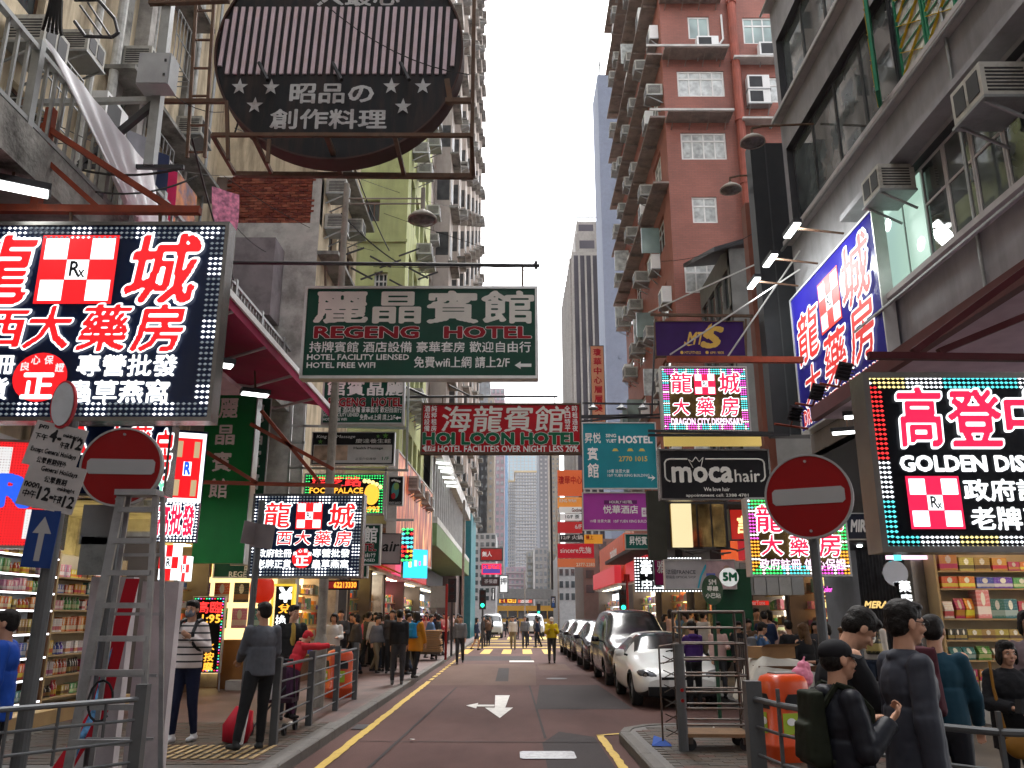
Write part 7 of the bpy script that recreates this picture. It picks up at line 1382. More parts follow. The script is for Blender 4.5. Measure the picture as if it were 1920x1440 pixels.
# cage trolley
CT = mat('trolley_steel', (.09, .078, .07), .45, .6, dirt=.6, dscale=7, dirtcol=(.12, .05, .025)); ct = thing('cage_trolley', 'tall rusty empty cage trolley on castors at the right corner', 'trolley', (2.5, 11.2, .13), -.05)
W3, D3, H3 = .40, .30, 1.62
for sx in (-1, 1):
    for sy in (-1, 1): MB().bar((sx*W3, sy*D3, .16), (sx*W3, sy*D3, H3), .018, 8).build('upright', CT, ct)
for k in range(8):
    z = .3+k*.188
    for sy in (-1, 1): MB().bar((-W3, sy*D3, z), (W3, sy*D3, z), .012, 6).build('rail', CT, ct)
    for sx in (-1, 1): MB().bar((sx*W3, -D3, z), (sx*W3, D3, z), .012, 6).build('side_rail', CT, ct)
for sx in (-1, 1): MB().bar((sx*W3, -D3, H3), (sx*W3, D3, H3), .018).bar((-W3, sx*D3, H3), (W3, sx*D3, H3), .018).build('top_rail', CT, ct)
for k in range(5): MB().bar((-W3, -D3+k*D3/2.5, .3), (-W3, -D3+k*D3/2.5, 1.3), .008, 5).bar((W3, -D3+k*D3/2.5, .3), (W3, -D3+k*D3/2.5, 1.3), .008, 5).build('side_bar', CT, ct)
for z in (.68, 1.06): MB().sq((-W3, D3, z), (W3, -D3, z), .012).sq((-W3, -D3, z), (W3, D3, z), .012).build('shelf_brace', CT, ct)
MB().box(-W3, W3, -D3, D3, .16, .2).build('deck', mat('worn_plywood', (.22, .13, .07), .7, dirt=.5, dscale=6), ct); MB().sq((-W3, -D3, .3), (-W3, D3, .8), .02).sq((W3, -D3, .8), (W3, D3, .35), .02).build('side_brace', CT, ct)
for sx in (-1, 1):
    for sy in (-1, 1): w = MB().lathe([(.001, -.02), (.07, -.02), (.075, 0), (.07, .02), (.001, .02)], n=14).build('castor', BLACK, ct); w.rotation_euler = (PI/2, 0, 0); w.location = (sx*(W3-.07), sy*(D3-.06), .075); MB().box(sx*(W3-.1), sx*(W3-.04), sy*(D3-.06)-.035, sy*(D3-.06)+.035, .08, .16).build('castor_fork', CT, ct)
fc_ = thing('folding_rack', 'small rusty wire rack folded against the grey post left of the cage trolley', 'rack', (1.98, 11.1, .13), .2)
for k in range(6): MB().bar((-.1, -.02, .15+k*.17), (.12, .04, .24+k*.17), .007, 5).bar((-.1, -.02, .24+k*.17), (.12, .04, .15+k*.17), .007, 5).build('cross_wire', CT, fc_)
MB().path([(-.14, 0, .1), (-.14, 0, 1.2), (.16, .03, 1.24), (.16, .03, .1)], .012).path([(-.14, 0, 1.0), (.16, .03, 1.04)], .008).build('frame', CT, fc_)
gpst = thing('steel_bollard_post', 'stout grey steel post with two red dots beside the cage trolley', 'post', (2.07, 10.95, .13)); MB().bar((0, 0, 0), (0, 0, 1.22), .06, 14).build('post', RAILG, gpst); box_obj('cap', RAILG, -.065, .065, -.065, .065, 1.22, 1.24, gpst)
for z in (.58, .70): MB().bar((0, -.075, z), (0, -.055, z), .022, 10).build('red_reflector', REDPOST, gpst)
tag(MB().add([(1.74, 11.3, .145), (1.98, 11.25, .145), (2.0, 11.45, .15), (1.8, 11.5, .24), (1.9, 11.35, .22)], [(0, 1, 4), (1, 2, 4), (2, 3, 4), (3, 0, 4), (0, 3, 2, 1)]).build('plastic_bag', mat('blue_plastic_bag', (.01, .06, .3), .3)), 'crumpled blue plastic bag on the corner pavement', 'bag')
# covered hand cart
hc = thing('hand_cart', 'hand cart heaped under a dirty white sheet beside the cage trolley', 'cart', (3.85, 12.7, .13)); SHT = mat('dirty_white_sheet', (.5, .48, .43), .85, dirt=.4, dscale=2, dirtcol=(.25, .2, .15))
gv = []; nx_, ny_ = 16, 12
for j in range(ny_+1):
    for i in range(nx_+1):
        u, v_ = i/nx_*2-1, j/ny_*2-1; e = max(abs(u), abs(v_)); zt_ = .98-.06*u if e < .72 else .98-(e-.72)/.28*.62-.06*u
        zt_ += .03*mnoise.noise(Vector((u*3, v_*3, 1))); gv.append((u*(.52+.1*(e > .8)), v_*.48, zt_))
MB().add(gv, [(j*(nx_+1)+i, j*(nx_+1)+i+1, (j+1)*(nx_+1)+i+1, (j+1)*(nx_+1)+i) for j in range(ny_) for i in range(nx_)]).build('sheet', SHT, hc, True); box_obj('load', SHD, -.42, .42, -.36, .36, .3, .9, hc); box_obj('platform', CT, -.5, .5, -.4, .4, .2, .26, hc)
for sx in (-.4, .4):
    for sy in (-.3, .3): w = MB().lathe([(.001, -.02), (.09, -.02), (.09, .02), (.001, .02)], n=12).build('wheel', BLACK, hc); w.rotation_euler = (PI/2, 0, 0); w.location = (sx, sy, .1)
CARD = mat('cardboard', (.34, .2, .1), .8, dirt=.2, dscale=4)
cb = thing('cardboard_box', 'open cardboard box with a printed side on top of the white sheet', 'box', (3.75, 12.75, 1.12), .3); box_obj('carton', CARD, -.3, .25, -.2, .2, 0, .16, cb); box_obj('printed_side', mat('blue_white_print', (.35, .42, .48), .6, var=.5, scale=9), .251, .256, -.19, .19, .01, .15, cb); MB().add([(-.3, -.2, .16), (.25, -.2, .16), (.25, -.34, .2), (-.3, -.34, .2)], [(0, 1, 2, 3)]).build('flap', CARD, cb)
PBAG = (3.5, 10.75, .86)
# pushcart with flattened cardboard
pc = thing('hand_cart', 'low pushcart stacked with flattened cardboard on the left pavement', 'cart', (-3.25, 33.0, .13)); box_obj('deck', CT, -.6, .6, -.5, .5, .22, .28, pc)
for k in range(12): box_obj('cardboard_sheet', CARD, -.6+rnd.uniform(-.05, .05), .6+rnd.uniform(-.08, .05), -.5, .5, .3+k*.065, .345+k*.065, pc)
for sx in (-.45, .45): w = MB().lathe([(.001, -.03), (.12, -.03), (.12, .03), (.001, .03)], n=12).build('wheel', BLACK, pc); w.rotation_euler = (0, PI/2, 0); w.location = (sx, -.3, .12)
# stroller behind the grey jacket man
st_ = thing('stroller', 'dark loaded stroller with a blue bottle and white bag behind the left railing', 'stroller', (-3.35, 12.6, .13)); FRM = mat('stroller_frame', (.03, .03, .035), .4, .4)
MB().path([(-.25, .3, .08), (.05, -.2, .95), (.05, -.28, 1.0)], .015).path([(.25, .3, .08), (.3, -.2, .95)], .015).path([(.05, -.24, .98), (.3, -.24, .98)], .018).path([(-.2, -.3, .08), (.1, .25, .6)], .014).build('frame', FRM, st_)
MB().box(-.15, .28, -.1, .3, .4, .46).box(-.15, .28, .25, .32, .46, .85).build('seat', mat('stroller_cloth', (.04, .02, .03), .8), st_)
for sx in (-.2, .25):
    for sy in (-.3, .3): w = MB().lathe([(.02, -.02), (.08, -.02), (.08, .02), (.02, .02)], n=12).build('wheel', BLACK, st_); w.rotation_euler = (0, PI/2, 0); w.location = (sx, sy, .08)
o = MB().lathe([(.0, 0), (.1, .02), (.14, .15), (.1, .3), (.03, .36)], n=12).build('shopping_bag', WCL, None, True); o.location = (-3.3, 12.2, .6); tag(o, 'white shopping bag hanging on the stroller', 'bag')
o = MB().add([(-.17, -.1, 0), (.17, -.1, 0), (.17, .1, 0), (-.17, .1, 0), (-.22, -.14, .22), (.2, -.14, .2), (.2, .14, .2), (-.22, .14, .22), (-.12, -.03, .48), (.16, -.03, .46), (.16, .03, .46), (-.12, .03, .48)], [(0, 3, 2, 1), (0, 1, 5, 4), (1, 2, 6, 5), (2, 3, 7, 6), (3, 0, 4, 7), (4, 5, 9, 8), (5, 6, 10, 9), (6, 7, 11, 10), (7, 4, 8, 11), (8, 9, 10, 11)]).build('shopping_bag', mat('red_carrier_bag', (.42, .01, .025), .5), None, True); o.scale = (.8, .8, .9); o.location = (-3.55, 11.6, .14); o.rotation_euler = (0, .2, 0); tag(o, 'large red carrier bag on the ground by the grey jacket man', 'bag')
o = MB().add([(-.06, 0, .02), (.06, 0, .02), (.12, 0, .55), (.0, 0, .55), (-.06, -.05, .02), (.06, -.05, .02), (.12, -.1, .5), (.0, -.1, .5)], [(0, 1, 2, 3), (7, 6, 5, 4), (0, 4, 5, 1), (1, 5, 6, 2), (3, 2, 6, 7), (0, 3, 7, 4)]).build('shopping_bag', WCL); o.location = (-3.42, 11.35, .14); tag(o, 'narrow white bag leaning on the red carrier bag', 'bag')
# cables across
wires('overhead_cable', [(F(440, 240, 14), F(880, 395, 40)), (F(0, 180, 9), F(420, 330, 17)), (F(420, 330, 17), F(700, 470, 24)), (F(600, 0, 11), F(880, 140, 11)), (F(270, 120, 11), F(420, 210, 13)), (F(410, 380, 18), F(520, 480, 20)), (F(880, 380, 60), F(1040, 520, 60)), (F(1240, 490, 21), F(1440, 420, 20))], 'thin overhead cable sagging between the facades', .008, .25)
wires('facade_cable', [(F(360, 260, 10), F(440, 530, 16)), (F(470, 130, 12), F(440, 250, 12)), (F(120, 310, 10), F(340, 316, 10)), (F(180, 360, 9), F(370, 330, 11)), (F(640, 400, 17), F(760, 500, 20)), (F(660, 300, 17), F(730, 470, 22))], 'dark cable sagging along the left facade', .016, .12, 'dark cables along the left facade')
for k in range(9):
    q = at(640+k*18, 480+(k % 3)*22, 18+k*.3); tag(MB().sq(q, q+Vector((.5, .1, .25-.5*(k % 2))), .035).build('cable_bracket', DARKM), 'small dark cable bracket on the left facades above the green hotel sign', 'bracket', 'cable brackets above the green hotel sign')
# ================================================================== vehicles
def paint(name, col, rough=.25): return mat(name, col, rough, .0, var=.03, coat=.45, spec=.3)
CGL = glass('car_glass', (.008, .009, .011), .12, .2); TYRE = mat('tyre_rubber', (.02, .02, .02), .8); RIM = mat('alloy_rim', (.35, .35, .36), .3, .8); HLG = mat('headlight_glass', (.10, .105, .115), .05, .3, var=.3, scale=20); TRIM = mat('car_black_trim', (.012, .012, .013), .4); PLT = mat('number_plate', (.6, .6, .58), .4); CHR = mat('car_chrome', (.6, .6, .6), .12, 1)
def vehicle(name, label, cat, x, y, pm, st, wheels, r=.31, rz=0, glass_r=(0, 0, 0, 0), roofm=None, lights=None, grille=None, plate_z=.42, hl=None, mirrors=None, W=.9, group=None):
    """st: stations (y from nose, half width, sill z, shoulder z, top z, top half width); glass_r = (windscreen first, last, rear first, last) station index"""
    root = thing(name, label, cat, (x, y, 0), rz, group); mb = MB(); K = 8; vs = []; ws0, ws1, rs0, rs1 = glass_r
    for (yy, w, zs, zb, zt, tw) in st:
        half = [(0, zs), (w*.8, zs), (w*.97, zs+.1), (w, zs+(zb-zs)*.5), (w*.975, zb), (tw, zb+(zt-zb)*.86 if zt-zb > .25 else zt-.03), (tw*.82, zt-.012), (tw*.4, zt+.012), (0, zt+.018)]
        vs += [(-a, yy, b) for a, b in reversed(half)]+[(a, yy, b) for a, b in half[1:-1]]
    n = 16; fs = []; ms = []
    for i in range(len(st)-1):
        for k in range(n):
            # ring order: index 0 = top centre, 1..7 left down, 8 bottom centre, 9..15 right up
            a = i*n+k; b = i*n+(k+1) % n; fs.append((a, b, b+n, a+n)); kk = k if k < 8 else 15-k   # kk 0..2 top, 3 side glass, 4.. lower
            m = 0
            if ws0 <= i < ws1 and kk <= 2: m = 1
            elif rs0 <= i < rs1 and kk <= 2: m = 1
            elif ws0 < i < rs1 and kk == 3 and i not in getattr(vehicle, 'pillars', ()): m = 1
            elif kk >= 6: m = 2
            ms.append(m)
    fs += [tuple(range(n)), tuple(range((len(st)-1)*n+n-1, (len(st)-1)*n-1, -1))]; ms += [0, 0]
    me = bpy.data.meshes.new('b'); me.from_pydata(vs, [], fs); [me.materials.append(q) for q in (pm, CGL, TRIM)]; me.polygons.foreach_set('material_index', ms); me.update()
    o = bpy.data.objects.new('b', me)
    cutters = []
    for wy in wheels:
        c = MB().bar((-W-.3, wy, r), (-W+.28, wy, r), r*1.13, 24).bar((W-.28, wy, r), (W+.3, wy, r), r*1.13, 24)
        co = bpy.data.objects.new('c', c.mesh('c', TRIM)); cutters.append(co); bo = o.modifiers.new('b', 'BOOLEAN'); bo.operation = 'DIFFERENCE'; bo.object = co; bo.solver = 'EXACT'
    sb = o.modifiers.new('s', 'SUBSURF'); sb.levels = 2; o.modifiers.move(len(o.modifiers)-1, 0)
    m2 = evaluated([o]+cutters); m2.name = 'body'; m2.polygons.foreach_set('use_smooth', [True]*len(m2.polygons)); m2.set_sharp_from_angle(angle=math.radians(35))
    link(m2, 'body', root)
    wm = MB().lathe([(r*.62, -.1), (r*.95, -.1), (r, -.07), (r, .07), (r*.95, .1), (r*.62, .1)], n=28).mesh('tyre', TYRE)
    rm = MB(); rm.lathe([(r*.63, -.08), (r*.63, .08)], n=24)
    for k in range(5):
        a = 2*PI*k/5; rm.sq((.02*math.cos(a), .02*math.sin(a), .07), (r*.62*math.cos(a), r*.62*math.sin(a), .075), .055, .02)
    rm.lathe([(0, .085), (.05, .085), (.05, .05)], n=10).lathe([(0, -.01), (r*.6, -.01)], n=18, mi=1); rm = rm.mesh('rim', [RIM, TRIM])
    for wy in wheels:
        for s in (-1, 1):
            w = link(wm, 'wheel', root, (s*(W-.15), wy, r)); w.rotation_euler = (0, s*PI/2, 0); link(rm, 'rim', w)
    hx, hy, hz, hw, hh, hd = hl
    for s in (-1, 1):
        l = MB(); vs = []
        for j in range(7):
            for i in range(11):
                a = PI*(j/6-.5); b = 2*PI*i/11; vs.append((hw*math.cos(a)*math.cos(b), hd*math.cos(a)*math.sin(b), hh*math.sin(a)))
        l.add(vs, [(j*11+i, j*11+(i+1) % 11, (j+1)*11+(i+1) % 11, (j+1)*11+i) for j in range(6) for i in range(11)]); q = l.build('headlight', HLG, root, True); q.location = (s*hx, hy, hz); q.rotation_euler = (0, s*-.22, s*.6)
        c_ = discmesh(.06, .02, 14).build('lamp_core', TRIM, q); c_.location = (0, -hd*.95, 0); discmesh(.035, .02, 12).build('lamp_lens', CHR, c_).location = (0, -.01, 0)
    mx, my, mz = mirrors
    for s in (-1, 1): q = MB().lathe([(0, -.07), (.07, -.06), (.085, 0), (.07, .06), (0, .07)], n=12).build('wing_mirror', pm, root, True); q.location = (s*mx, my, mz); q.scale = (1.3, .7, 1); MB().bar((s*-.05, 0, -.02), (s*-.2, .02, -.08), .02).build('mirror_stalk', TRIM, q)
    for (gx0, gx1, gz0, gz1, gy, gm) in grille: box_obj('grille' if gm is not PLT else 'number_plate', gm, gx0, gx1, gy-.02, gy+.06, gz0, gz1, root)
    for s in (-1, 1): MB().sq((s*.05, st[ws0][0]-.03, st[ws0][4]+.02), (s*.05+.38, st[ws0][0]+.12, st[ws0][4]+.09), .02).build('wiper', TRIM, root)
    return root
coupe = [(0, .62, .30, .50, .56, .5), (.06, .72, .22, .58, .66, .6), (.3, .84, .17, .66, .76, .66), (.8, .895, .17, .80, .88, .7), (1.25, .9, .17, .87, .96, .7), (1.32, .9, .17, .88, .98, .7), (2.0, .9, .17, .92, 1.32, .56), (2.15, .9, .17, .92, 1.36, .56), (2.9, .9, .17, .94, 1.38, .55), (3.3, .9, .17, .97, 1.32, .54), (4.0, .87, .2, .96, 1.04, .56), (4.18, .8, .28, .85, .93, .6), (4.25, .7, .4, .6, .7, .55)]
WHP = paint('white_car_paint', (.62, .62, .6)); BLP_ = paint('black_car_paint', (.012, .012, .016)); DBL = paint('dark_blue_car_paint', (.01, .013, .03)); GRYP = paint('dark_grey_car_paint', (.05, .05, .055)); WVP = paint('white_van_paint', (.55, .56, .57))
vehicle('parked_car', 'white low coupe, first of the parked cars, nose towards the cage trolley', 'car', 3.22, 16.9, WHP, coupe, (.85, 3.35), .32, 0, (5, 7, 9, 11), hl=(.60, .19, .61, .25, .085, .12), mirrors=(.98, 1.55, .97), group='cars parked along the kerb',
        grille=[(-.64, .64, .25, .41, -.035, TRIM), (-.38, .38, .53, .58, .0, TRIM), (-.26, .26, .42, .53, -.04, PLT), (-.06, .06, .6, .66, .01, CHR)])
mpv = [(0, .74, .32, .70, .8, .62), (.08, .82, .22, .80, .92, .7), (.4, .9, .19, .93, 1.04, .76), (.8, .915, .19, 1.02, 1.14, .78), (.88, .915, .19, 1.03, 1.16, .78), (1.7, .92, .19, 1.06, 1.74, .68), (1.9, .92, .19, 1.06, 1.83, .69), (3.0, .92, .19, 1.06, 1.88, .7), (4.3, .92, .19, 1.06, 1.86, .69), (4.6, .91, .2, 1.05, 1.80, .66), (4.8, .88, .25, .98, 1.25, .7), (4.84, .8, .35, .8, .95, .68)]
vehicle('parked_car', 'tall black people carrier parked behind the white coupe', 'car', 3.24, 21.9, BLP_, mpv, (.9, 3.85), .33, 0, (4, 6, 9, 10), hl=(.66, .2, .8, .2, .11, .12), mirrors=(1.05, 1.3, 1.12), group='cars parked along the kerb',
        grille=[(-.42, .42, .68, .8, -.02, CHR), (-.4, .4, .69, .79, -.025, TRIM), (-.6, .6, .3, .44, -.02, TRIM), (-.26, .26, .48, .59, -.05, PLT)])
suv = [(0, .7, .34, .62, .72, .6), (.08, .8, .26, .72, .84, .66), (.4, .88, .22, .84, .96, .7), (1.1, .9, .22, .92, 1.04, .74), (1.2, .9, .22, .93, 1.06, .74), (1.9, .9, .22, .95, 1.46, .62), (2.1, .9, .22, .95, 1.54, .62), (3.2, .9, .22, .97, 1.56, .6), (3.9, .9, .22, .97, 1.46, .58), (4.35, .87, .26, .95, 1.06, .62), (4.42, .8, .36, .8, .9, .6)]
for (y, pm, lab) in [(28.4, DBL, 'dark blue black car parked third in the row with amber side light'), (34.2, BLP_, 'black saloon parked fourth in the row'), (39.4, GRYP, 'dark grey car parked fifth and farthest in the row')]:
    vehicle('parked_car', lab, 'car', 3.2, y, pm, suv, (.85, 3.5), .33, 0, (4, 6, 8, 9), hl=(.62, .15, .72, .19, .09, .12), mirrors=(1.0, 1.5, 1.03), group='cars parked along the kerb',
            grille=[(-.36, .36, .56, .68, -.02, TRIM), (-.55, .55, .32, .42, -.02, TRIM), (-.26, .26, .44, .54, -.05, PLT)])
van = [(0, .72, .34, .75, .85, .62), (.08, .8, .28, .9, 1.0, .7), (.4, .86, .25, 1.05, 1.15, .74), (.5, .86, .25, 1.06, 1.2, .74), (1.1, .87, .25, 1.1, 1.8, .72), (1.3, .87, .25, 1.1, 1.92, .72), (4.2, .87, .25, 1.1, 1.94, .72), (4.5, .86, .3, 1.05, 1.85, .7)]
for (x, y, lab) in [(-1.6, 70, 'small white van driving up by the far crossing on the left'), (1.9, 74, 'white van among the crowd at the far crossing')]:
    vehicle('van', lab, 'van', x, y, WVP, van, (.8, 3.6), .32, 0, (3, 5, 6, 6), hl=(.62, .12, .78, .15, .1, .1), mirrors=(.98, .9, 1.15), grille=[(-.5, .5, .34, .46, -.02, TRIM), (-.26, .26, .5, .6, -.05, PLT)])
bus = thing('bus', 'yellow double length bus crossing the end of the street', 'bus', (2.5, 104, 0)); YB = paint('yellow_bus_paint', (.55, .3, .03)); box_obj('body', YB, -5.5, 5.5, 0, 2.4, .5, 2.5, bus); box_obj('roof', YB, -5.4, 5.4, .1, 2.3, 2.5, 2.9, bus)
for k in range(9): box_obj('window', CGL, -5.3+k*1.18, -5.3+k*1.18+1.05, -.03, 0, 1.4, 2.3, bus)
for sx in (-3.4, 3.4): w = MB().lathe([(.01, -.15), (.48, -.15), (.48, .15), (.01, .15)], n=16).build('wheel', TYRE, bus); w.rotation_euler = (PI/2, 0, 0); w.location = (sx, .1, .48)
# ================================================================== people
SKIN = mat('skin', (.46, .255, .17), .55, var=.06, scale=12); SKIN2 = mat('skin_tan', (.34, .18, .115), .55, var=.06, scale=12); HAIR = mat('black_hair', (.012, .010, .009), .5, var=.5, scale=60, bump=.35, bscale=150); HAIRB = mat('brown_hair', (.07, .035, .015), .5, var=.4, scale=30)
LIP = mat('lips', (.3, .10, .09), .5); EYEW = mat('eye_white', (.55, .52, .5), .3); EYED = mat('eye_dark', (.01, .008, .007), .2)
def cap_(mb, a, b, r1, r2, n=12, flat=False):
    """tapered capsule as a closed shell"""
    a = Vector(a); b = Vector(b); d = b-a; L_ = d.length; q = d.to_track_quat('Z', 'Y'); rings = []
    if flat: rings = [(0, r1*.98), (0, r1), (L_, r2), (L_, r2*.98)]
    else:
        for k in range(1, 4): t = PI/2*(k/4); rings.append((-r1*math.cos(t), r1*math.sin(t)))
        rings += [(0, r1), (L_, r2)]
        for k in range(3, 0, -1): t = PI/2*(k/4); rings.append((L_+r2*math.cos(t), r2*math.sin(t)))
    vs = []
    for z, r in rings:
        for k in range(n): t = 2*PI*k/n; vs.append(a+q @ Vector((r*math.cos(t), r*math.sin(t), z)))
    m = len(rings); e0 = len(vs); vs.append(a+q @ Vector((0, 0, -r1 if not flat else 0))); vs.append(a+q @ Vector((0, 0, L_+(r2 if not flat else 0))))
    fs = [(i*n+k, i*n+(k+1) % n, (i+1)*n+(k+1) % n, (i+1)*n+k) for i in range(m-1) for k in range(n)]
    fs += [(e0, (k+1) % n, k) for k in range(n)]+[(e0+1, (m-1)*n+k, (m-1)*n+(k+1) % n) for k in range(n)]
    mb.add(vs, fs)
def ell(mb, c, r, rot=None, n=14, m=9):
    c = Vector(c); vs = []; R = rot or Matrix.Identity(3)
    for j in range(1, m):
        a = PI*(j/m-.5)
        for i in range(n): b = 2*PI*i/n; vs.append(c+R @ Vector((r[0]*math.cos(a)*math.cos(b), r[1]*math.cos(a)*math.sin(b), r[2]*math.sin(a))))
    e = len(vs); vs += [c+R @ Vector((0, 0, -r[2])), c+R @ Vector((0, 0, r[2]))]
    fs = [(j*n+i, j*n+(i+1) % n, (j+1)*n+(i+1) % n, (j+1)*n+i) for j in range(m-2) for i in range(n)]+[(e, (i+1) % n, i) for i in range(n)]+[(e+1, (m-2)*n+i, (m-2)*n+(i+1) % n) for i in range(n)]
    mb.add(vs, fs)
_tmp = {}
def remesh(mb, name, m, voxel, smooth=4, wrinkle=0.0, wf=9.0, clip=None):
    me = bpy.data.meshes.new('r'); me.from_pydata(mb.v, [], mb.f); me.update(); o = bpy.data.objects.new('r', me)
    r = o.modifiers.new('r', 'REMESH'); r.mode = 'VOXEL'; r.voxel_size = voxel; r.use_smooth_shade = True
    if smooth: s = o.modifiers.new('s', 'SMOOTH'); s.factor = .5; s.iterations = smooth
    m2 = evaluated([o]); bpy.data.meshes.remove(me)
    m2.name = name; m2.materials.clear(); ml = m if isinstance(m, (list, tuple)) else [m]; [m2.materials.append(q) for q in ml]
    if wrinkle:
        n = len(m2.vertices); co = np.empty(n*3); m2.vertices.foreach_get('co', co); co = co.reshape(-1, 3); nn = np.empty(n*3); m2.vertices.foreach_get('normal', nn); nn = nn.reshape(-1, 3)
        d = np.array([mnoise.noise(Vector((c[0]*wf*.7+c[2]*wf*.9, c[1]*wf*.9, c[2]*wf-c[0]*wf*1.4)))+.5*mnoise.noise(Vector((c[0]*wf*2.3, c[1]*wf*2.3, c[2]*wf*3))) for c in co]); d = (d*1.2+.3-np.abs(d)*.6)*wrinkle*.75
        co += nn*d[:, None]; m2.vertices.foreach_set('co', co.ravel()); m2.update()
    m2.polygons.foreach_set('use_smooth', [True]*len(m2.polygons)); return m2
def rotm(ax, ay, az): return Matrix.Rotation(az, 3, 'Z') @ Matrix.Rotation(ay, 3, 'Y') @ Matrix.Rotation(ax, 3, 'X')
def skeleton(P):
    """joint positions in body space: x = the person's right, y = forward, z = up; canonical height 1.7"""
    J = {}; hip = P.get('hip', .93); lean = P.get('lean', 0.0); J['pel'] = Vector((0, 0, hip))
    sp = Matrix.Rotation(-lean, 3, 'X'); J['chest'] = J['pel']+sp @ Vector((0, 0, .33)); J['neck'] = J['pel']+sp @ Vector((0, -.01, .52)); J['R'] = sp
    for s, nm in ((1, 'r'), (-1, 'l')):
        sh = J['pel']+sp @ Vector((s*.175, -.01, .475)); J['sh'+nm] = sh; a = P.get('arm'+nm, ((0, .05, -1), (0, .2, -1)))
        u = Vector((a[0][0]*s, a[0][1], a[0][2])).normalized(); f = Vector((a[1][0]*s, a[1][1], a[1][2])).normalized(); J['el'+nm] = sh+u*.275; J['wr'+nm] = J['el'+nm]+f*.245; J['hd'+nm] = f
        hp = J['pel']+Vector((s*.085, 0, -.03)); g = P.get('leg'+nm, ((.03, 0, -1), (0, -.02, -1))); u = Vector((g[0][0]*s, g[0][1], g[0][2])).normalized(); f = Vector((g[1][0]*s, g[1][1], g[1][2])).normalized()
        J['hip'+nm] = hp; J['kn'+nm] = hp+u*.42; J['an'+nm] = J['kn'+nm]+f*.40
    hr = rotm(-P.get('nod', 0.0), 0, P.get('turn', 0.0)); J['H'] = sp @ hr; J['head'] = J['neck']+J['R'] @ Vector((0, .015, .055))+J['H'] @ Vector((0, .012, .105))
    return J
def hand(mb, J, nm, s, curl=.8):
    w = J['wr'+nm]; f = J['hd'+nm]; side = f.cross(Vector((0, 1, 0)) if abs(f.y) < .8 else Vector((0, 0, 1))).normalized(); nrm = f.cross(side).normalized()
    q = Matrix((side, nrm, f)).transposed(); ell(mb, w+f*.05, (.038, .018, .05), q, 10, 7)
    for k in range(4):
        b = w+f*.085+side*(-.027+.018*k); l1 = (.03, .034, .032, .025)[k]; d1 = (f+nrm*.25*curl).normalized(); p1 = b+d1*l1; d2 = (f*(1-curl*.55)+nrm*curl).normalized(); p2 = p1+d2*l1*.8; d3 = (f*(1-curl*1.1)+nrm*curl*1.1).normalized(); cap_(mb, b-f*.015, p1, .0085, .008, 7); cap_(mb, p1, p2, .008, .0075, 7); cap_(mb, p2, p2+d3*.018, .0075, .0065, 7)
    tb = w+f*.035+side*-.03; t1 = tb+(f*.6-side*.75+nrm*.25).normalized()*.035; cap_(mb, tb, t1, .011, .0095, 7); cap_(mb, t1, t1+(f*.8-side*.1+nrm*.5*curl).normalized()*.03, .0095, .008, 7)
def body_shell(P, J, hands=True):
    mb = MB(); R = J['R']; H = J['H']; hd = J['head']; fat = P.get('fat', 1.0)
    ell(mb, J['pel']+R @ Vector((0, 0, .02)), (.15*fat, .10*fat, .12), R); ell(mb, J['pel']+R @ Vector((0, 0, .17)), (.135*fat, .095*fat, .14), R); ell(mb, J['chest']+R @ Vector((0, 0, .02)), (.16*fat, .105*fat, .17), R); ell(mb, J['pel']+R @ Vector((0, -.01, .46)), (.165, .065, .06), R)
    cap_(mb, J['neck']-R @ Vector((0, 0, .06)), hd-H @ Vector((0, .015, .06)), .058, .052)
    for s, nm in ((1, 'r'), (-1, 'l')):
        cap_(mb, J['sh'+nm], J['el'+nm], .05, .038); cap_(mb, J['el'+nm], J['wr'+nm], .037, .025); cap_(mb, J['hip'+nm], J['kn'+nm], .085*fat, .053); cap_(mb, J['kn'+nm], J['an'+nm], .053, .036)
        if hands: hand(mb, J, nm, s, P.get('curl', .7))
        else: cap_(mb, J['wr'+nm], J['wr'+nm]+J['hd'+nm]*.13, .03, .022, 8)
    # head
    ell(mb, hd+H @ Vector((0, -.012, .02)), (.076, .094, .095), H); ell(mb, hd+H @ Vector((0, .022, -.045)), (.058, .062, .075), H); ell(mb, hd+H @ Vector((0, .048, -.092)), (.03, .028, .024), H)
    ell(mb, hd+H @ Vector((0, .066, .018)), (.052, .022, .014), H); cap_(mb, hd+H @ Vector((0, .080, .008)), hd+H @ Vector((0, .100, -.030)), .008, .013, 8); ell(mb, hd+H @ Vector((0, .097, -.033)), (.018, .012, .009), H, 8, 6)
    ell(mb, hd+H @ Vector((0, .082, -.062)), (.022, .011, .006), H, 8, 6); ell(mb, hd+H @ Vector((0, .080, -.072)), (.02, .011, .006), H, 8, 6)
    for s in (-1, 1):
        ell(mb, hd+H @ Vector((s*.08, -.005, -.012)), (.009, .02, .032), H, 8, 7); ell(mb, hd+H @ Vector((s*.042, .06, -.035)), (.022, .02, .022), H, 8, 6)
    return mb
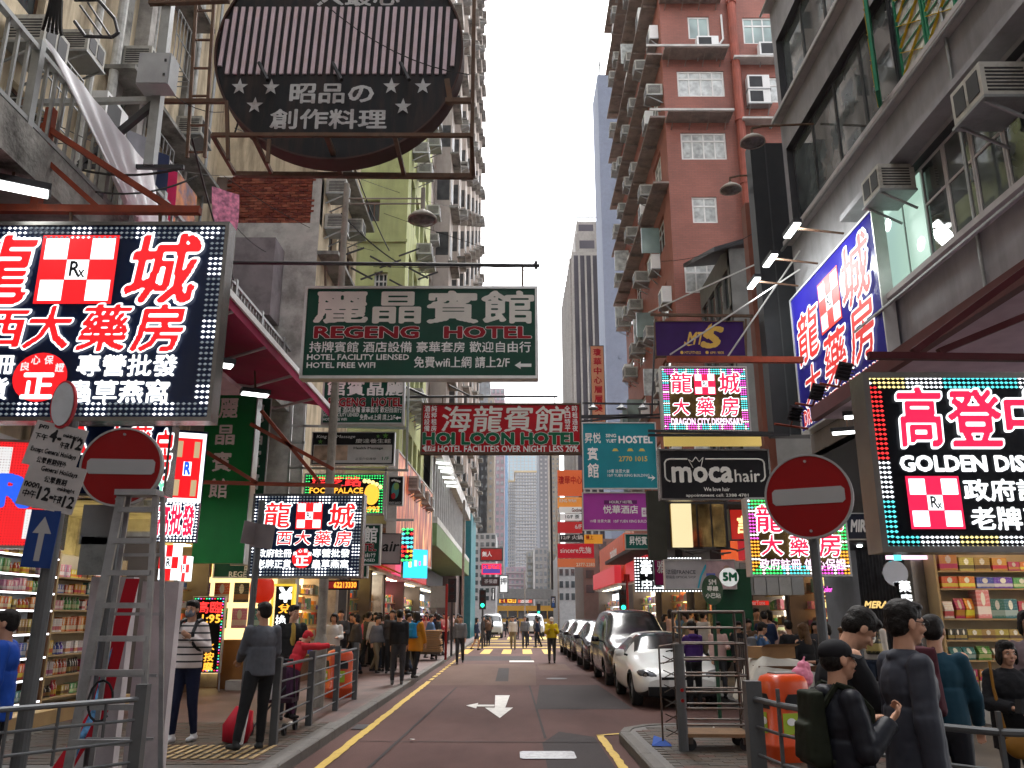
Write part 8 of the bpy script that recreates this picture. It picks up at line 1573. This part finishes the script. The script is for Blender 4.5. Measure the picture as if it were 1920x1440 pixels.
def person(label, cat='person', loc=(0, 0), rz=0, height=1.7, P=None, top=None, bottom=None, shoe=None, voxel=.012, hair='short', hairm=None, skin=None, group=None, z0=.13, top_len=.0, coat=0.0, pad=.016, face=True, glasses=False, mask=False, cap=False, collar=None, hood=False, sleeve='long', hands=True, wr=.004, dress=None, cut=None, legs_skin=False, stripe=None):
    P = P or {}; J = skeleton(P); hairm = hairm or HAIR; skin = skin or SKIN; root = thing('person', label, cat, (loc[0], loc[1], z0), rz, group); k = height/1.7; root.scale = (k, k, k); R = J['R']; H = J['H']; hd = J['head']; fat = P.get('fat', 1.0)
    lowest = min(J['anl'].z, J['anr'].z)-.075; off = Vector((0, 0, -lowest))
    parts = []
    def put(mb, nm, m, vx=voxel, sm=3, w=0.0, wf=9.0, par=None):
        me = remesh(mb, nm, m, vx, sm, w, wf); o = link(me, nm, root); o.location = off; parts.append(o); return o
    body = put(body_shell(P, J, hands), 'body', skin, voxel*.75 if hands else voxel, 3 if hands else 2)
    # upper garment
    mb = MB(); p = pad
    ell(mb, J['chest']+R @ Vector((0, 0, .02)), (.158*fat+p, .11*fat+p, .185), R); ell(mb, J['pel']+R @ Vector((0, 0, .16)), (.14*fat+p, .10*fat+p, .17), R); ell(mb, J['pel']+R @ Vector((0, -.01, .455)), (.17+p*.3, .07+p*.7, .055+p*.3), R)
    cap_(mb, J['pel']+R @ Vector((0, 0, .25)), J['pel']+R @ Vector((0, 0, -top_len)), .13*fat+p, .14*fat+p+coat, 20, True)
    mbv = Vector((0, 0, 0))
    # widen the trunk tube sideways
    base = J['pel']
    n0 = len(mb.v)-20*4-2
    for i in range(n0, len(mb.v)): v = Vector(mb.v[i])-base; mb.v[i] = tuple(base+Vector((v.x*1.14, v.y*.82, v.z)))
    for s, nm in ((1, 'r'), (-1, 'l')):
        cap_(mb, J['sh'+nm]-R @ Vector((s*.012, 0, .012)), J['el'+nm], .053+p*.62, .043+p*.7)
        if sleeve == 'long': cap_(mb, J['el'+nm], J['el'+nm].lerp(J['wr'+nm], .98), .046+p*.8, .034+p*.7, 12, True); ell(mb, J['el'+nm], (.046+p*.8,)*3, None, 10, 7)
    if collar or hood: ell(mb, J['neck']-R @ Vector((0, .0, .015)), (.09, .09, .045), R)
    if hood: ell(mb, J['neck']+R @ Vector((0, -.07, -.025)), (.11, .05, .05), R)
    tp = put(mb, 'jacket' if pad > .02 else 'sweater', top, voxel, 3, wr, 9)
    # lower garment
    mb = MB(); ell(mb, J['pel']+R @ Vector((0, 0, .0)), (.155*fat+.008, .11*fat+.006, .12), R)
    for s, nm in ((1, 'r'), (-1, 'l')):
        end = J['kn'+nm].lerp(J['an'+nm], .96) if not legs_skin else J['hip'+nm].lerp(J['kn'+nm], .75)
        cap_(mb, J['hip'+nm], J['kn'+nm] if not legs_skin else end, .098*fat, .066, 14, legs_skin)
        if not legs_skin: ell(mb, J['kn'+nm], (.066,)*3); cap_(mb, J['kn'+nm], end, .066, P.get('cuff', .05), 14, True)
    put(mb, 'trousers' if not legs_skin else 'shorts', bottom, voxel, 3, wr*.8, 8)
    for s, nm in ((1, 'r'), (-1, 'l')):
        a = J['an'+nm]; fd = P.get('foot'+nm, (0, 1, 0)); fd = Vector(fd).normalized(); mb = MB(); cap_(mb, a+Vector((0, 0, -.035))-fd*.035, a+Vector((0, 0, -.045))+fd*.13, .04, .03, 10); cap_(mb, a+Vector((0, 0, -.06))-fd*.04, a+Vector((0, 0, -.062))+fd*.14, .016, .014, 8); cap_(mb, a+Vector((0, 0, .02)), a+Vector((0, 0, -.04)), .042, .042, 10)
        put(mb, 'shoe', shoe, max(voxel, .012), 2)
    # hair
    mb = MB(); hv = lambda *v: hd+H @ Vector(v)
    if cap:
        ell(mb, hv(0, -.016, .042), (.0835, .101, .074), H, 20, 12); put(mb, 'cap_crown', cap, min(voxel, .01), 2)
        m2 = MB(); vs = []
        for i in range(9):
            t = -1+2*i/8; x = .072*t; y0_, y1_ = .04+.03*(1-t*t), .07+.085*(1-t*t*.8); z = .034-.012*t*t; vs += [hv(x, y0_, z), hv(x, y1_, z-.02), hv(x, y1_, z-.026), hv(x, y0_, z-.008)]
        fs = []
        for i in range(8):
            for q in range(4): fs.append((i*4+q, i*4+(q+1) % 4, i*4+4+(q+1) % 4, i*4+4+q))
        o = m2.add(vs, fs+[(0, 1, 2, 3), (35, 34, 33, 32)]).build('cap_peak', cap, root); o.location = off; parts.append(o); mb = MB(); ell(mb, hv(0, -.036, -.005), (.0785, .074, .07), H); put(mb, 'hair', hairm, min(voxel, .01), 1, .003, 40)
    else:
        ell(mb, hv(0, -.020, .045), (.084, .100, .082), H); ell(mb, hv(0, -.045, .0), (.080, .070, .085), H); ell(mb, hv(0, .045, .085), (.062, .042, .028), H)
        for s in (-1, 1): ell(mb, hv(s*.066, -.01, .03), (.018, .04, .04), H)
        if hair == 'long':
            ell(mb, hv(0, -.06, -.09), (.085, .05, .12), H); ell(mb, hv(0, -.075, -.2), (.085, .035, .12), H)
            for s in (-1, 1): ell(mb, hv(s*.075, .0, -.06), (.02, .05, .1), H); cap_(mb, hv(s*.072, .02, .05), hv(s*.082, .0, -.2), .022, .02)
        if hair == 'bob':
            ell(mb, hv(0, -.05, -.05), (.09, .06, .09), H)
            for s in (-1, 1): ell(mb, hv(s*.078, .01, -.03), (.018, .045, .085), H)
        put(mb, 'hair', hairm, min(voxel, .011), 1, .004, 38)
    if face:
        for s in (-1, 1):
            for (c, r, m, nm) in (((s*.031, .0795, .0), (.012, .006, .0055), EYEW, 'eye'), ((s*.031, .0845, .0), (.0058, .003, .005), EYED, 'pupil'), ((s*.032, .083, .022), (.018, .005, .0035), hairm, 'eyebrow')):
                mb = MB(); ell(mb, hv(*c), r, H, 10, 6); o = mb.build(nm, m, root, True); o.location = off
        if not mask: mb = MB(); ell(mb, hv(0, .0905, -.066), (.021, .004, .0045), H, 10, 6); o = mb.build('mouth', LIP, root, True); o.location = off
    if mask:
        mb = MB(); ell(mb, hv(0, .045, -.052), (.062, .062, .052), H); cap_(mb, hv(.06, .03, -.03), hv(.082, -.0, -.01), .004, .003, 6); cap_(mb, hv(-.06, .03, -.03), hv(-.082, -.0, -.01), .004, .003, 6); put(mb, 'face_mask', mask, .008, 2, .002, 30)
    if glasses:
        mb = MB()
        for s in (-1, 1):
            pts = [hv(s*.033+.026*math.cos(a), .098, .0+.017*math.sin(a)) for a in [2*PI*q/12 for q in range(13)]]; mb.path(pts, .0025, 5); mb.bar(hv(s*.058, .095, .004), hv(s*.082, -.005, .008), .0025, 5)
        mb.bar(hv(-.008, .1, .003), hv(.008, .1, .003), .0025, 5); o = mb.build('glasses', BLACK, root); o.location = off
    root['_off'] = 0; del root['_off']
    root_J = {kk: (vv+off if isinstance(vv, Vector) else vv) for kk, vv in J.items()}
    return root, root_J
def wpt(root, v):
    return root.location+Matrix.Rotation(root.rotation_euler.z, 3, 'Z') @ (Vector(v)*root.scale.x)
def rb_x(mb, c, h, R):
    vs = [c+R @ Vector((sx*h[0]*(.86 if sz > 0 else 1), sy*h[1]*(.8 if sz > 0 else 1), sz*h[2])) for sz in (-1, 1) for sx, sy in ((-1, -1), (1, -1), (1, 1), (-1, 1))]
    mb.add(vs, [(0, 3, 2, 1), (4, 5, 6, 7), (0, 1, 5, 4), (1, 2, 6, 5), (2, 3, 7, 6), (3, 0, 4, 7)])
def worn(root, J, name, label, cat, m, strapm=None, size=(.15, .08, .22), back=True, vx=.015, straps=True):
    """backpack worn on the back of a person: its own top-level thing"""
    t = thing(name, label, cat, root.location, root.rotation_euler.z); t.scale = root.scale; R = J['R']; c = J['chest']+R @ Vector((0, -.14-size[1]*.75, -.02)); mb = MB(); rb_x(mb, c+Vector((0, .01, .0)), (size[0], size[1]*.8, size[2]), R); rb_x(mb, c+Vector((0, -size[1]*.8, -size[2]*.35)), (size[0]*.82, size[1]*.4, size[2]*.5), R); rb_x(mb, c+Vector((0, .02, -size[2]*.45)), (size[0]*1.12, size[1]*.55, size[2]*.4), R); cap_(mb, c+R @ Vector((-.03, .04, size[2]*1.02)), c+R @ Vector((.03, .04, size[2]*1.02)), .012, .012, 8)
    link(remesh(mb, 'bag_body', m, vx, 16, .004, 10), 'bag_body', t)
    if straps:
        for s in (-1, 1):
            q = lambda x, y, z: J['chest']+R @ Vector((s*x, y, z)); MB().path([q(.08, -.14, .10), q(.10, -.06, .215), q(.105, .03, .19), q(.11, .13, .08), q(.12, .12, -.06), q(.13, -.04, -.16), q(.1, -.15, -.2)], .018, 6).build('strap', strapm or m, t)
    return t
def jk(name, c, **k): return mat(name, c, k.pop('rough', .8), var=.12, **k)
SWEAT = {}
def stripes():
    m, nt, b = _nodes('striped_knit'); N = nt.nodes.new; L = nt.links.new; g = N('ShaderNodeTexCoord'); sx = N('ShaderNodeSeparateXYZ'); L(g.outputs['Object'], sx.inputs[0])
    a = N('ShaderNodeMath'); a.operation = 'MULTIPLY'; a.inputs[1].default_value = 11.5; L(sx.outputs[2], a.inputs[0]); f = N('ShaderNodeMath'); f.operation = 'FRACT'; L(a.outputs[0], f.inputs[0]); c = N('ShaderNodeMath'); c.operation = 'LESS_THAN'; c.inputs[1].default_value = .24; L(f.outputs[0], c.inputs[0])
    mx = N('ShaderNodeMix'); mx.data_type = 'RGBA'; mx.inputs['A'].default_value = (.6, .52, .5, 1); mx.inputs['B'].default_value = (.015, .015, .018, 1); L(c.outputs[0], mx.inputs['Factor']); L(mx.outputs['Result'], b.inputs['Base Color']); b.inputs['Roughness'].default_value = .9; return m
PI2 = PI
# poses -------------------------------------------------------------
STAND = dict(); WALK = dict(legr=((.02, .32, -1), (0, -.05, -1)), legl=((.02, -.2, -1), (0, -.55, -1)), armr=((.1, -.25, -1), (0, .1, -1)), arml=((.1, .25, -1), (0, .5, -1)), hip=.91)
NAVYJ = jk('grey_blue_shell_jacket', (.035, .038, .05), rough=.6); BLKJ = jk('black_nylon_jacket', (.012, .013, .018), rough=.45)
# glasses man, tall, facing right (+X) -> body forward = +X  => rz = -90 deg
q = at(1694, 1140, 4.55)
m1, J1 = person('tall man with glasses in a dark grey blue hooded jacket standing in profile at right', loc=(q.x-.02, 4.55), rz=-PI/2+.05, height=q.z-.13+.02, P=dict(armr=((.12, -.08, -1), (0, .08, -1)), arml=((.12, .05, -1), (0, .25, -1)), nod=.08), top=NAVYJ, bottom=jk('charcoal_trousers', (.025, .025, .028)), shoe=BLACK, voxel=.0085, pad=.026, top_len=.16, collar=True, glasses=True, wr=.004, coat=.015)
q = at(1575, 1204, 4.4)
m2, J2 = person('shorter man in a black cap and black nylon jacket holding his bag strap, at right', loc=(q.x-.03, 4.4), rz=-PI/2+.1, height=q.z-.13, P=dict(armr=((.18, .12, -1), (-.3, .8, .62)), arml=((.1, .2, -1), (.1, .9, .4)), curl=1.35, fat=1.12, nod=-.02), top=BLKJ, bottom=MATS['charcoal_trousers'], shoe=BLACK, voxel=.0085, pad=.028, top_len=.1, collar=True, hood=True, cap=jk('black_cap_cloth', (.012, .012, .014)), wr=.0045, glasses=False, skin=SKIN)
OLV = jk('dark_olive_canvas', (.014, .017, .010)); worn(m2, J2, 'backpack', 'dark olive backpack worn by the man in the black cap', 'backpack', OLV, OLV, (.125, .06, .2), vx=.010)
q = at(1625, 1168, 5.1)
m3, J3 = person('man bending forward with shaved temples, between the capped man and the tall man', loc=(q.x-.3, 5.1), rz=-PI/2, height=1.66, P=dict(lean=.32, nod=.45, armr=((.1, .4, -1), (-.2, 1, .3)), arml=((.1, .4, -1), (-.2, 1, .3))), top=jk('black_cotton', (.012, .012, .014)), bottom=MATS['charcoal_trousers'], shoe=BLACK, voxel=.010, pad=.02, wr=.004)
q = at(1722, 1190, 6.3)
m4, J4 = person('young man in a dark teal sweater seen from behind, wearing a maroon backpack', loc=(q.x+.06, 6.2), rz=-.35, height=1.56, P=dict(turn=-.3, nod=.1, armr=((.2, .1, -1), (.1, .6, -1)), arml=((.25, .05, -1), (.1, .5, -1)), lean=.05), top=jk('dark_teal_knit', (.012, .042, .065)), bottom=BLKJ, shoe=BLACK, voxel=.011, pad=.018, wr=.004, face=False)
worn(m4, J4, 'backpack', 'maroon backpack hanging off the teal sweater man', 'backpack', jk('maroon_canvas', (.06, .015, .022)), None, (.12, .09, .24), vx=.014).location.x -= .12
o = thing('shoulder_bag', 'yellow printed bag hanging by the fence behind the tall man', 'bag', (m4.location.x-.12, 5.75, .62)); mb = MB(); ell(mb, (0, 0, 0), (.14, .07, .17)); ell(mb, (0, 0, -.08), (.15, .08, .1)); link(remesh(mb, 'bag_body', jk('yellow_printed_canvas', (.42, .2, .02), dirt=.5, dscale=12), .014, 2, .003), 'bag_body', o)
q = at(1882, 1205, 7.0)
m5, J5 = person('woman with black hair in a black padded coat holding a purse, at the right edge', loc=(q.x, 7.0), rz=PI-.15, height=q.z-.13, P=dict(armr=((.2, .25, -1), (-.5, .8, -.1)), arml=((.2, .2, -1), (-.5, .9, 0)), curl=.9, fat=1.12, turn=.15, nod=.05), top=jk('black_padded_coat', (.012, .012, .014), bump=.4, bscale=25), bottom=BLKJ, shoe=BLACK, voxel=.010, pad=.036, top_len=.2, collar=True, hair='bob', wr=.007, hood=True)
o = MB().box(-.1, .1, -.03, .03, -.05, .05).build('purse', BLACK); o.location = wpt(m5, (J5['wrr']+J5['wrl'])/2+Vector((0, .1, 0))); o.rotation_euler = (0, .2, .2); tag(o, 'small black purse in the hands of the woman in the padded coat', 'purse')
o = thing('handbag', 'ochre leather handbag at the hip of the woman in the padded coat', 'handbag', wpt(m5, (.05, .2, .78))); mb = MB(); ell(mb, (0, 0, 0), (.13, .06, .10)); link(remesh(mb, 'bag_body', jk('ochre_leather', (.22, .10, .015), rough=.5), .014, 2, .003), 'bag_body', o); MB().path([(-.1, 0, .05), (-.12, .06, .4), (-.1, .1, .6)], .012).build('strap', MATS['ochre_leather'], o)
person('woman with red rimmed glasses in a grey top beyond the woman in the padded coat', loc=(at(1915, 1160, 8).x+.05, 8.0), rz=PI-.3, height=1.6, P=dict(), top=jk('grey_floral_top', (.16, .12, .13), scale=20), bottom=BLKJ, shoe=BLACK, voxel=.014, hair='bob')
o = thing('plastic_bag', 'pink plastic carrier bag above the right orange bin', 'bag', PBAG); mb = MB(); ell(mb, (0, 0, .13), (.14, .09, .13)); ell(mb, (.03, 0, .24), (.09, .05, .08)); cap_(mb, (.0, 0, .25), (.05, 0, .36), .03, .012, 8); link(remesh(mb, 'bag_film', mat('pink_plastic_bag', (.65, .22, .32), .35), .01, 6, .008, 17), 'bag_film', o)
# striped sweater man
STR = stripes()
m6, J6 = person('man with grey face mask and striped sweater walking on the left pavement', loc=(-4.28, 11.7), rz=PI-.15, height=1.76, P=dict(legr=((.0, .16, -1), (0, -.0, -1)), legl=((.04, -.05, -1), (.03, -.22, -1)), armr=((.28, .08, -1), (.05, .15, -1)), arml=((.3, .1, -1), (-.75, .55, .55)), curl=1.0, hip=.925, cuff=.042), top=STR, bottom=jk('navy_slim_trousers', (.012, .016, .04)), shoe=jk('white_trainer', (.6, .6, .6)), voxel=.0105, pad=.024, mask=jk('grey_mask_cloth', (.16, .17, .2)), wr=.005, top_len=.04)
for s in (-1, 1):
    R = J6['R']; q_ = lambda x, y, z: J6['chest']+R @ Vector((s*x, y, z)); o = MB().path([q_(.09, -.14, .12), q_(.11, -.05, .225), q_(.11, .06, .2), q_(.115, .155, .06), q_(.13, .14, -.08), q_(.16, .02, -.16)], .022, 6).build('bag_strap', BLACK); o.location = m6.location; o.rotation_euler = m6.rotation_euler; o.scale = m6.scale; tag(o, 'black backpack strap over the striped sweater, %s shoulder' % ('one' if s < 0 else 'other'), 'strap', 'backpack straps of the striped sweater man')
# grey jacket man, back three-quarter, head to the left; leaning on the railing
m7, J7 = person('man in a grey jacket and black trousers seen from behind by the left railing', loc=(-3.12, 11.0), rz=.55, height=1.72, P=dict(turn=.45, legr=((-.02, .12, -1), (0, .02, -1)), legl=((.25, -.25, -1), (.25, -.3, -1)), armr=((.12, .25, -1), (-.1, .8, -.5)), arml=((.12, .3, -1), (-.1, .85, -.4)), footl=(-.5, 1, 0), hip=.9), top=jk('grey_wool_jacket', (.085, .09, .105), scale=14), bottom=jk('black_slim_trousers', (.012, .012, .013)), shoe=jk('black_white_trainer', (.03, .03, .03)), voxel=.0105, pad=.022, wr=.0045, top_len=.07)
m8, J8 = person('man in a black jacket open over a yellow shirt, walking behind the grey jacket man', loc=(at(545, 1140, 14).x, 14.2), rz=PI+.4, height=1.72, P=dict(turn=.5, arml=((.2, .1, -1), (-.3, .7, .2)), armr=((.2, .0, -1), (0, .2, -1))), top=jk('black_track_jacket', (.015, .015, .015)), bottom=BLKJ, shoe=BLACK, voxel=.013, pad=.026)
mb = MB(); ell(mb, J8['chest']+Vector((0, .075, -.02)), (.06, .075, .22)); o = link(remesh(mb, 'shirt_front', jk('yellow_shirt', (.38, .24, .05)), .012, 2), 'shirt_front', m8)
m9, J9 = person('child in a red hood leaning over the left railing with a striped cuff', loc=(at(552, 1215, 12.8).x, 12.8), rz=-.9, height=1.22, z0=.3, P=dict(lean=.35, nod=.3, armr=((.1, 1, -.1), (0, 1, .1)), arml=((.1, 1, -.1), (0, 1, .1))), top=jk('red_child_coat', (.42, .02, .03)), bottom=jk('plaid_trousers', (.06, .02, .05)), shoe=BLACK, voxel=.013, pad=.03, hood=True, hairm=jk('red_hood_cloth', (.42, .02, .03)), face=False)
# blue jacket passer at the left edge
m10, J10 = person('woman in a bright blue jacket walking out at the left edge', loc=(at(10, 1200, 7.6).x, 7.6), rz=PI/2+.3, height=at(10, 1148, 7.6).z-.13, P=dict(arml=((.15, .0, -1), (.05, .2, -1)), armr=((.2, .1, -1), (0, .3, -1))), top=jk('bright_blue_jacket', (.01, .06, .35), rough=.6), bottom=BLKJ, shoe=BLACK, voxel=.011, pad=.034, hair='short', wr=.006, top_len=.16)
# mid street people -------------------------------------------------
def mid(label, px, feet_y, hgt, rz, top, bottom, P=None, z0=0.0, **k):
    g = gnd(px, feet_y, z0); k.setdefault('voxel', .02); k.setdefault('hands', False); k.setdefault('wr', .004); k.setdefault('face', False)
    return person(label, loc=(g.x, g.y), rz=rz, height=hgt, P=P or {}, top=top, bottom=bottom, shoe=k.pop('shoe', BLACK), z0=z0, **k)
WALK2 = dict(legr=((.02, -.18, -1), (0, -.45, -1)), legl=((.02, .28, -1), (0, -.02, -1)), armr=((.1, .2, -1), (0, .4, -1)), arml=((.1, -.2, -1), (0, .0, -1)), hip=.91); PHONE = dict(nod=.4, armr=((.15, .3, -1), (-.35, .9, .35)), arml=((.15, .3, -1), (-.35, .9, .35)))
EX_ = 0
C_ = dict(yel=jk('yellow_rain_jacket', (.5, .4, .01)), gry=jk('mid_grey_knit', (.13, .135, .15)), blk=MATS['black_cotton'], dgr=jk('dark_grey_cloth', (.04, .04, .045)), nav=jk('navy_knit', (.015, .025, .06)), mus=jk('mustard_coat', (.4, .17, .01)), wht=jk('off_white_knit', (.5, .48, .46)), khk=jk('khaki_cloth', (.17, .14, .09)), red=jk('crimson_knit', (.35, .015, .03)), pnk=jk('pink_knit', (.5, .09, .2)), blu=jk('denim_blue_shirt', (.06, .13, .27)), lpk=jk('pale_pink_shirt', (.5, .33, .3)), brn=jk('brown_coat', (.1, .055, .03)), den=jk('dark_denim', (.02, .03, .055)), pur=jk('purple_hoodie', (.05, .02, .12)))
mid('person in a yellow rain jacket and white cap reading a phone on the road', 1035, 1243, 1.66, PI, C_['yel'], C_['dgr'], PHONE, pad=.045, cap=C_['wht'], face=True, voxel=.015)
mi_, Ji_ = mid('man in grey with a dark green bag across, walking up the left lane', 862, 1245, 1.72, PI, C_['gry'], C_['dgr'], WALK, voxel=.015, face=True, pad=.03)
mid('man in a black open jacket over pale tee and khaki shorts on the crossing', 962, 1218, 1.68, PI, C_['wht'], C_['khk'], WALK2, legs_skin=False, face=True)
mid('person in grey beside the man in khaki shorts on the crossing', 984, 1216, 1.7, PI, C_['gry'], C_['dgr'], WALK)
mid('woman in dark clothes striding left over the crossing', 1008, 1214, 1.62, PI/2, C_['nav'], C_['blk'], WALK2, hair='bob')
mid('woman in a navy dress with bare legs crossing to the right', 893, 1219, 1.62, -PI/2, C_['nav'], C_['nav'], WALK, hair='long', legs_skin=True)
mid('man in black walking right over the crossing behind the navy dress', 905, 1213, 1.7, -PI/2, C_['blk'], C_['dgr'], WALK2)
mid('man in a dark jacket and dark trousers walking towards the camera on the left pavement', 732, 1262, 1.74, PI, C_['dgr'], C_['blk'], WALK, z0=.13, pad=.03, voxel=.015, face=True)
mid('man in black seen from behind on the kerb edge of the left pavement', 745, 1284, 1.7, .2, C_['blk'], C_['dgr'], dict(legl=((.1, .1, -1), (0, -.1, -1))), z0=.13, pad=.03, voxel=.015, shoe=jk('white_sole_shoe', (.1, .1, .1)))
a_, Ja_ = mid('woman in a mustard yellow coat with long dark hair on the left kerb', 778, 1272, 1.68, -.5, C_['mus'], C_['blk'], WALK2, z0=.13, pad=.03, top_len=.22, coat=.02, hair='long', voxel=.015)
worn(a_, Ja_, 'backpack', 'bright blue backpack on the woman in the mustard coat', 'backpack', jk('bright_blue_pack', (.01, .16, .34)), None, (.13, .09, .2), vx=.018)
for (px, fy, h, rz, tp, bt, lab, kw) in [(620, 1285, 1.62, PI, 'wht', 'gry', 'woman in a white and grey top behind the left railing, beside the lamp post', dict(hair='bob', face=True)), (655, 1262, 1.64, PI, 'blk', 'blk', 'woman in black with long hair behind the left orange bin', dict(hair='long', face=True)), (634, 1270, 1.72, PI, 'dgr', 'blk', 'man in dark clothes just left of the woman in black', {}), (645, 1250, 1.75, PI-.3, 'dgr', 'den', 'tall man behind the woman in black', {}),
                                         (680, 1250, 1.6, -PI/2, 'pnk', 'blk', 'woman in a pink top looking right on the left pavement', {}), (693, 1246, 1.62, PI/2, 'red', 'blk', 'woman in dark red facing the pink top', dict(hair='bob')), (706, 1240, 1.66, PI/2, 'blk', 'blk', 'person in black handing something over on the left pavement', {}), (715, 1232, 1.74, 0, 'wht', 'den', 'man in a white hooded top with his back turned', dict(hood=True)), (815, 1222, 1.7, 0, 'nav', 'dgr', 'man in a navy hooded coat behind the cardboard cart', dict(hood=True, pad=.035)), (797, 1225, 1.6, PI, 'lpk', 'den', 'woman in pale pink beside the navy hooded man', dict(hair='bob'))]:
    mid(lab, px, fy, h, rz, C_[tp], C_[bt], dict(nod=.1, arml=((.15, .2, -1), (-.2, .8, .0))), z0=.13, **kw)
# right side crowd behind the cart
for (px, py_top, Y, h, rz, tp, bt, lab, kw) in [(1424, 1168, 15.0, 1.7, -PI/2+.2, 'blu', 'den', 'man in a blue shirt looking at his phone behind the hand cart', dict(P=PHONE, voxel=.014, hands=True, face=True)), (1478, 1165, 16.2, 1.7, .2, 'blk', 'den', 'man in a black shirt seen from behind, right of the blue shirt man', {}), (1508, 1182, 13.2, 1.62, .4, 'blk', 'blk', 'woman in black with long brown hair behind the orange bin', dict(hair='long', hairm=HAIRB, voxel=.015)),
                                            (1550, 1186, 12.2, 1.6, PI/2, 'blk', 'blk', 'person in black with dark hair just right of the no entry pole', {}), (1632, 1150, 14.6, 1.72, -.4, 'wht', 'den', 'man in a pale shirt with a patterned backpack walking to the dark shopfront', {}), (1402, 1162, 19.0, 1.72, PI, 'brn', 'dgr', 'man in a plaid shirt behind the blue shirt man', {}), (1384, 1175, 18.5, 1.66, PI, 'blk', 'blk', 'woman in black left of the plaid shirt man', dict(hair='bob')), (1296, 1166, 15.6, 1.68, .3, 'pur', 'blk', 'man in a purple hooded top behind the cage trolley', dict(hood=True, voxel=.015)),
                                            (1450, 1172, 20, 1.65, -PI/2, 'red', 'dgr', 'person in red among the right crowd', {}), (1590, 1176, 9.4, 1.62, PI/2, 'dgr', 'blk', 'brown haired person behind the bending man', dict(hairm=HAIRB)), (1345, 1180, 17.6, 1.6, PI, 'lpk', 'dgr', 'woman in pale pink beyond the cage trolley', dict(hair='bob')), (1530, 1190, 17.8, 1.6, PI-.4, 'dgr', 'blk', 'girl in dark grey deep in the right crowd', dict(hair='long')), (1700, 1180, 12.5, 1.62, 0, 'dgr', 'blk', 'shopper in dark grey facing the pharmacy counter', {})]:
    g = at(px, py_top, Y); P_ = kw.pop('P', dict(nod=.15, arml=((.15, .2, -1), (-.2, .8, .0)))); hg = kw.pop('hands', False); vx = kw.pop('voxel', .018); fc = kw.pop('face', False)
    r_, j_ = person(lab, loc=(g.x, Y), rz=rz, height=max(1.45, min(1.8, g.z-.13)), P=P_, top=C_[tp], bottom=C_[bt], shoe=BLACK, voxel=vx, hands=hg, face=fc, **kw)
    if tp == 'blu': worn(r_, j_, 'backpack', 'grey backpack on the man in the blue shirt', 'backpack', C_['gry'], None, (.12, .09, .2), vx=.018)
    if 'patterned' in lab: worn(r_, j_, 'backpack', 'patterned dark backpack on the man by the dark shopfront', 'backpack', pack('patterned_pack', (.02, .02, .02), (.3, .22, .08), 14), None, (.13, .09, .22), vx=.018)
# far crowd: a few coarse figures, copied with their own clothes
protos = []
for i, (P_, hr) in enumerate([(WALK, 'short'), (WALK2, 'bob'), (STAND, 'long'), (PHONE, 'short'), (dict(arml=((.2, .2, -1), (-.2, .8, .0))), 'short')]):
    r_, _ = person('p', loc=(0, 0), rz=0, height=1.68, P=P_, top=C_['dgr'], bottom=C_['blk'], shoe=BLACK, voxel=.03, hands=False, face=False, hair=hr, wr=0, pad=.028); protos.append(r_)
keys = ['dgr', 'blk', 'nav', 'gry', 'wht', 'red', 'brn', 'blu', 'lpk', 'blk', 'khk', 'blk', 'dgr']; names = dict(dgr='dark grey', blk='black', nav='navy', gry='grey', wht='white', red='crimson', brn='brown', blu='denim blue', lpk='pale pink', khk='khaki')
spots = [(rnd.uniform(-4.7, -2.9), rnd.uniform(24, 38), .13, 'left pavement') for _ in range(30)]+[(rnd.uniform(-4.6, -2.8), rnd.uniform(38, 58), .13, 'left pavement by the crossing') for _ in range(16)]+[(rnd.uniform(4.8, 6.0), rnd.uniform(19, 42), .13, 'right pavement behind the cars') for _ in range(22)]+[(rnd.uniform(-2.3, 2.2), rnd.uniform(52, 78), 0, 'road beyond the crossing') for _ in range(14)]
for k, (x, y, z, where) in enumerate(spots):
    p = protos[k % 5] if k < 5 else copy_tree(protos[k % 5]); key = rnd.choice(keys); k2 = rnd.choice(['blk', 'dgr', 'den', 'khk', 'blk']); names['den'] = 'dark denim'
    for ch in p.children:
        if ch.name.startswith(('jacket', 'sweater', 'trousers')): ch.material_slots[0].link = 'OBJECT'; ch.material_slots[0].material = C_[key] if ch.name.startswith(('jacket', 'sweater')) else C_[k2]
    p.location = (x, y, z); p.rotation_euler = (0, 0, rnd.uniform(0, 2*PI)); s_ = rnd.uniform(.92, 1.04); p.scale = (s_, s_, s_)
    p['label'] = '%s top and %s trousers pedestrian on the %s' % (names[key], names[k2], where); p['group'] = 'pedestrians in %s on the %s' % (names[key], where)
